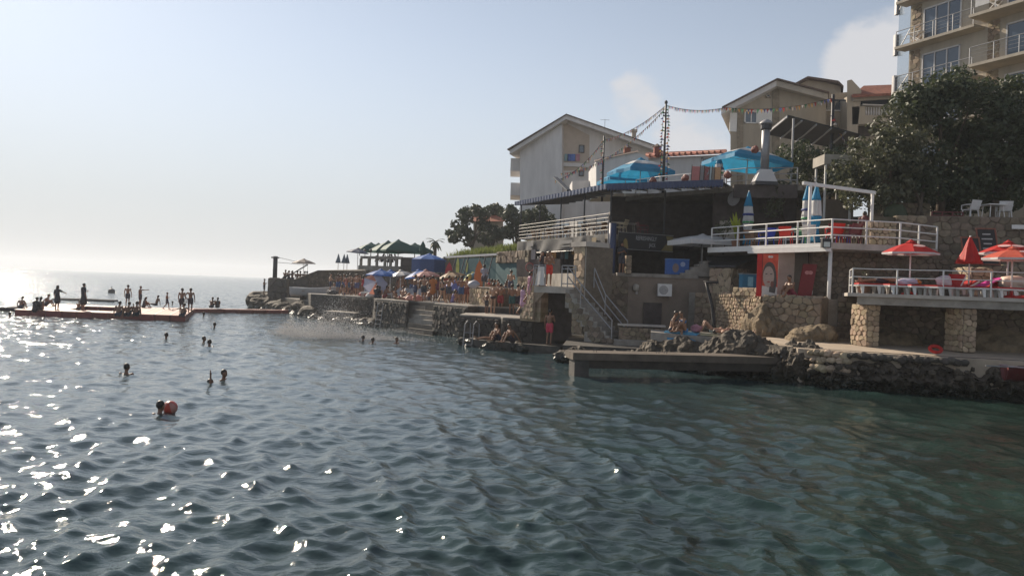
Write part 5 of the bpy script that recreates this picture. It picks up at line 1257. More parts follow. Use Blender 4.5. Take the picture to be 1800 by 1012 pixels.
# --- far house with red roof among trees
fh = thing('far_house', 'small stone house with red tiled roof among the far trees', 'house', P(850, 430, 90))
F = lambda px, py, Y=90: P(px, py, Y)
wallpoly(fh, [F(832, 440), F(884, 440), F(884, 388), F(832, 388)], (0, 6, 0), 'plaster', 'wall')
for k in range(6): MB().extrude([F(822 + k * 2, 389 - k * 1.8, 89 + k * .5), F(888, 389 - k * 1.8, 89 + k * .5), F(888, 386.5 - k * 1.8, 89.5 + k * .5), F(824 + k * 2, 386.5 - k * 1.8, 89.5 + k * .5)], (0, .3, .04)).build('roof_row', 'roof_tile', fh)
window(fh, F(845, 407, 89.98), (1, 0, 0), .7, 1.0, (0, -1, 0), 'white_paint', 2)
# ================================================================ trees
def tree_px(name, label, base, spots, Y, per, size, m, seed, tr=.16, group=None, ry=1.6):
    """spots: (px, py, radius in px) of leaf clumps read off the photo, at depth about Y"""
    rnd = random.Random(seed); cl = []
    for px, py, r in spots:
        y = Y + rnd.uniform(-ry, ry); c = P(px, py, y); rr = r * Y / FPX
        cl.append((tuple(c), (rr, rr, rr * .85)))
    return tree(name, label, base, cl, per, size, m, seed, tr, group=group)
def blob(cx, cy, rx, ry, n, r, seed):
    rnd = random.Random(seed); out = []
    while len(out) < n:
        a, b = rnd.uniform(-1, 1), rnd.uniform(-1, 1)
        if a * a + b * b < 1: out.append((cx + a * rx, cy + b * ry, r * rnd.uniform(.7, 1.3)))
    return out
tree_px('olive_tree', 'broad grey green olive tree at the left of the tree terrace', PX(1570, 39.5, 6.9), blob(1545, 295, 64, 58, 34, 23, 1) + blob(1580, 225, 40, 38, 14, 20, 2) + blob(1500, 345, 28, 22, 8, 16, 3), 39.5, 420, .11, 'leaf_olive', 11, .17, 'trees on the terrace')
tree_px('oak_tree', 'tall dark evergreen tree in front of the hotel balconies', PX(1650, 40.5, 6.9), blob(1690, 190, 84, 55, 36, 26, 4) + blob(1650, 290, 70, 48, 28, 26, 5) + blob(1600, 195, 34, 40, 10, 20, 15), 40.5, 420, .12, 'leaf', 12, .22, 'trees on the terrace')
tree_px('oak_tree', 'dark spreading evergreen tree at the right beside the white garden chairs', PX(1745, 39.8, 6.9), blob(1760, 250, 66, 75, 40, 28, 6) + blob(1745, 325, 60, 22, 14, 22, 16) + blob(1790, 180, 38, 40, 12, 22, 7), 40.0, 420, .12, 'leaf', 13, .2, 'trees on the terrace')
tree_px('garden_hedge', 'dark hedge in the deep shade behind the tree trunks', PX(1690, 43.5, 6.9), blob(1600, 352, 70, 18, 20, 17, 41) + blob(1720, 345, 90, 24, 30, 19, 42), 43.5, 380, .12, 'leaf', 17, .08)
for px, x1, y1, lab in ((1590, 1560, 330, 'thin bare trunk leaning left on the terrace wall'), (1606, 1625, 320, 'thin bare trunk leaning right beside the green bin'), (1625, 1600, 310, 'slim dark trunk crossing towards the olive crown')):
    b = PX(px, 38.9, 6.9); tp = P(x1, y1, 39.3)
    t = thing('slim_tree', lab, 'tree', b, group='slim trunks on the terrace')
    MB().tube([b - Zv * .2, b.lerp(tp, .5) + V((.08, 0, 0)), tp], [.11, .09, .06], 7).build('trunk', 'trunk', t, True)
    leaf_obj('crown', leaves_mesh([(tuple(tp + V((dx, .2, dz))), .55) for dx, dz in ((0, .2), (.5, .5), (-.5, .6), (.1, .9))], 500, .11, px), 'leaf', t)
tree_px('garden_shrub', 'dark green hedge behind the pergola and chimney', PX(1420, 47, 6.5), blob(1440, 295, 55, 30, 16, 22, 8) + blob(1400, 270, 25, 22, 6, 18, 9), 47, 380, .12, 'leaf', 14, .1)
tree_px('garden_shrub', 'grey green bush on the slope behind the closed parasols', PX(1385, 44.5, 5.3), blob(1378, 352, 34, 26, 12, 15, 10), 44.5, 420, .10, 'leaf_olive', 15, .08)
fs_ = [('feathery pale tree with open crown at the left of the far grove', blob(830, 388, 26, 22, 12, 11, 20) + blob(812, 415, 22, 14, 8, 9, 21) + [(800, 395, 9), (797, 418, 8), (840, 368, 9)], PX(835, 84, 5.5)),
       ('rounded tree rising behind the red tiled roof', blob(868, 378, 14, 12, 7, 9, 22) + [(866, 365, 8)], PX(868, 93, 5.5)),
       ('dense dark tree between the red roof and the cafe canopy', blob(912, 395, 26, 26, 16, 12, 23) + blob(893, 372, 12, 8, 5, 8, 24), PX(905, 82, 5.5)),
       ('dark bushy tree just behind the balcony railing', blob(945, 385, 26, 18, 10, 12, 25), PX(945, 78, 5.5)),
       ('low leafy shrub in front of the far house', blob(862, 415, 24, 14, 9, 9, 26), PX(862, 84, 5.5))]
for i, (lab, sp, b) in enumerate(fs_): tree_px('far_tree', lab, b, sp, b.y, 330, .2, 'leaf_far', 30 + i, .22, 'far grove', 1.2)
# palm
pb_ = PX(764, 84, 5.4); t = thing('palm_tree', 'small palm standing beside the green parasols', 'palm', pb_)
ph = 2.2; MB().tube([pb_ - Zv * .6, pb_ + Zv * ph], [.2, .16], 8).build('trunk', 'trunk', t, True)
for k in range(16):
    an_ = k * 2.4; el_ = .9 - (k % 4) * .45; d = V((math.cos(an_), math.sin(an_), 0)); L_ = 1.0
    pts = [pb_ + Zv * ph + d * (L_ * s) + Zv * (math.sin(el_) * s * L_ - .55 * s * s) for s in (0, .35, .7, 1)]
    sd = d.cross(Zv); mb = MB(); vs_ = []
    for i, p in enumerate(pts): w_ = (.05, .16, .13, .02)[i]; vs_ += [p + sd * w_ - Zv * .04, p, p - sd * w_ - Zv * .04]
    mb.add(vs_, [(i * 3, i * 3 + 1, i * 3 + 4, i * 3 + 3) for i in range(3)] + [(i * 3 + 1, i * 3 + 2, i * 3 + 5, i * 3 + 4) for i in range(3)]).build('frond', 'leaf_far', t)
tree_px('potted_shrub', 'low shrubs along the terrace edge under the palm', PX(775, 82, 4.9), blob(783, 462, 14, 6, 7, 6, 27) + blob(748, 458, 8, 4, 4, 4, 28), 82, 330, .16, 'leaf_far', 40, .06)
# ================================================================ roof terrace over the cafe
RT = RZ0 + .28
t = thing('roof_terrace', 'roof terrace slab with dark brown front above the cafe', 'terrace', PX(1290, 47.65, RT))
MB().prism([xy(PX(1075, 52.53, 0)), xy(PX(1120, 49.28, 0)), xy(PX(1262, 44.94, 0)), xy(PX(1290, 43.75, 0)), xy(PX(1400, 42.89, 0)), xy(PX(1440, 47.65, 0)), xy(PX(1440, 64.98, 0)), xy(PX(1060, 64.98, 0))], RT - .25, RT).build('slab', 'concrete', t)
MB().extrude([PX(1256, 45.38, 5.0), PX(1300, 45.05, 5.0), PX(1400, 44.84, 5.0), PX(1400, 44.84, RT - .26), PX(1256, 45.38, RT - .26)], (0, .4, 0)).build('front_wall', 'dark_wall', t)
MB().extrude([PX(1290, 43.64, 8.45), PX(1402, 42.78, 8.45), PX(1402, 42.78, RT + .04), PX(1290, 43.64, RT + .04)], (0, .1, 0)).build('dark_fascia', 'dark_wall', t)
MB().extrude([PX(1395, 45.49, 5.2), PX(1500, 46.03, 5.2), PX(1500, 46.03, RT - .3), PX(1395, 45.49, RT - .3)], (0, .4, 0)).build('side_wall', 'plaster_brown', t)
MB().extrude([PX(1266, 45.16, 5.5), PX(1300, 44.73, 5.5), PX(1300, 44.73, 7.3), PX(1266, 45.16, 7.3)], (0, .2, 0)).build('stone_patch', 'plaster', t)
rr_ = [PX(1108, 50.14, 0), PX(1150, 48.3, 0), PX(1200, 46.79, 0), PX(1262, 45.16, 0)]
railing('roof_railing', 'curved white rail along the roof terrace below the blue parasols', [xy(p) for p in rr_], RT, 1.0, 1.4, 3, r=.03)
railing('roof_railing', 'grey tube rail round the barbecue chimney on the roof terrace', [xy(PX(1266, 44.84, 0)), xy(PX(1300, 43.86, 0)), xy(PX(1390, 43.1, 0)), xy(PX(1392, 47.65, 0))], RT, 1.0, 1.3, 3, 'metal_grey', r=.028)
# chimney
c = PX(1343, 43.32, RT); t = thing('barbecue_chimney', 'tall steel barbecue chimney with a cowl on a white hood', 'chimney', c)
MB().prism([(c.x - .62, c.y - .45), (c.x + .62, c.y - .45), (c.x + .62, c.y + .45), (c.x - .62, c.y + .45)], RT, RT + .18).build('base', 'metal_dark', t)
mb = MB().add([(c.x - .6, c.y - .4, RT + .18), (c.x + .6, c.y - .4, RT + .18), (c.x + .6, c.y + .4, RT + .18), (c.x - .6, c.y + .4, RT + .18), (c.x - .3, c.y - .28, RT + .85), (c.x + .3, c.y - .28, RT + .85), (c.x + .3, c.y + .28, RT + .85), (c.x - .3, c.y + .28, RT + .85)], [(0, 1, 5, 4), (1, 2, 6, 5), (2, 3, 7, 6), (3, 0, 4, 7), (4, 5, 6, 7), (3, 2, 1, 0)])
mb.build('hood', 'plaster_white', t)
top = P(1343, 222, 43.32).z
MB().tube([c + Zv * .85, V((c.x, c.y, top))], .22, 14).build('flue', 'metal', t, True)
MB().lathe([(.26, 0), (.3, .04), (.3, .28), (.26, .3)], 14, (c.x, c.y, top - .2)).build('collar', 'metal_dark', t)
MB().lathe([(.38, 0), (.36, .05), (.2, .2), (.03, .28)], 14, (c.x, c.y, top + .12)).build('cowl', 'metal_grey', t, True)
# dark pergola roof with battens, and ground filling behind
pg = thing('pergola_roof', 'sloping dark sheet pergola roof behind the chimney', 'pergola', P(1420, 290, 51.98))
a_, b_, c_, d_ = P(1345, 236, 54.15), P(1482, 264, 54.15), P(1512, 238, 48.73), P(1384, 204, 48.73)
MB().extrude([a_, b_, c_, d_], (0, 0, .08)).build('sheet', 'black', pg)
for k in range(6): MB().bar(a_.lerp(b_, k / 5) - Zv * .06, d_.lerp(c_, k / 5) - Zv * .06, .08, .1).build('batten', 'metal_grey', pg)
for px, Y, hh in ((1360, 49.5, 2.7), (1470, 49.5, 2.0), (1390, 45.6, 4.2), (1500, 45.6, 3.2)):
    q_ = PX(px, Y, RT); MB().bar(q_, V((q_.x, q_.y, RT + hh)), .09).build('post', 'metal_grey', pg)
MB().tube([PX(1352, 47.65, RT + 1.0), PX(1392, 47.65, RT + 1.0)], .03, 6).build('rail', 'metal_grey', pg)
struct(MB().prism([xy(PX(1255, 54.15, 0)), xy(PX(1500, 49.82, 0)), xy(PX(1620, 54.15, 0)), xy(PX(1620, 81.22, 0)), xy(PX(1255, 81.22, 0))], 2, [8.2, 8.3, 9.6, 12, 10.5]), 'house_terrace', 'earth')
# small white-roofed booth frame at right of the deck
t = thing('roofed_booth', 'beige flat roofed booth on thin white posts among the shrubs', 'booth', PX(1456, 42, 5.6))
q0, q1 = P(1449, 285, 41.5), P(1492, 274, 41.5)
MB().box(q0.x, q0.y, q0.z - .1, q1.x + .4, q0.y + 1.6, q0.z + .42).build('roof', 'plaster', t)
for q_ in (q0 + V((.12, .1, 0)), q1 + V((.2, .1, 0)), q0 + V((.12, 1.4, 0))): MB().bar(V((q_.x, q_.y, 5.5)), V((q_.x, q_.y, q0.z - .1)), .09).build('post', 'white_paint', t)
for z in (6.5, 7.0): MB().bar(V((q0.x + .12, q0.y + .1, z)), V((q1.x + .2, q0.y + .1, z)), .05).build('rail', 'white_paint', t)
# satellite dish
c = P(1288, 350, 44.5); t = thing('satellite_dish', 'grey satellite dish on the dark wall below the roof terrace', 'dish', c)
d = disc(c + V((0, -.25, 0)), V((.75, -.66, 0)), V((.15, .1, 1)).normalized(), .36, .42, 20, .04); d.build('reflector', 'metal_grey', t)
MB().tube([c + V((.05, -.2, 0)), c + V((.1, .25, -.05))], .03, 6).build('arm', 'metal_grey', t)
# ================================================================ parasols
def parasol(name, label, c, r, h, rise, n, mats, drop=.18, tilt=(0, 0), rz=0, group=None, pole_r=.03, vent=True, base=None, logo=None, pole_m='white_paint', cat='parasol', square=False, val=True):
    """canopy of n panels; mats: list of materials cycled over panels"""
    t = thing(name, label, cat, c, rz, group=group, local=True)
    MB().tube([(0, 0, 0), (0, 0, h + rise + .08)], pole_r, 8).build('pole', pole_m, t, True)
    top = V((0, 0, h + rise))
    tl = Matrix.Rotation(tilt[0], 3, 'X') @ Matrix.Rotation(tilt[1], 3, 'Y')
    T = lambda p: top + tl @ (V(p) - top)
    rim = []
    for k in range(n):
        a = 2 * math.pi * (k + .5) / n; rr = r * (math.sqrt(2) if square and n == 4 else 1)
        if square and n == 8: rr = r * (1.30 if k % 2 == 0 else 1.0); a = 2 * math.pi * (k + 1) / n + 0
        rim.append(V((rr * math.cos(a), rr * math.sin(a), h)))
    for k in range(n):
        A, B = rim[k], rim[(k + 1) % n]; vs_ = []; ns = 5
        for i in range(ns + 1):
            f_ = i / ns; sagz = .05 * r * math.sin(math.pi * f_)      # gentle convex profile
            for j in range(3):
                g = j / 2; e = A.lerp(B, g) * 1.0
                mid = 1 - (.05 if j == 1 else 0) * f_
                p = V((e.x * f_ * mid, e.y * f_ * mid, h + rise * (1 - f_) + sagz - (.03 * r * f_ * (1 - f_) if j == 1 else 0)))
                vs_.append(T(p))
        fs = [(i * 3 + j, i * 3 + j + 3, i * 3 + j + 4, i * 3 + j + 1) for i in range(ns) for j in range(2)]
        pn = MB().add(vs_, fs).build('canopy_panel', mats[k % len(mats)], t, True)
        if val:
            q0, qm, q1 = A, A.lerp(B, .5) * .95, B; qm.z = h
            lo = [V((q.x * 1.0, q.y * 1.0, h - drop)) for q in (q0, qm, q1)]
            MB().add([T(q0), T(qm), T(q1)] + [T(q) for q in lo], [(0, 3, 4, 1), (1, 4, 5, 2)]).build('valance', mats[k % len(mats)] if val is True else val, t)
        if logo and square and k in logo:
            vs_ = []
            for f_ in (.34, .5, .68):
                sagz = .05 * r * math.sin(math.pi * f_)
                for j in range(3):
                    e = A.lerp(B, j / 2); mid = 1 - (.05 if j == 1 else 0) * f_
                    vs_.append(T(V((e.x * f_ * mid, e.y * f_ * mid, h + rise * (1 - f_) + sagz - (.03 * r * f_ * (1 - f_) if j == 1 else 0) + .022))))
            MB().add(vs_, [(i * 3 + j, i * 3 + j + 3, i * 3 + j + 4, i * 3 + j + 1) for i in range(2) for j in range(2)]).build('logo_band', 'white_cloth', t)
        elif logo and k in logo:
            cmid = A.lerp(B, .5) * .62; cmid.z = 0; d = cmid.normalized()
            f_ = .62; cz = h + rise * (1 - f_) + .05 * r * math.sin(math.pi * f_) + .03
            U_ = (B - A).normalized(); W_ = (V((-d.x, -d.y, 0)) * r + V((0, 0, rise))).normalized()
            nn = U_.cross(W_)
            if nn.z < 0: U_ = -U_
            disc(T(V((d.x * r * f_ * .92, d.y * r * f_ * .92, cz))), tl @ U_, tl @ W_, r * .22, r * .11, 16, .02).build('logo_mark', logo[k], t, off=V((0, 0, 0)))
    for k in range(n):
        MB().tube([V((0, 0, h + rise * .15)), T(rim[k] * .55 + V((0, 0, h * .45 + rise * .42)))], .012, 4).build('strut', pole_m, t)
    if vent: MB().lathe([(r * .2, h + rise - .2 * rise + .06), (.02, h + rise + .1)], n, (0, 0, 0)).build('vent_cap', mats[0], t)
    if base:
        MB().lathe([(.28, 0), (.28, .06), (.06, .12), (.05, .3)], 14).build('base', base, t)
    return t
def closed_parasol(name, label, c, h, r, m_top, m_mid=None, m_low=None, group=None, z0=.9, pole_m='white_paint', flare=1.0, mark=None, cat='parasol', cone=False):
    t = thing(name, label, cat, c, 0, group=group, local=True)
    MB().tube([(0, 0, 0), (0, 0, h + .05)], .03, 8).build('pole', pole_m, t, True)
    def band(za, zb, fa, fb, m, nm):
        n = 24; vs_ = []; rows = 6
        for i in range(rows + 1):
            f_ = i / rows; z = za + (zb - za) * f_; rr = fa + (fb - fa) * f_
            for k in range(n):
                a = 2 * math.pi * k / n; w = 1 + .22 * math.sin(8 * a + z * 1.5) + .06 * math.sin(3 * a + z * 5)
                vs_.append((rr * w * math.cos(a), rr * w * math.sin(a), z))
        fs = [(i * n + k, i * n + (k + 1) % n, (i + 1) * n + (k + 1) % n, (i + 1) * n + k) for i in range(rows) for k in range(n)] + [tuple(range(n))[::-1], tuple(range(rows * n, rows * n + n))]
        MB().add(vs_, fs).build(nm, m, t, True)
    if cone: band(z0, h, r, .03, m_top, 'folded_canopy')
    else:
        H_ = h - z0; m_mid = m_mid or m_top; m_low = m_low or m_top
        band(h - .28 * H_, h, r * .78, .03, m_top, 'folded_canopy')
        band(h - .55 * H_, h - .28 * H_ - .002, r, r * .72, m_mid, 'folded_canopy')
        band(z0 + .22 * H_, h - .55 * H_ - .002, r * .55, r, m_mid if mark else m_low, 'folded_canopy')
        band(z0, z0 + .22 * H_ - .002, r * .95 * flare, r * .55, m_low, 'folded_canopy')
        if mark:
            for zz, mm, hh in ((h - .46 * H_, plain((.03, .05, .2)), .12), (h - .60 * H_, plain((.05, .3, .1)), .10)):
                MB().lathe([(r * 1.02, 0), (r * 1.2, hh * .5), (r * 1.02, hh)], 20, (0, 0, zz)).build('printed_mark', mm, t)
    MB().lathe([(.3, 0), (.3, .06), (.07, .12)], 12).build('base', 'concrete', t)
    return t
wht = M['white_cloth']; bl = M['blue_cloth']
lgo = plain((.6, .68, .72)); navy_ = plain((.04, .08, .28))
g_ = 'blue cafe parasols'
parasol('cafe_parasol', 'open bright blue square parasol with white logo band above the canopy', PX(1124, 51.55, RT), 1.75, 1.72, .85, 8, ['blue_cloth'], .22, rz=R(20), square=True, logo={3: lgo, 5: lgo, 4: lgo, 6: lgo}, group=g_)
parasol('cafe_parasol', 'open bright blue parasol tucked behind another above the canopy', PX(1098, 55.23, RT), 1.75, 1.62, .7, 8, ['blue_cloth'], .22, rz=R(10), square=True, logo={3: lgo, 5: lgo, 4: lgo, 6: lgo}, group=g_)
parasol('cafe_parasol', 'large open blue parasol beside the barbecue chimney', PX(1312, 46.57, RT), 2.05, 1.75, .85, 8, ['blue_cloth'], .22, rz=R(15), tilt=(0, R(5)), square=True, logo={3: lgo, 5: lgo, 4: lgo, 6: lgo}, group=g_)
closed_parasol('cafe_parasol', 'closed blue parasol at the corner of the roof terrace', PX(1262, 45.92, RT), 2.0, .26, 'blue_cloth', 'white_cloth', 'blue_cloth', g_, .2, mark=True)
closed_parasol('cafe_parasol', 'closed blue and white parasol standing before the dark wall on the deck', PX(1313, 40.6, UZ), 2.95, .25, 'blue_cloth', 'white_cloth', 'blue_cloth', g_, .25, mark=True)
closed_parasol('cafe_parasol', 'closed blue parasol behind the white portal frame', PX(1416, 37.4, UZ), 3.0, .22, 'blue_cloth', 'white_cloth', 'blue_cloth', g_, .2, mark=True)
closed_parasol('cafe_parasol', 'taller closed blue parasol in front of its twin at the portal frame', PX(1432, 35.6, UZ), 2.75, .23, 'blue_cloth', 'white_cloth', 'blue_cloth', g_, .15)
rg_ = 'red sun terrace parasols'; hm = plain((.72, .45, .42))
edge_ = M['white_cloth']
parasol('sun_parasol', 'open red parasol with heart mark and pale edging over the left loungers', at_px(1607) - Nx * 1.6 + Zv * TZ, 1.02, 1.62, .42, 8, ['red_cloth'], .07, rz=R(3), val=edge_, logo={5: hm}, group=rg_, base='red_cloth')
parasol('sun_parasol', 'open faded orange red parasol with heart mark at the terrace rail', at_px(1783) - Nx * .5 + Zv * TZ, 1.02, 1.42, .35, 8, ['faded_red'], .07, rz=R(10), val=edge_, logo={5: hm}, group=rg_, base='red_cloth')
parasol('sun_parasol', 'open deep red parasol just behind the faded one', at_px(1797) - Nx * 2.4 + Zv * TZ, 1.0, 1.72, .40, 8, ['red_cloth'], .07, val=edge_, logo={5: hm, 4: hm}, group=rg_, base='red_cloth')
closed_parasol('sun_parasol', 'half closed red parasol hanging like a cone beside the chalkboards', at_px(1722) - Nx * 2.2 + Zv * TZ, 2.3, .42, 'red_cloth', group=rg_, z0=1.28, cone=True)
# white market parasol at the lower cafe
parasol('market_parasol', 'cream market parasol with white valance beside the lettered banner', PX(1233, 41.2, GZ + .1), 1.35, 1.75, .28, 4, ['white_cloth'], .24, rz=R(14), square=True, pole_m='metal_grey')
# green parasols on the bar terrace
gg = 'green parasols on the bar terrace'
gl = ['wide green bar parasol at the seaward end of the terrace', 'small green bar parasol glimpsed between two larger ones', 'big green bar parasol with pale sunlit panel', 'largest green bar parasol with a high pointed top', 'green bar parasol beside the folded one']
for (px, Y, r_, h_, ri), lab in zip(((651, 88, 1.65, 1.75, .85), (664, 94, 1.7, 1.95, .9), (681, 86, 1.75, 1.68, 1.1), (699, 84, 1.85, 1.72, 1.1), (728, 86, 1.75, 1.72, .9)), gl):
    parasol('bar_parasol', lab, PX(px, Y, KT), r_, h_, ri, 4, ['green_cloth'], .18, rz=R(25), square=True, pole_m='metal_dark', pole_r=.05, group=gg)
closed_parasol('bar_parasol', 'folded green bar parasol beside the palm', PX(742, 83, KT), 2.75, .34, 'green_cloth', group=gg, z0=.9, pole_m='metal_dark')
# folded pale umbrellas on the terrace and small mushroom umbrellas
for px, Y, lab in ((594, 80, 'slim folded beach umbrella standing apart on the headland terrace'), (604, 80, 'slim folded beach umbrella, left one of a close pair'), (609.5, 80.3, 'slim folded beach umbrella, taller one of a close pair')):
    closed_parasol('beach_umbrella', lab, PX(px, Y, 4.0), 1.75, .24, plain((.16, .2, .24)), group='folded umbrellas on the headland', z0=.85, cone=True)
ug = 'beach umbrellas over the crowd'
ub = [(668, 60, 1.15, 'beach_blue', (0, 0), 'wide blue beach umbrella over sunbathers near the promenade steps'), (685, 62, 1.1, 'beach_blue', (0, 0), 'blue beach umbrella just behind the wide one'), (703, 60, .95, 'metal_grey', (0, R(-8)), 'grey beach umbrella between the blue ones'),
      (734, 56, 1.1, 'beach_blue', (0, R(-12)), 'tilted light blue beach umbrella beside standing bathers'), (747, 54.5, 1.0, plain((.45, .22, .20), trans=.3), (0, R(-4)), 'faded pink beach umbrella behind standing bathers'), (790, 57, 1.1, plain((.30, .19, .10), trans=.3), (0, R(-12)), 'brown beach umbrella near the awning frame'), (798, 53, .8, plain((.20, .22, .5), trans=.3), (R(14), 0), 'small violet beach umbrella low among bathers'), (533, 82, 1.2, plain((.32, .27, .24), trans=.3), (0, 0), 'tan beach umbrella beside the boat hoist boom'), (628, 78, 1.1, plain((.10, .12, .18), trans=.2), (0, R(4)), 'dark mushroom umbrella at the corner of the bar terrace')]
for px, Y, r_, m, tl_, lab in ub:
    base_z = QZ if Y < 76 else (3.06 if px < 600 else 4.2)
    parasol('beach_umbrella', lab, PX(px, Y, base_z), r_, 1.7 if px != 798 else 1.0, .38, 8, [m], .06, tilt=tl_, group=ug, val=True)
parasol('beach_umbrella', 'tilted white and orange patterned umbrella lying on its side among the crowd', PX(661, 58.5, QZ), .95, .8, .35, 8, [plain((.42, .42, .52), trans=.3), plain((.42, .42, .52), trans=.3), plain((.55, .22, .15), trans=.3)], .04, tilt=(R(55), R(20)), group=ug)
gz_ = PX(752, 63.0, QZ); t = parasol('blue_gazebo', 'blue sunshade booth with hanging cloth sides on the promenade', V((gz_.x, gz_.y, 4.02)), 1.4, 1.0, .42, 8, ['beach_blue'], .12, cat='gazebo')
for k in range(8):
    a, b = 2 * math.pi * (k + .5) / 8, 2 * math.pi * (k + 1.5) / 8
    if k in (3, 4, 5, 6): MB().extrude([(1.42 * math.cos(a), 1.42 * math.sin(a), 0), (1.42 * math.cos(b), 1.42 * math.sin(b), 0), (1.42 * math.cos(b), 1.42 * math.sin(b), 1.0), (1.42 * math.cos(a), 1.42 * math.sin(a), 1.0)], (0, .02, 0)).build('side_cloth', plain((.07, .12, .28), trans=.3), t)
# ================================================================ boards, kayaks
def board(name, label, c, h, w, m, lean=(0.1, .1), cat='surfboard'):
    t = thing(name, label, cat, c, 0, local=True)
    pts = [(w * math.sin(math.pi * f_) ** .6 * s / 2, h * f_) for s, fr_ in ((1, range(0, 11)), (-1, range(10, -1, -1))) for f_ in [i / 10 for i in fr_]]
    MB().extrude([V((x + lean[0] * z, lean[1] * z, z)) for x, z in pts[1:-1]], (0, .09, 0)).build('board', m, t)
    MB().tube([(lean[0] * h * .1, -.05, h * .12), (lean[0] * h * .15, -.12, h * .05)], .02, 5).build('fin', 'black', t)
board('paddle_board', 'orange paddle board standing upright against the mural', PX(839, 52.5, QZ + .25), 2.6, .62, plain((.55, .16, .04)), (.02, .12))
board('paddle_board', 'red paddle board standing near the awning frame', PX(786, 57, QZ + .3), 2.5, .6, plain((.42, .03, .04)), (.02, .12))
for i, (px, c) in enumerate(((822, (.5, .5, .15)), (828, (.15, .3, .4)), (833, (.6, .6, .58)))):
    t = thing('stacked_kayak', ['yellow kayak tilted in the rack by the orange board', 'blue grey kayak tilted in the rack by the orange board', 'white kayak tilted in the rack by the orange board'][i], 'kayak', PX(px, 53.5, 2.6), group='kayaks racked by the mural')
    a_ = PX(px - 8, 53.5 + i * .5, 3.0 + i * .08); b_ = PX(px + 6, 54 + i * .5, 3.9 + i * .08)
    MB().tube([a_, a_.lerp(b_, .15), a_.lerp(b_, .5), a_.lerp(b_, .85), b_], [.03, .16, .2, .16, .03], 8).build('hull', plain(c), t, True)
t = thing('kayak_rack', 'wooden rack holding kayaks among the crowd', 'rack', PX(828, 53.5, QZ))
for px in (820, 838):
    q_ = PX(px, 53.6, QZ); MB().bar(q_, q_ + Zv * 1.5, .1).build('post', 'trunk', t)
MB().bar(PX(818, 53.6, 2.95), PX(840, 53.6, 3.25), .08).build('crossbar', 'trunk', t)
# ================================================================ furniture
def plastic_chair(m, name='plastic_chair', label='x', group=None):
    t = thing(name, label, 'chair', (0, 0, 0), group=group, local=True)
    MB().box(-.24, -.24, .42, .24, .22, .455).build('seat', m, t)
    MB().add([(-.25, .2, .45), (.25, .2, .45), (.28, .34, .86), (-.28, .34, .86), (-.25, .24, .44), (.25, .24, .44), (.28, .375, .86), (-.28, .375, .86)], [(0, 1, 2, 3), (7, 6, 5, 4), (3, 2, 6, 7), (1, 5, 6, 2), (4, 0, 3, 7)]).build('backrest', m, t)
    for s in (-1, 1):
        MB().tube([(s * .27, .27, .66), (s * .29, 0, .66), (s * .28, -.22, .64), (s * .26, -.24, .44)], .028, 5).build('arm', m, t)
        for y in (-1, 1): MB().tube([(s * .22, y * .2, .43), (s * .27, y * .26, 0)], [.03, .02], 5).build('leg', m, t)
    return t
cols = {'blue': (.03, .07, .5), 'red': (.6, .03, .02), 'white': (.66, .64, .63), 'green': (.03, .2, .06), 'wine': (.16, .02, .03), 'wood': (.30, .16, .08), 'cream': (.5, .42, .28)}
protos = {}
def chair(col, label, c, rz, group='plastic chairs on the cafe deck'):
    if col not in protos:
        o = protos[col] = plastic_chair(plain(cols[col], .4)); 
    else: o = copy_tree(protos[col])
    o.location = c; o.rotation_euler = (0, 0, rz); tag(o, label, 'chair', group); return o
def table(c, r, h, m, label, name='cafe_table', group='cafe tables', square=False):
    t = thing(name, label, 'table', c, 0, group=group, local=True)
    if square: MB().box(-r, -r, h - .04, r, r, h).build('top', m, t)
    else: MB().lathe([(r, h - .04), (r, h)], 18).build('top', m, t)
    for a in range(4):
        x, y = (.8 * r * (1 if a % 2 else -1), .8 * r * (1 if a // 2 else -1)); MB().tube([(x * .85, y * .85, h - .04), (x, y, 0)], .022, 5).build('leg', m, t)
    return t
ud = lambda f_, dpt: V((*xy(DK[0].lerp(DK[1], f_) - dN * dpt), UZ))
chair('blue', 'blue plastic chair at the deck rail', ud(.42, .75), R(200))
chair('red', 'bright red plastic chair beside the blue one at the deck rail', ud(.58, .75), R(150))
chair('white', 'white plastic chair at the deck rail by the portal post', ud(.76, .7), R(160))
chair('green', 'green plastic chair half hidden behind the red one', ud(.66, 1.3), R(30))
chair('red', 'red plastic chair under the portal frame by the deck corner', ud(.93, .8), R(190))
chair('wine', 'dark red plastic chair at the corner of the deck rail', ud(.99, 1.2), R(210))
chair('wood', 'brown chair with slatted look at the left end of the deck', ud(.28, .9), R(20))
chair('wood', 'brown chair further along from the yellow plant', ud(.20, 1.4), R(60))
table(ud(.5, 1.5), .42, .72, 'white_paint', 'white cafe table between the blue and red chairs')
table(ud(.22, .75), .42, .72, plain(cols['wood']), 'brown cafe table near the yellow plant')
for px, Y, col, lab in ((1472, 34.8, 'wood', 'orange brown chair back showing over the deck rail'), (1488, 34.8, 'cream', 'cream chair in the row of chairs on the deck'), (1513, 34.9, 'cream', 'dull cream chair beside the portal post'), (1464, 34.3, 'wine', 'wine red chair at the right part of the deck'), (1481, 35.6, 'blue', 'blue chair behind the cream one'), (1500, 34.4, 'wine', 'wine red chair next to a bottle on the deck')):
    chair(col, lab, PX(px, Y, UZ), R(170))
table(PX(1508, 34.3, UZ), .4, .72, plain((.2, .16, .13)), 'dark cafe table with a pale bottle by the rail')
single(MB().lathe([(.035, 0), (.035, .18), (.014, .24), (.014, .30)], 10, PX(1508, 34.3, UZ + .72)), 'bottle', plain((.5, .58, .5), .2), 'pale bottle standing on the dark cafe table', 'bottle')
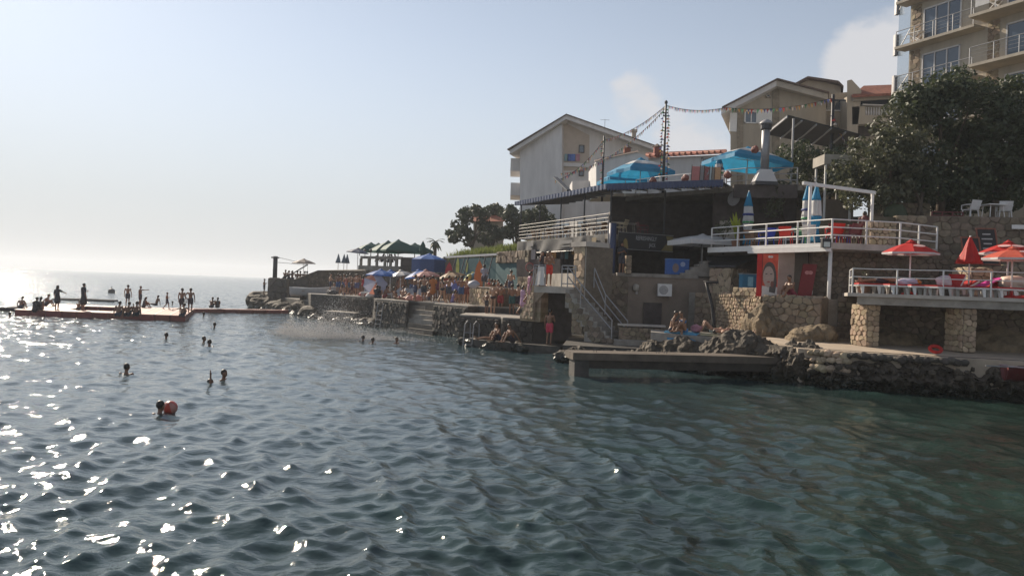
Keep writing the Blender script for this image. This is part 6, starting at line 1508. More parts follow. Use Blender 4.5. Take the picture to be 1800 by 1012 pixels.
# planter with yellow green leaves
pc = ud(.19, .45); t = thing('potted_plant', 'yellow green broad leaved plant behind the deck rail', 'plant', pc)
MB().lathe([(.15, 0), (.22, .35), (.2, .36)], 12, pc).build('pot', plain((.22, .10, .06)), t)
for k in range(7):
    a = k * .9; d = V((math.cos(a), math.sin(a) * .6, 0)); L_ = .9 + .25 * (k % 3); sd = d.cross(Zv) * .11
    p0 = pc + Zv * .33; pts = [p0 + d * (.35 * s * s * L_) + Zv * (L_ * s) for s in (0, .4, .75, 1.0)]
    MB().add([pts[0], pts[1] + sd, pts[1] - sd, pts[2] + sd * 1.1, pts[2] - sd * 1.1, pts[3]], [(0, 1, 2), (1, 3, 4, 2), (3, 5, 4)]).build('leaf', plain((.32, .36, .03), .5, trans=.4), t)
tree('potted_plant', 'feathery dark plant at the end of the deck', tuple(ud(.04, .7)), [(tuple(ud(.04, .7) + V((dx, 0, .8 + dz))), .3) for dx, dz in ((0, 0), (.2, .25), (-.2, .2), (.05, .5))], 500, .08, 'leaf_olive', 77, .03, cat='plant')
# tables and chairs on the balcony
ci = 0
bl_ = ['near the canopy corner', 'second along the balcony', 'in the middle of the balcony', 'towards the seaward end', 'at the seaward end of the balcony']
for k in range(5):
    b = C0.lerp(L0, .10 + k * .2) - Ln * 1.1 + Zv * FZ
    table(b, .4, .75, plain((.42, .36, .32)), 'small wooden cafe table ' + bl_[k], square=True, group='balcony tables')
    chair('wood' if k % 2 else 'cream', 'cafe chair pulled to the table ' + bl_[k], b + Lu * .7, R(60 + 180), 'balcony chairs'); chair('wood', 'brown cafe chair facing the table ' + bl_[k], b - Lu * .7, R(60), 'balcony chairs')
b = R0.lerp(C0, .5) - rN * 1.2
table(V((b.x, b.y, FZ)), .4, .75, plain((.3, .26, .24)), 'cafe table above the lettered banner', square=True, group='balcony tables'); chair('wine', 'dark chair above the lettered banner', V((b.x + .8, b.y, FZ)), R(100), 'balcony chairs')
# white windows wall at the back of the balcony, striped lounge chairs on the roof
t = thing('balcony_screen', 'pale glazed screen at the back of the cafe balcony', 'screen', PX(1010, 58, FZ))
a_, b_ = PX(985, 61, FZ), PX(1062, 55, FZ)
for k in range(5):
    p0, p1 = a_.lerp(b_, k / 5 + .01), a_.lerp(b_, (k + 1) / 5 - .01); MB().extrude([p0, p1, p1 + Zv * 1.9, p0 + Zv * 1.9], (.05, .08, 0)).build('panel', 'plaster_white' if k % 2 else 'glass_blue', t)
for px, c, w, lab in ((1214, (.45, .16, .14), .7, 'pink folded deck chair on the roof terrace'), (1229, (.42, .48, .48), .8, 'pale folded deck chair on the roof terrace'), (1236, (.5, .04, .03), .3, 'narrow red board on the roof terrace'), (1250, (.5, .28, .14), .5, 'round orange cushion board on the roof terrace')):
    q_ = PX(px, 43.6, RT); t = thing('deck_chair', lab, 'deck chair', q_)
    MB().extrude([q_, q_ + V((w, 0, 0)), q_ + V((w + .12, .35, 1.0)), q_ + V((.12, .35, 1.0))], (0, .04, .01)).build('canvas', plain(c), t)
    for s in (0, w): MB().bar(q_ + V((s, -.02, 0)), q_ + V((s + .13, .38, 1.08)), .035).build('frame_bar', 'trunk', t)
for px, py, Y, lab in ((1205, 313, 46, 'round dried flower basket by the roof rail'), (1148, 318, 48, 'hanging flower basket above the valance'), (1279, 308, 44.5, 'round basket by the roof terrace corner'), (1327, 263, 43.6, 'brown wicker lamp ball hanging beside the chimney')):
    c = P(px, py, Y); single(rock_mb(tuple(c), .2, .2, .2, px, 3, .35), 'flower_basket', plain((.22, .07, .05)), lab, 'basket')
# sun loungers on the terrace
def lounger(label, c, rz, back=0, pad='red_cloth', group='sun loungers on the terrace'):
    t = thing('sun_lounger', label, 'sun lounger', c, rz, group=group, local=True)
    MB().box(-.32, -.95, .27, .32, .35, .33).build('frame', 'white_paint', t)
    MB().box(-.3, -.93, .332, .3, .35, .385).build('cushion', pad, t)
    ca, sa = math.cos(back), math.sin(back)
    bq = lambda y, z: (0, .37 + y * ca - z * sa, .3 + y * sa + z * ca)
    for nm, m, z0, z1, w in (('backrest', 'white_paint', -.03, .03, .32), ('back_cushion', pad, .032, .085, .3)):
        MB().add([(sx * w, *bq(y, z)[1:]) for z in (z0, z1) for sx, y in ((-1, 0), (1, 0), (1, .62), (-1, .62))], [(3, 2, 1, 0), (4, 5, 6, 7), (0, 1, 5, 4), (1, 2, 6, 5), (2, 3, 7, 6), (3, 0, 4, 7)]).build(nm, m, t)
    for s in (-1, 1):
        for y in (-.8, -.2, .3): MB().add([(s * .3, y - .07, .27), (s * .3, y + .07, .27), (s * .33, y + .05, 0), (s * .33, y - .02, 0), (s * .26, y - .07, .27), (s * .26, y + .07, .27), (s * .29, y + .05, 0), (s * .29, y - .02, 0)], [(0, 1, 2, 3), (7, 6, 5, 4), (0, 4, 5, 1), (1, 5, 6, 2), (3, 2, 6, 7), (0, 3, 7, 4)]).build('leg', 'white_paint', t)
    return t
lz = lambda px, d: at_px(px) - Nx * d + Zv * TZ
lounger('red cushioned lounger with a person lying on it at the left end', lz(1553, .75), R(-97))
lounger('red cushioned lounger with a lilac towel bundle', lz(1598, .75), R(-80))
lounger('red cushioned lounger with nothing on it, end towards the rail', lz(1640, .75), R(-85))
lounger('red lounger with raised back and a printed towel', lz(1668, .8), R(-60), R(52))
lounger('red lounger with a magenta towel over its raised back', lz(1735, .95), R(-75), R(35))
lounger('red cushioned lounger beside the magenta one, lying flat', lz(1762, .7), R(-82))
lounger('red lounger with a cream bundle near the parasol foot', lz(1790, .9), R(-75), R(20))
lounger('red lounger in the second row under the open parasols', lz(1790, 2.3), R(-80), R(15))
lounger('red lounger with raised back in the second row', lz(1690, 2.2), R(-85), R(30))
def bundle(label, c, sx, sy, sz_, m, seed, name='towel', cat='towel'):
    return single(rock_mb(tuple(c), sx, sy, sz_, seed, 3, .45), name, m, label, cat, smooth=True)
bundle('crumpled lilac and white towel on a lounger', lz(1598, .75) + Zv * .47, .42, .28, .14, plain((.5, .46, .58)), 401)
bundle('small orange bag on a lounger', lz(1613, .8) + Zv * .46, .18, .15, .12, plain((.6, .2, .03)), 402, 'beach_bag', 'bag')
bundle('printed white and pink towel on the raised lounger', lz(1664, .7) + Zv * .52, .25, .2, .22, plain((.62, .5, .52)), 403)
bundle('cream fringed blanket bundle by the parasol foot', lz(1793, .95) + Zv * .56, .5, .3, .26, plain((.6, .5, .42)), 404)
o = MB().add([lz(1735, .95) + V(q_) for q_ in ((-.1, -.35, .42), (.62, -.25, .75), (.62, .35, .75), (-.1, .3, .42), (-.1, -.35, .38), (.62, -.25, .71), (.62, .35, .71), (-.1, .3, .38), (.66, -.27, .3), (.66, -.24, .3))], [(0, 1, 2, 3), (7, 6, 5, 4), (0, 4, 5, 1), (1, 5, 6, 2), (2, 6, 7, 3), (3, 7, 4, 0)])
single(o, 'towel', plain((.5, .03, .25)), 'magenta towel spread over a raised lounger back', 'towel')
single(MB().lathe([(.3, 0), (.3, .07), (.05, .12)], 16, lz(1800, .25)), 'round_cushion', 'red_cloth', 'flat round red parasol weight at the terrace edge', 'weight')
# terracotta tub, chalkboards
c = lz(1521, .9); t = thing('plant_tub', 'terracotta tub in the shade at the terrace corner', 'tub', c)
MB().lathe([(.2, 0), (.3, .42), (.33, .44), (.33, .5), (.26, .5)], 16, c).build('tub', plain((.22, .12, .08)), t); tree('tub_plant', 'sparse dry plant growing from the terracotta tub', tuple(c + Zv * .45), [(tuple(c + V((dx, 0, .65 + dz))), .12) for dx, dz in ((0, 0), (.1, .15), (-.1, .12))], 500, .05, 'leaf_olive', 79, .015, cat='plant')
for px, w, h, lab, cz in ((1711, .62, 1.15, 'small chalkboard stand with painted landscape leaning by the wall', 4.75), (1741, .66, 1.55, 'tall chalkboard menu stand with chalk writing', 4.75)):
    b = PX(px, 33.0, cz); t = thing('chalkboard', lab, 'chalkboard', b); U_ = V((.96, -.28, 0)); tl_ = V((-.10, .12, 1)).normalized()
    MB().extrude([b - U_ * w / 2, b + U_ * w / 2, b + U_ * w / 2 + tl_ * h, b - U_ * w / 2 + tl_ * h], (.01, .03, 0)).build('slate', 'black', t)
    for s in (-1, 1): MB().bar(b + U_ * (w / 2 + .02) * s - V((0, .01, 0)), b + U_ * (w / 2 + .02) * s + tl_ * h - V((0, .01, 0)), .05).build('frame_side', plain((.22, .08, .05)), t)
    for zz in (.05, h): MB().bar(b - U_ * (w / 2 + .04) + tl_ * zz - V((0, .012, 0)), b + U_ * (w / 2 + .04) + tl_ * zz - V((0, .012, 0)), .05).build('frame_rail', plain((.22, .08, .05)), t)
    if h > 1.3:
        for k in range(5): MB().obox(b + tl_ * (h * .85 - k * .2) - V((0, .012, 0)), U_ * (.3 + .1 * (k % 2)), V((0, .004, 0)), tl_ * .05).build('chalk_line', plain((.45, .45, .44)), t)
    else: MB().obox(b + tl_ * (h * .45) - V((0, .012, 0)), U_ * .5, V((0, .004, 0)), tl_ * .3).build('painted_scene', plain((.12, .22, .26)), t)
# garden chairs and table on the tree terrace, green bin, red dinghy, lifebuoy, slats of hammock
chair('white', 'white plastic garden chair on the tree terrace', PX(1705, 36.6, 7.0), R(200), 'white garden furniture'); chair('white', 'white plastic garden chair beside the garden table', PX(1765, 36.6, 7.0), R(160), 'white garden furniture')
table(PX(1745, 36.5, 7.0), .42, .7, 'white_paint', 'white plastic garden table under the trees', square=True, group='white garden furniture')
single(MB().extrude([PX(1779, 35.1, 6.5), PX(1806, 35.0, 6.5), PX(1806, 35.0, 6.68), PX(1779, 35.1, 6.68)], (0, .03, 0)), 'wall_sign', 'white_paint', 'small blank white sign on the terrace wall', 'sign')
bundle('rounded dark green bush between the tree trunks', PX(1577, 37.8, 7.2), .5, .4, .45, 'leaf', 405, 'clipped_bush', 'plant')
railing('low_fence', 'low dark red rail at the edge of the tree terrace', [xy(PX(1628, 36.9, 0)), xy(PX(1682, 36.7, 0))], 7.0, .32, .5, 2, plain((.14, .03, .03)), .03, cat='fence')
c = path_at(1664, 1.36) + V((-.12, .55, 0)); t = thing('lifebuoy', 'small bright red lifebuoy on the quay path beside the pier', 'life ring', c)
MB().tube([c + V((math.cos(k * math.pi / 10) * .2, math.sin(k * math.pi / 10) * .1, .16 + math.sin(k * math.pi / 10) * .1)) for k in range(21)], .06, 6).build('ring', 'red_cloth', t, True)
c = path_at(1765, .62) + V((1.0, -.35, 0)); t = thing('red_dinghy', 'red dinghy drawn up in the dark beneath the terrace', 'boat', c)
rows = []
for i in range(9):
    s = i / 8; w_ = .55 * math.sin(math.pi * (.15 + s * .55)); x = -1.3 + 2.6 * s
    rows.append([c + V((x, -w_, .42 + .1 * (1 - s))), c + V((x, -w_ * .6, .1)), c + V((x, 0, 0)), c + V((x, w_ * .6, .1)), c + V((x, w_, .42 + .1 * (1 - s)))])
MB().add([p for r_ in rows for p in r_], [(i * 5 + j, i * 5 + j + 1, (i + 1) * 5 + j + 1, (i + 1) * 5 + j) for i in range(8) for j in range(4)] + [(0, 1, 2, 3, 4)]).build('hull', plain((.12, .015, .015)), t, True)
MB().tube([r_[0] for r_ in rows] + [r_[4] for r_ in rows[::-1]], .03, 5).build('gunwale', plain((.4, .3, .3)), t)
MB().tube([c + V((-2.1, -.3, .52)), c + V((-1.0, -.3, .5))], .02, 5).build('oar', 'metal_grey', t)
# ================================================================ flag poles and bunting
fp = PX(1165, 49.28, RT); ft = P(1167, 182, 49.28)
t = thing('flag_pole', 'tall dark flag pole carrying the bunting above the cafe', 'pole', fp); MB().tube([fp, V((fp.x, fp.y, ft.z))], [.09, .06], 8).build('shaft', 'metal_dark', t, True); MB().lathe([(.1, 0), (.1, .12), (.03, .2)], 8, (fp.x, fp.y, ft.z)).build('finial', 'metal_dark', t)
f2 = PX(1058, 54.15, RT); f2t = P(1060, 243, 54.15)
t = thing('flag_pole', 'shorter dark flag pole beside the blue parasols', 'pole', f2); MB().tube([f2, V((f2.x, f2.y, f2t.z))], [.08, .05], 8).build('shaft', 'metal_dark', t, True); MB().lathe([(.08, 0), (.03, .2)], 8, (f2.x, f2.y, f2t.z)).build('finial', 'metal_dark', t)
f3 = PX(1457, 50, 8.3); f3t = P(1458, 166, 50)
t = thing('utility_pole', 'wooden utility pole with a crossarm before the ochre house', 'pole', f3); MB().tube([f3, V((f3.x, f3.y, f3t.z))], .1, 8).build('shaft', 'metal_dark', t, True); MB().bar(V((f3.x - .1, f3.y, f3t.z - .35)), V((f3.x + .8, f3.y, f3t.z - .35)), .08).build('crossarm', 'metal_dark', t)
fcols = [(.5, .06, .05), (.5, .45, .40), (.08, .20, .10), (.55, .30, .10), (.10, .12, .3)]
def bunting(label, a, b, sag, n, seed, size=.2):
    t = thing('bunting', label, 'bunting', a.lerp(b, .5) - Zv * sag, group='strings of bunting'); rnd = random.Random(seed)
    L = [a.lerp(b, i / n) - Zv * (sag * 4 * (i / n) * (1 - i / n)) for i in range(n + 1)]
    MB().tube(L, .012, 4).build('cord', 'metal_dark', t)
    for ci_ in range(len(fcols)):
        mb = MB()
        for i in range(n):
            if rnd.randrange(len(fcols)) != ci_ and (i + seed) % len(fcols) != ci_: continue
            p, q_ = L[i], L[i + 1]; d = (q_ - p); w = min(size, d.length * .8); d.normalize(); s = size * rnd.uniform(.8, 1.3)
            up = V((rnd.uniform(-.15, .15), rnd.uniform(-.3, .3), -1)) if abs(d.z) < .9 else V((rnd.choice((-1, 1)), 0, -.3))
            mb.add([p, p + d * w, p + d * w * .5 + up * s], [(0, 1, 2)])
        if mb.f: tag(mb.build('pennants', plain(fcols[ci_], trans=.3), t), kind='stuff')
pt = V((fp.x, fp.y, ft.z - .1)); p2 = V((f2.x, f2.y, f2t.z - .1)); p3 = V((f3.x, f3.y, f3t.z - .2))
bunting('bunting string from the tall flag pole towards the utility pole', pt, P(1275, 189, 50), .25, 40, 1)
bunting('bunting string running on across the ochre house gable', P(1275, 189, 50), p3, .35, 34, 2, .26)
bunting('bunting string from the tall pole down over the white house', pt, p2, .35, 50, 3)
bunting('second bunting string sagging lower from the tall pole', pt - Zv * .15, P(985, 305, 55), .9, 60, 4)
bunting('bunting string from the short pole down to the roof spar', p2, P(975, 318, 54), .5, 34, 5)
bunting('bunting string twisted down the tall flag pole', pt - V((.15, 0, .2)), fp + V((-.22, 0, 1.0)), .02, 24, 6, .14)
bunting('bunting string hanging down the right of the tall pole', pt - V((-.15, 0, .2)), fp + V((.25, 0, .9)), .02, 24, 7, .14)
bunting('bunting string wound down the shorter flag pole', p2 - V((.1, 0, .1)), f2 + V((-.05, 0, .9)), .02, 22, 8, .16)
bunting('short bunting tail hanging right of the utility pole', P(1465, 200, 50), P(1488, 250, 49), .2, 9, 9, .26)
sp0, sp1 = P(976, 312, 54.5), P(1000, 335, 51); single(MB().bar(sp0, sp1, .28, .1), 'roof_spar', 'metal_dark', 'dark wooden spar sticking out above the canopy edge', 'spar')
# terrace lamp balls on bar terrace
for px, lab in ((632, 'small bollard lamp at the seaward corner of the bar terrace'), (641.5, 'small bollard lamp next along the bar terrace parapet'), (651.5, 'small bollard lamp by the first green parasol')):
    b = PX(px, 84.0, 5.78); t = thing('bollard_lamp', lab, 'lamp', b, group='lamps on the bar terrace'); MB().tube([b, b + Zv * .45], .04, 6).build('stem', 'metal_dark', t); MB().lathe([(.05, 0), (.16, .12), (.16, .22), (.05, .34)], 8, b + Zv * .42).build('globe', 'metal_dark', t)
# ================================================================ splash
def splash():
    rg = np.random.default_rng(9)
    v_ = np.array([(0, 0, 1), (.94, 0, -.33), (-.47, .82, -.33), (-.47, -.82, -.33)]); f_ = np.array([(0, 1, 2), (0, 2, 3), (0, 3, 1), (1, 3, 2)])
    P_, R_ = [], []
    for px, py, n, sx, sy, sz_, r in ((590, 595, 9000, 1.5, .7, .75, .015), (562, 596, 5000, 1.2, .6, .45, .015), (510, 589, 4000, .6, .5, .38, .015), (545, 592, 900, 1.6, .6, .15, .015), (640, 597, 4500, 2.2, .6, .14, .015), (700, 585, 900, 1.6, .6, .10, .015), (600, 590, 900, 3.2, .9, 1.7, .012)):
        c = PZ(px, py, 0); h = np.abs(rg.normal(size=n)) * sz_
        k = np.clip(1 - h / (sz_ * 3.2), .25, 1)
        P_.append(np.stack([c.x + rg.normal(size=n) * sx * k, c.y + rg.normal(size=n) * sy, h + .04], 1)); R_.append(rg.uniform(.5, 1.5, n) * r)
    p = np.concatenate(P_); r_ = np.concatenate(R_)
    vs_ = (p[:, None, :] + v_[None] * r_[:, None, None]).reshape(-1, 3); fs = (f_[None] + (np.arange(len(p)) * 4)[:, None, None]).reshape(-1, 3)
    me = bpy.data.meshes.new('splash'); me.from_pydata(vs_.tolist(), [], fs.tolist()); me.materials.append(mat('spray', (.8, .78, .76), .25, .05, 3, trans=.5))
    o = bpy.data.objects.new('splash', me); COL.objects.link(o); tag(o, 'burst of white spray where divers hit the water', 'splash', kind='stuff')
splash()
# ================================================================ people
BODY = {}
TMP = bpy.data.scenes.new('workbench')
def capsule(mb, a, b, ra, rb, n=10):
    a, b = V(a), V(b); d = b - a; L = d.length
    if L < 1e-4: d = V((0, 0, 1)); L = 1e-4
    d /= L; pts, rs = [], []
    for t in (-1, -.8, -.45, 0): pts.append(a + d * ra * t); rs.append(ra * math.sqrt(max(.004, 1 - t * t)))
    for t in (0, .45, .8, 1): pts.append(b + d * rb * t); rs.append(rb * math.sqrt(max(.004, 1 - t * t)))
    mb.tube(pts, rs, n)
def remesh(mb, vox, name):
    me = bpy.data.meshes.new(name); me.from_pydata([tuple(v_) for v_ in mb.v], [], mb.f); me.update()
    o = bpy.data.objects.new(name, me); TMP.collection.objects.link(o)
    r_ = o.modifiers.new('r', 'REMESH'); r_.mode = 'VOXEL'; r_.voxel_size = vox; r_.use_smooth_shade = True
    s_ = o.modifiers.new('s', 'SMOOTH'); s_.iterations = 3; s_.factor = .5
    vl = TMP.view_layers[0]; vl.update(); dg = vl.depsgraph; out = bpy.data.meshes.new_from_object(o.evaluated_get(dg)); out.name = name
    bpy.data.objects.remove(o); bpy.data.meshes.remove(me)
    out.polygons.foreach_set('use_smooth', [True] * len(out.polygons))
    return out
def pose(kind, arm='down', fem=False):
    """joints of a 1.72 m figure facing -y, feet at z = 0 (or seat at z = 0)"""
    J = {}
    hip, chest, neck, head = V((0, 0, .93)), V((0, .01, 1.28)), V((0, .01, 1.46)), V((0, -.015, 1.60))
    sw, hw = (.165, .095) if fem else (.19, .09)
    k = [V((s * .10, -.01, .50)) for s in (-1, 1)]; an = [V((s * .10, .03, .09)) for s in (-1, 1)]; to = [a + V((0, -.17, -.06)) for a in an]
    if kind == 'walk': k = [V((-.09, -.16, .53)), V((.09, .05, .50))]; an = [V((-.09, -.2, .10)), V((.09, .32, .16))]; to = [an[0] + V((0, -.17, -.06)), an[1] + V((0, -.14, -.10))]
    if kind == 'wide': k = [V((s * .17, -.02, .49)) for s in (-1, 1)]; an = [V((s * .22, .03, .09)) for s in (-1, 1)]; to = [a + V((a.x * .2, -.17, -.06)) for a in an]
    if kind in ('sit', 'sit_edge', 'sit_fwd', 'crouch'):
        z = .11; hip = V((0, 0, z)); ln = {'sit': -.10, 'sit_edge': -.08, 'sit_fwd': .12, 'crouch': -.18}[kind]
        chest = V((0, ln, z + .36)); neck = V((0, ln * 1.5, z + .54)); head = V((0, ln * 1.7 - .04, z + .68))
        if kind == 'sit': k = [V((s * .13, -.36, .46)) for s in (-1, 1)]; an = [V((s * .12, -.55, .09)) for s in (-1, 1)]
        elif kind == 'sit_edge': k = [V((s * .11, -.46, .10)) for s in (-1, 1)]; an = [V((s * .10, -.50, -.36)) for s in (-1, 1)]
        elif kind == 'crouch': k = [V((s * .16, -.30, .42)) for s in (-1, 1)]; an = [V((s * .12, -.12, .09)) for s in (-1, 1)]
        else: k = [V((s * .10, -.46, .16)) for s in (-1, 1)]; an = [V((s * .10, -.90, .09)) for s in (-1, 1)]
        to = [a + V((0, -.15, -.05 if kind != 'sit_fwd' else .12)) for a in an]
    if kind in ('lie', 'lie_knees'):
        hip = V((0, 0, .11)); chest = V((0, .36, .13)); neck = V((0, .54, .14)); head = V((0, .69, .16))
        k = [V((s * .10, -.43, .12)) for s in (-1, 1)]; an = [V((s * .11, -.85, .08)) for s in (-1, 1)]; to = [a + V((0, -.05, .16)) for a in an]
        if kind == 'lie_knees': k = [V((s * .10, -.33, .50)) for s in (-1, 1)]; an = [V((s * .10, -.52, .09)) for s in (-1, 1)]; to = [a + V((0, -.16, -.04)) for a in an]
    up = (neck - chest).normalized(); fw = V((0, -1, 0)) if up.z > .6 else V((0, 0, 1))
    sh = [neck - up * .06 + V((s * sw, 0, 0)) for s in (-1, 1)]
    def A(s, kind_):
        S = sh[0 if s < 0 else 1]; X = V((s, 0, 0))
        if kind_ == 'down': e = S - up * .28 + X * .07; h = e - up * .25 + fw * .07 + X * .01
        elif kind_ == 'hip': e = S - up * .22 + X * .19 - fw * .06; h = S - up * .46 + X * .0 + fw * .02
        elif kind_ == 'point': e = S + X * .20 + fw * .14 - up * .03; h = e + X * .16 + fw * .18 + up * .03
        elif kind_ == 'raise': e = S + X * .10 + up * .22 + fw * .08; h = e + up * .26 + X * .02
        elif kind_ == 'fold': e = S - up * .26 + X * .05 + fw * .05; h = e + up * .08 + fw * .16 - X * .16
        elif kind_ == 'face': e = S - up * .16 + fw * .18 + X * .05; h = e + up * .24 + fw * .02 - X * .06
        elif kind_ == 'back': e = S - up * .24 - fw * .14 + X * .06; h = e - up * .24 - fw * .10
        elif kind_ == 'knees': e = S - up * .20 + fw * .17 + X * .03; h = e + fw * .22 - up * .08 - X * .08
        elif kind_ == 'side': e = S + X * .22 - up * .10; h = e + X * .2 - up * .05
        return e, h
    al, ar = (arm if isinstance(arm, tuple) else (arm, arm))
    el = [A(-1, al), A(1, ar)]
    hj = [hip + V((s * hw, 0, -.02 if kind not in ('lie', 'lie_knees') else 0)) for s in (-1, 1)]
    return dict(hip=hip, chest=chest, neck=neck, head=head, sh=sh, el=el, hj=hj, k=k, an=an, to=to, up=up, fw=fw, fem=fem)
def body_meshes(key):
    if key in BODY: return BODY[key]
    kind, arm, fem, cloth, hairk = key
    J = pose(kind, arm, fem); mb = MB(); up, fw = J['up'], J['fw']
    tw = .118 if fem else .135
    capsule(mb, J['hip'] + V((-.06, 0, 0)), J['hip'] + V((.06, 0, 0)), .118 if fem else .11, .118 if fem else .11)
    capsule(mb, J['hip'], J['chest'], .105, tw); 
    for s in (-1, 1): capsule(mb, J['chest'] + V((s * .06, 0, 0)) + up * .04, J['chest'] * .45 + J['sh'][0 if s < 0 else 1] * .55, .11, .075)
    if fem:
        for s in (-1, 1): capsule(mb, J['chest'] + V((s * .07, 0, 0)) + fw * .07 + up * .03, J['chest'] + V((s * .07, 0, 0)) + fw * .09 + up * .02, .065, .06)
    capsule(mb, J['neck'] - up * .05, J['head'] - up * .05, .058, .052)
    hd = J['head']; capsule(mb, hd - up * .035 + fw * .012, hd + up * .045, .078, .092)
    capsule(mb, hd + fw * .085 - up * .005, hd + fw * .095 - up * .03, .014, .02, 6)          # nose
    for s in (-1, 1): capsule(mb, hd + V((s * .088, 0, 0)) - up * .02, hd + V((s * .09, 0, 0)) + up * .02, .022, .022, 6)   # ears
    for i, s in enumerate((-1, 1)):
        capsule(mb, J['sh'][i], J['el'][i][0], .056, .043); capsule(mb, J['el'][i][0], J['el'][i][1], .043, .032)
        d = (J['el'][i][1] - J['el'][i][0]).normalized(); capsule(mb, J['el'][i][1], J['el'][i][1] + d * .06, .034, .036, 8)
        capsule(mb, J['hj'][i], J['k'][i], .088 if fem else .083, .056); capsule(mb, J['k'][i], J['k'][i].lerp(J['an'][i], .3) + V((0, .012, 0)), .056, .057); capsule(mb, J['k'][i].lerp(J['an'][i], .3) + V((0, .012, 0)), J['an'][i], .057, .038)
        capsule(mb, J['an'][i] + V((0, .03, -.03)), J['to'][i], .04, .032)
    me = remesh(mb, .026, 'person')
    # five separate fingers on each hand, rooted in the palm
    fm = MB()
    for i, s in enumerate((-1, 1)):
        h = J['el'][i][1]; d = (h - J['el'][i][0]).normalized(); sd = d.cross(fw)
        if sd.length < .1: sd = V((s, 0, 0))
        sd.normalize(); nn = d.cross(sd)
        for j, L in enumerate((.062, .074, .078, .070)):
            r0 = h + d * .075 + sd * ((j - 1.5) * .019); fm.tube([r0, r0 + d * L * .5 + nn * .006, r0 + d * L + nn * .02], [.0095, .009, .007], 5)
        r0 = h + d * .03 + sd * -.035; fm.tube([r0, r0 + d * .03 - sd * .022, r0 + d * .06 - sd * .03 + nn * .01], [.012, .010, .008], 5)
    import bmesh
    bm = bmesh.new(); bm.from_mesh(me); vv = [bm.verts.new(q) for q in fm.v]
    for f in fm.f:
        try: bm.faces.new([vv[x] for x in f])
        except ValueError: pass
    bm.to_mesh(me); bm.free(); me.polygons.foreach_set('use_smooth', [True] * len(me.polygons))
    parts = []
    # hair
    hb = MB(); capsule(hb, hd + up * .03 - fw * .02, hd + up * .05 - fw * .012, .094, .098)
    if hairk == 'long':
        capsule(hb, hd - fw * .06, hd - up * .22 - fw * .085, .075, .05)
    if hairk == 'cap': capsule(hb, hd + up * .06 + fw * .06, hd + up * .055 + fw * .14, .05, .045)
    hm = remesh(hb, .024, 'hair'); parts.append(('cap' if hairk == 'cap' else 'hair', hm, 1))
    def cl(fn, nm, slot):
        c = MB(); fn(c); parts.append((nm, remesh(c, .028, nm), slot))
    if cloth == 'shorts':
        def f(c):
            capsule(c, J['hip'] + V((-.06, 0, 0)) + up * .03, J['hip'] + V((.06, 0, 0)) + up * .03, .132, .132)
            for i in range(2): capsule(c, J['hj'][i], J['hj'][i].lerp(J['k'][i], .62), .108, .095)
        cl(f, 'swim_shorts', 2)
    elif cloth in ('bikini', 'briefs'):
        cl(lambda c: capsule(c, J['hip'] + V((-.065, 0, 0)) - up * .01, J['hip'] + V((.065, 0, 0)) - up * .01, .127, .127), 'swim_briefs', 2)
        if cloth == 'bikini':
            def f(c):
                for s in (-1, 1): capsule(c, J['chest'] + V((s * .07, 0, 0)) + fw * .075 + up * .025, J['chest'] + V((s * .07, 0, 0)) + fw * .095 + up * .02, .072, .066)
                capsule(c, J['chest'] + V((-.10, 0, 0)) + up * .02, J['chest'] + V((.10, 0, 0)) + up * .02, .1, .1)
            cl(f, 'bikini_top', 2)
    elif cloth == 'suit':
        def f(c):
            capsule(c, J['hip'] + V((-.065, 0, 0)), J['hip'] + V((.065, 0, 0)), .13, .13); capsule(c, J['hip'], J['chest'] + up * .05, .122, tw + .018)
        cl(f, 'swimsuit', 2)
    elif cloth in ('dress', 'robe'):
        def f(c):
            capsule(c, J['hip'], J['chest'] + up * .1, .14, tw + .03); kz = .62 if cloth == 'dress' else .42
            low = J['hip'].lerp((J['k'][0] + J['k'][1]) / 2, kz if cloth == 'dress' else .95); capsule(c, J['hip'] + V((-.03, 0, 0)), low, .16, .21)
            for i in range(2): capsule(c, J['sh'][i], J['sh'][i].lerp(J['el'][i][0], .7), .075, .07)
        cl(f, 'dress' if cloth == 'dress' else 'white_shirt_dress', 2)
    elif cloth == 'shirt':
        def f(c):
            capsule(c, J['hip'], J['chest'] + up * .1, .135, tw + .03)
            for i in range(2): capsule(c, J['sh'][i], J['sh'][i].lerp(J['el'][i][0], .7), .078, .07)
        cl(f, 'shirt', 2)
        def f2(c):
            capsule(c, J['hip'] + V((-.06, 0, 0)), J['hip'] + V((.06, 0, 0)), .128, .128)
            for i in range(2): capsule(c, J['hj'][i], J['hj'][i].lerp(J['k'][i], .62), .106, .093)
        cl(f2, 'shorts', 3)
    BODY[key] = (me, parts); return BODY[key]
def person(label, c, rz, kind='stand', arm='down', fem=False, cloth='shorts', col=(.03, .04, .10), h=1.72, skin=None, hair='short', hairm='hair', group='bathers', col2=(.05, .05, .07), tilt=None):
    me, parts = body_meshes((kind, arm, fem, cloth, hair))
    def mk(m_, nm, mt, par):
        o = bpy.data.objects.new(nm, m_); COL.objects.link(o)
        if not m_.materials: m_.materials.append(mt)
        o.material_slots[0].link = 'OBJECT'; o.material_slots[0].material = mt
        if par is not None: o.parent = par
        return o
    person.n += 1
    root = mk(me, 'person', SKINS[skin if skin is not None else person.n % len(SKINS)], None)
    root.location = c; s = h / 1.72; root.scale = (s, s, s); root.rotation_euler = (tilt or 0, 0, rz)
    tag(root, label, 'person', group)
    for nm, m_, slot in parts: mk(m_, nm, M[hairm] if slot == 1 and nm == 'hair' else plain(col if slot != 3 else col2), root)
    return root
person.n = 0
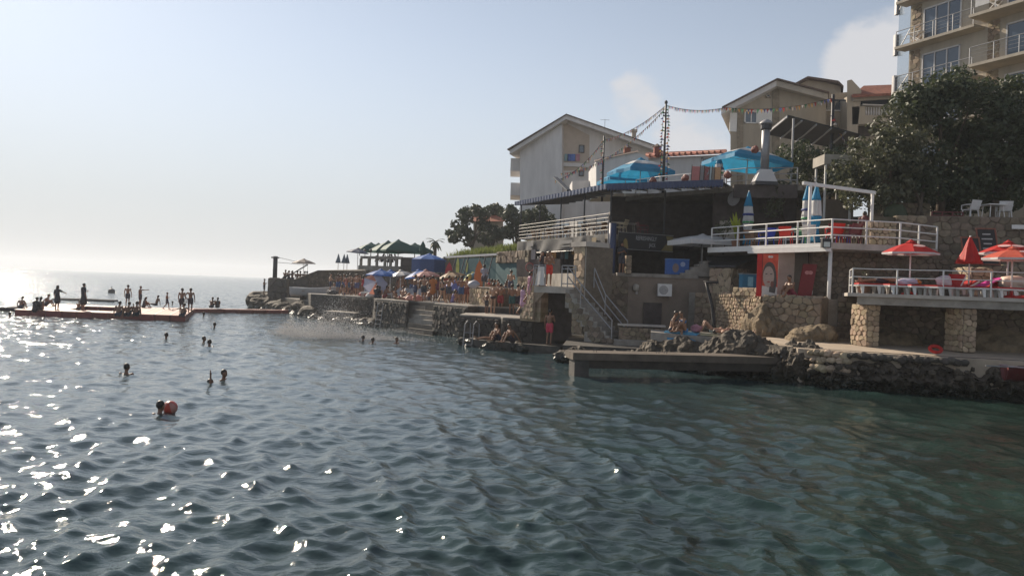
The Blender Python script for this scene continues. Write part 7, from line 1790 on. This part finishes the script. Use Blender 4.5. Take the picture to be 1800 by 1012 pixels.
# rz = 0 faces the camera; R(180) faces out to sea
RP = lambda px, py, z=.385: PZ(px, py, z)
gr = 'bathers on the raft'
P1 = [('woman in a wide dark skirt holding it out on the raft', 100, 546, R(170), 'stand', ('side', 'down'), True, 'dress', (.02, .02, .03), 1.72),
      ('tall figure in a long dark robe standing on the raft', 146, 546, R(140), 'stand', ('down', 'fold'), False, 'robe', (.02, .02, .025), 1.9),
      ('slim boy in dark trunks standing with arms hanging near the pointing boy', 224, 538, R(185), 'stand', 'down', False, 'shorts', (.02, .03, .05), 1.75),
      ('boy pointing sideways with an outstretched arm on the raft', 246, 539, R(90), 'stand', ('down', 'point'), False, 'shorts', (.02, .02, .04), 1.7),
      ('child walking alone towards the raft corner', 293, 544, R(120), 'walk', ('fold', 'down'), False, 'shorts', (.03, .03, .05), 1.35),
      ('broad man in trunks standing at the raft corner', 319, 551, R(170), 'stand', ('down', 'down'), False, 'shorts', (.02, .02, .03), 1.8),
      ('man with a hand on his hip beside the broad man on the raft', 334, 550, R(190), 'stand', ('down', 'hip'), False, 'shorts', (.03, .03, .05), 1.8),
      ('boy crouching at the very corner of the raft', 319, 557, R(175), 'crouch', ('side', 'side'), False, 'shorts', (.02, .02, .04), 1.7),
      ('broad shouldered bather sitting on the raft edge, left of three', 207, 556, R(180), 'sit', 'down', False, 'shorts', (.02, .02, .05), 1.8),
      ('bather with an arm lifted sitting in the middle of three on the raft edge', 223, 556, R(172), 'sit', ('face', 'down'), False, 'shorts', (.03, .03, .04), 1.75),
      ('broad bather sitting on the raft edge, right of three', 238, 556, R(185), 'sit', 'down', False, 'shorts', (.02, .03, .04), 1.8),
      ('girl sitting hunched behind the three on the raft', 252, 541, R(150), 'sit', 'knees', True, 'suit', (.03, .02, .03), 1.65),
      ('bather leaning back on one arm with legs stretched on the raft', 274, 537, R(-90), 'sit_fwd', 'back', False, 'shorts', (.02, .02, .04), 1.7),
      ('small child sitting on the raft beside the robed figure', 137, 545, R(180), 'sit', 'knees', False, 'shorts', (.02, .02, .04), 1.3),
      ('bather sitting wrapped in a dark towel on the raft left side', 60, 548, R(170), 'sit', 'knees', False, 'robe', (.03, .025, .03), 1.8),
      ('bather sitting beside the one in a towel, leaning forward', 70, 545, R(200), 'sit', 'fold', True, 'suit', (.03, .03, .03), 1.7),
      ('bather reclining with knees up near the raft left block', 80, 538, R(95), 'sit', 'back', False, 'shorts', (.03, .03, .05), 1.75),
      ('dark swimmer in the inflatable at the raft left side', 36, 542, R(180), 'sit', 'down', False, 'shorts', (.03, .03, .05), 1.6),
      ('bather sitting with bent head on the floating walkway', 371, 541, R(170), 'sit', 'knees', False, 'shorts', (.02, .03, .05), 1.75),
      ('second bather sitting close by on the floating walkway', 382, 541, R(195), 'sit', 'knees', True, 'suit', (.02, .02, .03), 1.7)]
for lab, px, py, rz, kd, arm, fem, cl_, col, h_ in P1: person(lab, RP(px, py), rz, kd, arm, fem, cl_, col, h_, group=gr, skin=3, hair='long' if fem else 'short')
# swimmers: only head and shoulders clear the water
gs = 'swimmers'
SW = [('swimmer holding a red and white beach ball', 281, 727, R(160), 'down', True), ('swimmer raising one arm out of the water', 393, 666, R(90), ('down', 'down'), False), ('lone swimmer between the raised arm and the ball', 222, 655, R(180), 'down', False), ('swimmer beyond the lone one, facing the raft', 292, 595, R(180), 'down', False),
      ('swimmer of a close pair, higher one', 358, 602, R(120), 'down', False), ('swimmer of a close pair, lower one with wet hair', 368, 608, R(200), 'down', True), ('small head of a child swimmer near the raft corner', 377, 575, R(180), 'down', False), ('swimmer close beside the white splash', 638, 599, R(180), 'down', False), ('dark haired swimmer facing the steps near the splash', 655, 603, R(150), 'down', False), ('swimmer facing the ladder near the standing bather', 697, 602, R(60), 'down', True), ('swimmer close under the quay wall', 780, 588, R(90), 'down', False), ('swimmer head beyond the raft corner', 358, 555, R(180), 'down', False), ('far swimmer close to the walking child', 303, 534, R(180), 'down', False), ('swimmer in the glitter left of the raft', 17, 556, R(160), 'down', False)]
for lab, px, py, rz, arm, fem in SW:
    p = PZ(px, py, 0); person(lab, p - Zv * 1.43, rz, 'stand', 'fold' if 'ball' in lab else arm, fem, 'briefs', (.03, .03, .05), 1.72, group=gs, skin=3)
p = PZ(369, 672, 0); pa2 = person('raised arm and shoulder of the waving swimmer', p - Zv * 1.62, R(100), 'stand', ('raise', 'down'), False, 'briefs', (.03, .03, .05), 1.72, group=gs, skin=3)
c = PZ(299, 723, 0) + Zv * .09; t = thing('beach_ball', 'red and white beach ball floating beside a swimmer', 'ball', c)
for k in range(6):
    mb = MB(); vs_ = []
    for i in range(9):
        for j in range(4):
            th, ph_ = math.pi * i / 8, 2 * math.pi * (k + j / 3) / 6; q_ = V((math.sin(th) * math.cos(ph_), math.sin(th) * math.sin(ph_), math.cos(th))); vs_.append(c + Matrix.Rotation(.6, 3, 'X') @ q_ * .165)
    mb.add(vs_, [(i * 4 + j, (i + 1) * 4 + j, (i + 1) * 4 + j + 1, i * 4 + j + 1) for i in range(8) for j in range(3)]).build('ball_panel', plain((.5, .07, .05) if k % 2 == 0 else (.45, .2, .16), .35), t, True)
# bathers near the jetty and on the ledges
gl_ = 'bathers on the ledges'
person('man in bright pink swim shorts standing at the foot of the stair', PX(965, 38.9, .38), R(150), 'stand', ('fold', 'down'), False, 'shorts', (.62, .05, .10), 1.75, 1, group=gl_)
person('bather leaning back on the low platform, stretching her legs to the water', PX(868, 40.2, .4), R(-70), 'sit_fwd', 'back', True, 'bikini', (.04, .03, .05), 1.68, 0, 'long', group=gl_)
person('bather sitting close behind the one stretching her legs', PX(878, 40.2, .4), R(-55), 'sit', 'knees', False, 'shorts', (.03, .03, .06), 1.72, 0, group=gl_)
person('bather sitting with an arm on his knee on the platform edge', PX(901, 39.2, .4), R(-60), 'sit', ('knees', 'back'), False, 'shorts', (.03, .02, .03), 1.75, 1, group=gl_)
person('woman with bent back sitting on the blue towel', PX(1180, 33.6, LZ + .05), R(70), 'sit_edge', 'fold', True, 'bikini', (.03, .03, .05), 1.68, 0, 'short', group=gl_)
person('bather in a blue swimsuit sitting across from the bent woman', PX(1203, 33.5, LZ + .05), R(-62), 'sit', 'knees', True, 'bikini', (.05, .2, .42), 1.66, 0, 'short', 'hair_brown', group=gl_)
person('bather lying with raised knees and pale bikini on the striped mat', PX(1252, 33.7, LZ + .06), R(-88), 'lie_knees', 'down', True, 'briefs', (.5, .55, .5), 1.66, 2, 'long', group=gl_)
person('man lying face up in blue swim shorts on the mat', PX(1288, 33.2, LZ - .0), R(92), 'lie', 'down', False, 'shorts', (.03, .05, .35), 1.76, 2, group=gl_)
person('person in dark red shorts hugging knees under the white deck', PX(1393, 34.0, KZ), R(-65), 'sit', 'knees', False, 'shorts', (.22, .02, .05), 1.78, 1, group=gl_)
person('person lying on the leftmost red lounger', lz(1556, .75) + Zv * .39, R(-97 + 0), 'lie', 'down', False, 'shorts', (.05, .03, .04), 1.72, 1, group=gl_)
person('waiter in a dark red shirt on the cafe deck by the portal frame', PX(1518, 37.0, UZ), R(150), 'stand', 'fold', False, 'shirt', (.12, .03, .03), 1.75, 1, group='people at the cafe')
person('bather in white clothes and a pale cap standing at the ladder', PX(690, 54.0, .12), R(-100), 'stand', ('fold', 'fold'), False, 'robe', (.38, .38, .42), 1.78, 1, 'cap', group=gl_)
# towels and mats under them
o = MB().extrude([PX(1167, 33.9, LZ + .03), PX(1226, 33.1, LZ + .03), PX(1224, 32.9, LZ - .35), PX(1200, 33.0, LZ - .48), PX(1176, 33.4, LZ - .36)], (.0, .05, 0)); single(o, 'beach_towel', plain((.05, .24, .42)), 'sky blue towel hanging over the rock ledge under the seated pair', 'towel')
o = MB().prism([xy(PX(1166, 33.85, 0)), xy(PX(1226, 33.05, 0)), xy(PX(1228, 34.3, 0)), xy(PX(1168, 35.0, 0))], LZ + .012, LZ + .045); single(o, 'beach_towel', plain((.10, .34, .5)), 'top of the blue towel spread on the ledge', 'towel')
o = MB().prism([xy(PX(1229, 33.2, 0)), xy(PX(1320, 32.5, 0)), xy(PX(1322, 33.6, 0)), xy(PX(1229, 34.4, 0))], LZ - .03, [LZ + .03, LZ - .02, LZ - .02, LZ + .03]); single(o, 'beach_mat', plain((.5, .45, .28)), 'long yellowish mat under the lying bathers', 'mat')
bundle('pink beach bag beside the seated bather', PX(1224, 33.6, LZ + .22), .22, .18, .17, plain((.36, .16, .2)), 420, 'beach_bag', 'bag')
# landing and bar
person('lifeguard in red shorts leaning on the landing rail', PX(964, 39.9, SZ), R(10), 'stand', ('fold', 'fold'), False, 'shorts', (.55, .03, .02), 1.75, 1, group='people at the cafe')
person('person in a dark shirt behind the leaning lifeguard', PX(951, 40.5, SZ), R(30), 'stand', 'face', False, 'shirt', (.03, .03, .04), 1.75, 1, group='people at the cafe')
person('barman in a dark shirt behind the stub pillar', PX(1092, 43.5, GZ), R(20), 'stand', 'fold', False, 'shirt', (.02, .02, .03), 1.75, 1, group='people at the cafe')
# the crowd on the promenade
gc = 'crowd on the promenade'
CR = [('boy standing apart at the edge of the promenade, arms down', 729, 51.5, QZ, R(120), 'stand', ('down', 'fold'), 0, 'shorts', (.04, .05, .12)), ('man in dark trunks turned away beside the orange towel', 744, 53, QZ, R(190), 'stand', 'hip', 0, 'shorts', (.05, .06, .08)), ('person wrapped in an orange towel', 760, 53.5, QZ, R(170), 'stand', 'fold', 0, 'dress', (.5, .17, .04)), ('woman in a dark bikini stepping along the promenade', 777, 50.5, QZ, R(150), 'walk', 'down', 1, 'bikini', (.02, .02, .03)), ('tall bather in trunks shading the eyes', 788, 50.2, QZ, R(160), 'stand', ('face', 'down'), 0, 'shorts', (.05, .05, .07)), ('man in blue swim shorts seen from behind', 810, 50, QZ, R(185), 'stand', 'fold', 0, 'shorts', (.03, .08, .2)), ('bather beside the man in blue shorts', 819, 51, QZ, R(170), 'stand', 'down', 0, 'shorts', (.2, .06, .05)),
      ('child standing at the corner of the front quay', 855, 45.6, 1.56, R(140), 'stand', ('down', 'hip'), 0, 'shorts', (.05, .04, .04)), ('tanned bather with arms folded beside the planter wall', 866, 46.2, 1.56, R(160), 'stand', 'fold', 0, 'briefs', (.05, .03, .03)), ('man in red briefs talking near the planter wall', 879, 46.6, 1.56, R(170), 'stand', ('fold', 'down'), 0, 'shorts', (.35, .04, .05)), ('man in dark green swim shorts seen from behind', 899, 46.0, 1.56, R(185), 'stand', 'fold', 0, 'shorts', (.02, .09, .09)), ('woman in a lilac dress walking to the stair', 918, 45.0, 1.56, R(110), 'walk', 'fold', 1, 'dress', (.45, .28, .42)), ('person in pink climbing the left flight', 931, 41.5, 2.3, R(90), 'walk', 'down', 1, 'dress', (.42, .2, .28)), ('dark haired bather just behind the lilac dress', 909, 46.4, 1.56, R(150), 'stand', 'down', 0, 'shorts', (.05, .04, .06)),
      ('bather in a pink cap holding a bag by the orange board', 850, 52, QZ + .9, R(170), 'stand', 'fold', 1, 'shirt', (.3, .3, .36)), ('bather sitting on the back steps by the mural', 868, 52.5, QZ + .7, R(10), 'sit', 'knees', 0, 'shorts', (.1, .1, .14)), ('pair of friends: one sitting left on the mural steps', 878, 52, QZ + .6, R(-20), 'sit', 'fold', 1, 'suit', (.12, .04, .06)), ('pair of friends: one sitting right on the mural steps', 887, 51.7, QZ + .6, R(20), 'sit', 'knees', 1, 'suit', (.03, .06, .12)), ('bather leaning against the bar wall', 897, 50.5, QZ + .5, R(160), 'stand', 'fold', 0, 'shorts', (.08, .08, .12)), ('sunbather in a red top behind the planter wall', 858, 50.5, QZ, R(10), 'stand', 'fold', 1, 'suit', (.45, .03, .06)), ('sunbather with a white hat behind the planter wall', 845, 51, QZ, R(170), 'sit', 'knees', 1, 'suit', (.3, .25, .25)),
      ('man drying himself beside the brown umbrella', 800, 53, QZ, R(150), 'stand', 'face', 0, 'shorts', (.1, .12, .18)), ('mother standing behind the stepping woman', 769, 54.5, QZ, R(180), 'stand', 'fold', 1, 'suit', (.2, .05, .08)), ('child with violet towel low beside the stepping woman', 795, 52, QZ, R(120), 'sit', 'knees', 1, 'suit', (.25, .2, .4)), ('bather crouched by his bag under the pink umbrella', 752, 56, QZ, R(160), 'crouch', 'knees', 0, 'shorts', (.06, .07, .12)), ('sunbather leaning back on a pale deck chair near the quay edge', 697, 57, QZ, R(110), 'sit_fwd', 'back', 1, 'bikini', (.06, .04, .06)), ('dark group member sitting with knees up at the quay edge', 707, 56.5, QZ, R(170), 'sit', 'knees', 0, 'shorts', (.03, .03, .05)), ('bather sitting bowed at the quay corner above the ladder', 661, 57.5, QZ, R(170), 'sit', 'knees', 0, 'shirt', (.02, .02, .03)), ('second bather sitting bowed at the quay corner', 667, 58, QZ, R(190), 'sit', 'fold', 1, 'suit', (.03, .03, .05)), ('sunburnt bather sitting below the patterned umbrella', 675, 58.5, QZ, R(120), 'sit', 'knees', 0, 'shorts', (.3, .06, .06)),
      ('bather in red standing under the far quay wall', 638, 62.5, QZ, R(180), 'stand', 'fold', 1, 'suit', (.4, .04, .05)), ('bather with a towel standing by the red one', 627, 64, QZ, R(170), 'stand', 'face', 0, 'shorts', (.1, .12, .25)), ('man in blue trunks on the far quay', 594, 67.5, QZ, R(190), 'stand', 'fold', 0, 'shorts', (.04, .08, .2)), ('bather bending beside the beached boat', 580, 68.5, QZ, R(100), 'stand', 'knees', 0, 'shorts', (.05, .05, .08)), ('woman in coral by the far quay wall', 609, 66, QZ, R(160), 'stand', 'hip', 1, 'suit', (.4, .12, .1)), ('slim bather next to the coral one', 615, 65.6, QZ, R(180), 'stand', 'down', 0, 'shorts', (.05, .09, .16)), ('bather sitting on the far quay with legs out', 604, 65, QZ, R(150), 'sit_fwd', 'back', 1, 'bikini', (.1, .1, .14)), ('child standing at the far quay near the splash', 618, 63.5, QZ, R(170), 'stand', 'fold', 0, 'shorts', (.12, .05, .05)), ('bather lying on a towel at the promenade edge', 725, 56.5, QZ, R(95), 'lie', 'down', 0, 'shorts', (.3, .08, .07)), ('bather lying beside the boy on the promenade', 711, 54.6, QZ, R(85), 'lie_knees', 'down', 1, 'bikini', (.35, .1, .12))]
for i, (lab, px, Y, z, rz, kd, arm, fem, cl_, col) in enumerate(CR): person(lab, PX(px, Y, z), rz, kd, arm, bool(fem), cl_, col, 1.25 if 'child' in lab and kd == 'stand' else (1.66 if fem else 1.74), group=gc, hair='long' if fem else 'short')
rndc = random.Random(21)
for i in range(34):
    px = 588 + i * 9.2 + rndc.uniform(-3, 3); Y = np.interp(px, [588, 640, 700, 780, 900], [69, 65, 60.5, 56.5, 50.5]) + rndc.uniform(.3, 1.6)
    fem = rndc.random() < .45; kd = rndc.choice(['stand', 'stand', 'sit', 'sit_fwd', 'walk'])
    cc_ = rndc.choice([('navy', (.05, .05, .1)), ('red', (.3, .05, .05)), ('black', (.03, .03, .04)), ('blue', (.1, .14, .28)), ('orange', (.35, .16, .1))])
    lb_ = 'sunbather %s in %s %s in the packed back crowd' % ({'stand': 'standing', 'walk': 'walking', 'sit': 'sitting knees up', 'sit_fwd': 'stretching legs'}[kd], cc_[0], 'swimsuit' if fem else 'swim shorts')
    person(lb_, PX(px, Y, QZ), rndc.uniform(0, 6.28), kd, rndc.choice(['fold', 'down', 'hip'] if kd in ('stand', 'walk') else ['knees', 'back', 'fold']), fem, 'suit' if fem else 'shorts', cc_[1], rndc.uniform(1.55, 1.8), group='packed crowd at the back of the promenade', hair='long' if fem else 'short')
for i, (px, lab, kd, arm) in enumerate(((500, 'person sitting hunched on the headland beside the hoist', 'sit', 'knees'), (507, 'person with a hand to the face on the headland', 'stand', 'face'), (513, 'person with arms on hips on the headland', 'stand', 'hip'), (522, 'stout person standing under the hoist boom', 'stand', 'fold'), (527, 'slim person beside the stout one on the headland', 'stand', 'down'), (535, 'person by the tan umbrella on the headland', 'stand', 'fold'), (539, 'second person by the tan umbrella on the headland', 'stand', 'hip'))):
    person(lab, PX(px, 80.5, 3.08 if kd == 'sit' else 2.2), R(170 + i * 7), kd, arm, False, 'shorts', (.03, .03, .05), 1.72, 3, group='people on the headland')
person('lone person climbing the rocks at the headland tip', PX(464, 79.2, 1.4), R(100), 'stand', 'fold', False, 'shorts', (.03, .03, .05), 1.6, 3, group='people on the headland')
for i, (px, lab) in enumerate(((661, 'guest leaning back at the bar terrace'), (671, 'guest in profile at the bar terrace table'), (683, 'guest behind the parapet under the big parasol'), (689, 'guest raising a drink at the bar terrace'), (697, 'guest sitting by the parasol pole on the bar terrace'))):
    person(lab, PX(px, 84.5, KT + .45), R(60 + 50 * i), 'sit', ('knees', 'face', 'fold', 'face', 'knees')[i], bool(i % 2), 'shirt', (.05, .05, .07), 1.72, 3, group='guests on the bar terrace', hair='long' if i % 2 else 'short')
mural_steps = MB().prism([xy(PX(858, 53.6, 0)), xy(PX(905, 51.0, 0)), xy(PX(907, 52.6, 0)), xy(PX(862, 55.4, 0))], QZ, QZ + .65); struct(mural_steps, 'mural_steps', 'concrete')
# small clutter: towels, bags, pale deck chairs along the promenade
rnd = random.Random(12)
tl2 = [('white towel heap near the patterned umbrella', 652, 59.5, (.6, .58, .56)), ('bright white bag under the grey umbrella', 712, 57.5, (.66, .64, .62)), ('white rolled towel beside the grey umbrella', 718, 57.2, (.66, .64, .62)), ('pink towel heap on the promenade edge', 722, 54.0, (.5, .25, .2)), ('pale bag on the planter wall', 833, 47.6, (.4, .4, .45)), ('red beach bag by the far quay wall', 640, 62.2, (.4, .05, .05)), ('dark rucksack at the boat slip', 585, 66.5, (.05, .05, .06)), ('second dark rucksack at the boat slip', 581, 66.7, (.06, .06, .07)), ('tan towel heap under the blue umbrellas', 690, 58.5, (.4, .33, .26)), ('coral towel by the standing boy', 735, 53.5, (.5, .2, .16)), ('striped towel heap by the pink umbrella', 742, 55.5, (.5, .45, .42))]
for i, (lab, px, Y, c_) in enumerate(tl2): bundle(lab, PX(px, Y, (QZ if px != 833 else 3.07) + .14), .34, .25, .2, plain(c_), 450 + i, 'beach_bag' if 'bag' in lab or 'rucksack' in lab else 'towel', 'bag' if 'bag' in lab or 'rucksack' in lab else 'towel')
for i, (px, Y, lab) in enumerate(((688, 60, 'pale folding lounger under the blue umbrellas'), (700, 59, 'pale folding lounger with raised back'), (716, 58.5, 'pale folding lounger beside the white bag'), (730, 57.6, 'pale folding lounger behind the boy'), (645, 61, 'pale folding lounger by the patterned umbrella'), (765, 56.5, 'pale folding lounger behind the orange towel'))):
    lounger(lab, PX(px, Y, QZ), R(-60 + 15 * i), R(45), plain((.42, .40, .40)), 'folding loungers on the promenade')
bpy.data.scenes.remove(TMP)
# ================================================================ summer haze over the bay
mh = bpy.data.materials.new('haze'); mh.use_nodes = True
hn, hl = mh.node_tree.nodes, mh.node_tree.links
hn.clear(); ho = hn.new('ShaderNodeOutputMaterial'); hv = hn.new('ShaderNodeVolumePrincipled')
hv.inputs['Color'].default_value = (.86, .92, 1, 1); hv.inputs['Density'].default_value = .00045; hv.inputs['Anisotropy'].default_value = .3
hl.new(hv.outputs[0], ho.inputs['Volume'])
tag(MB().box(-2500, -60, -4.2, 2500, 2700, 37.5).build('haze', mh), kind='stuff')
scene.cycles.volume_bounces = 0
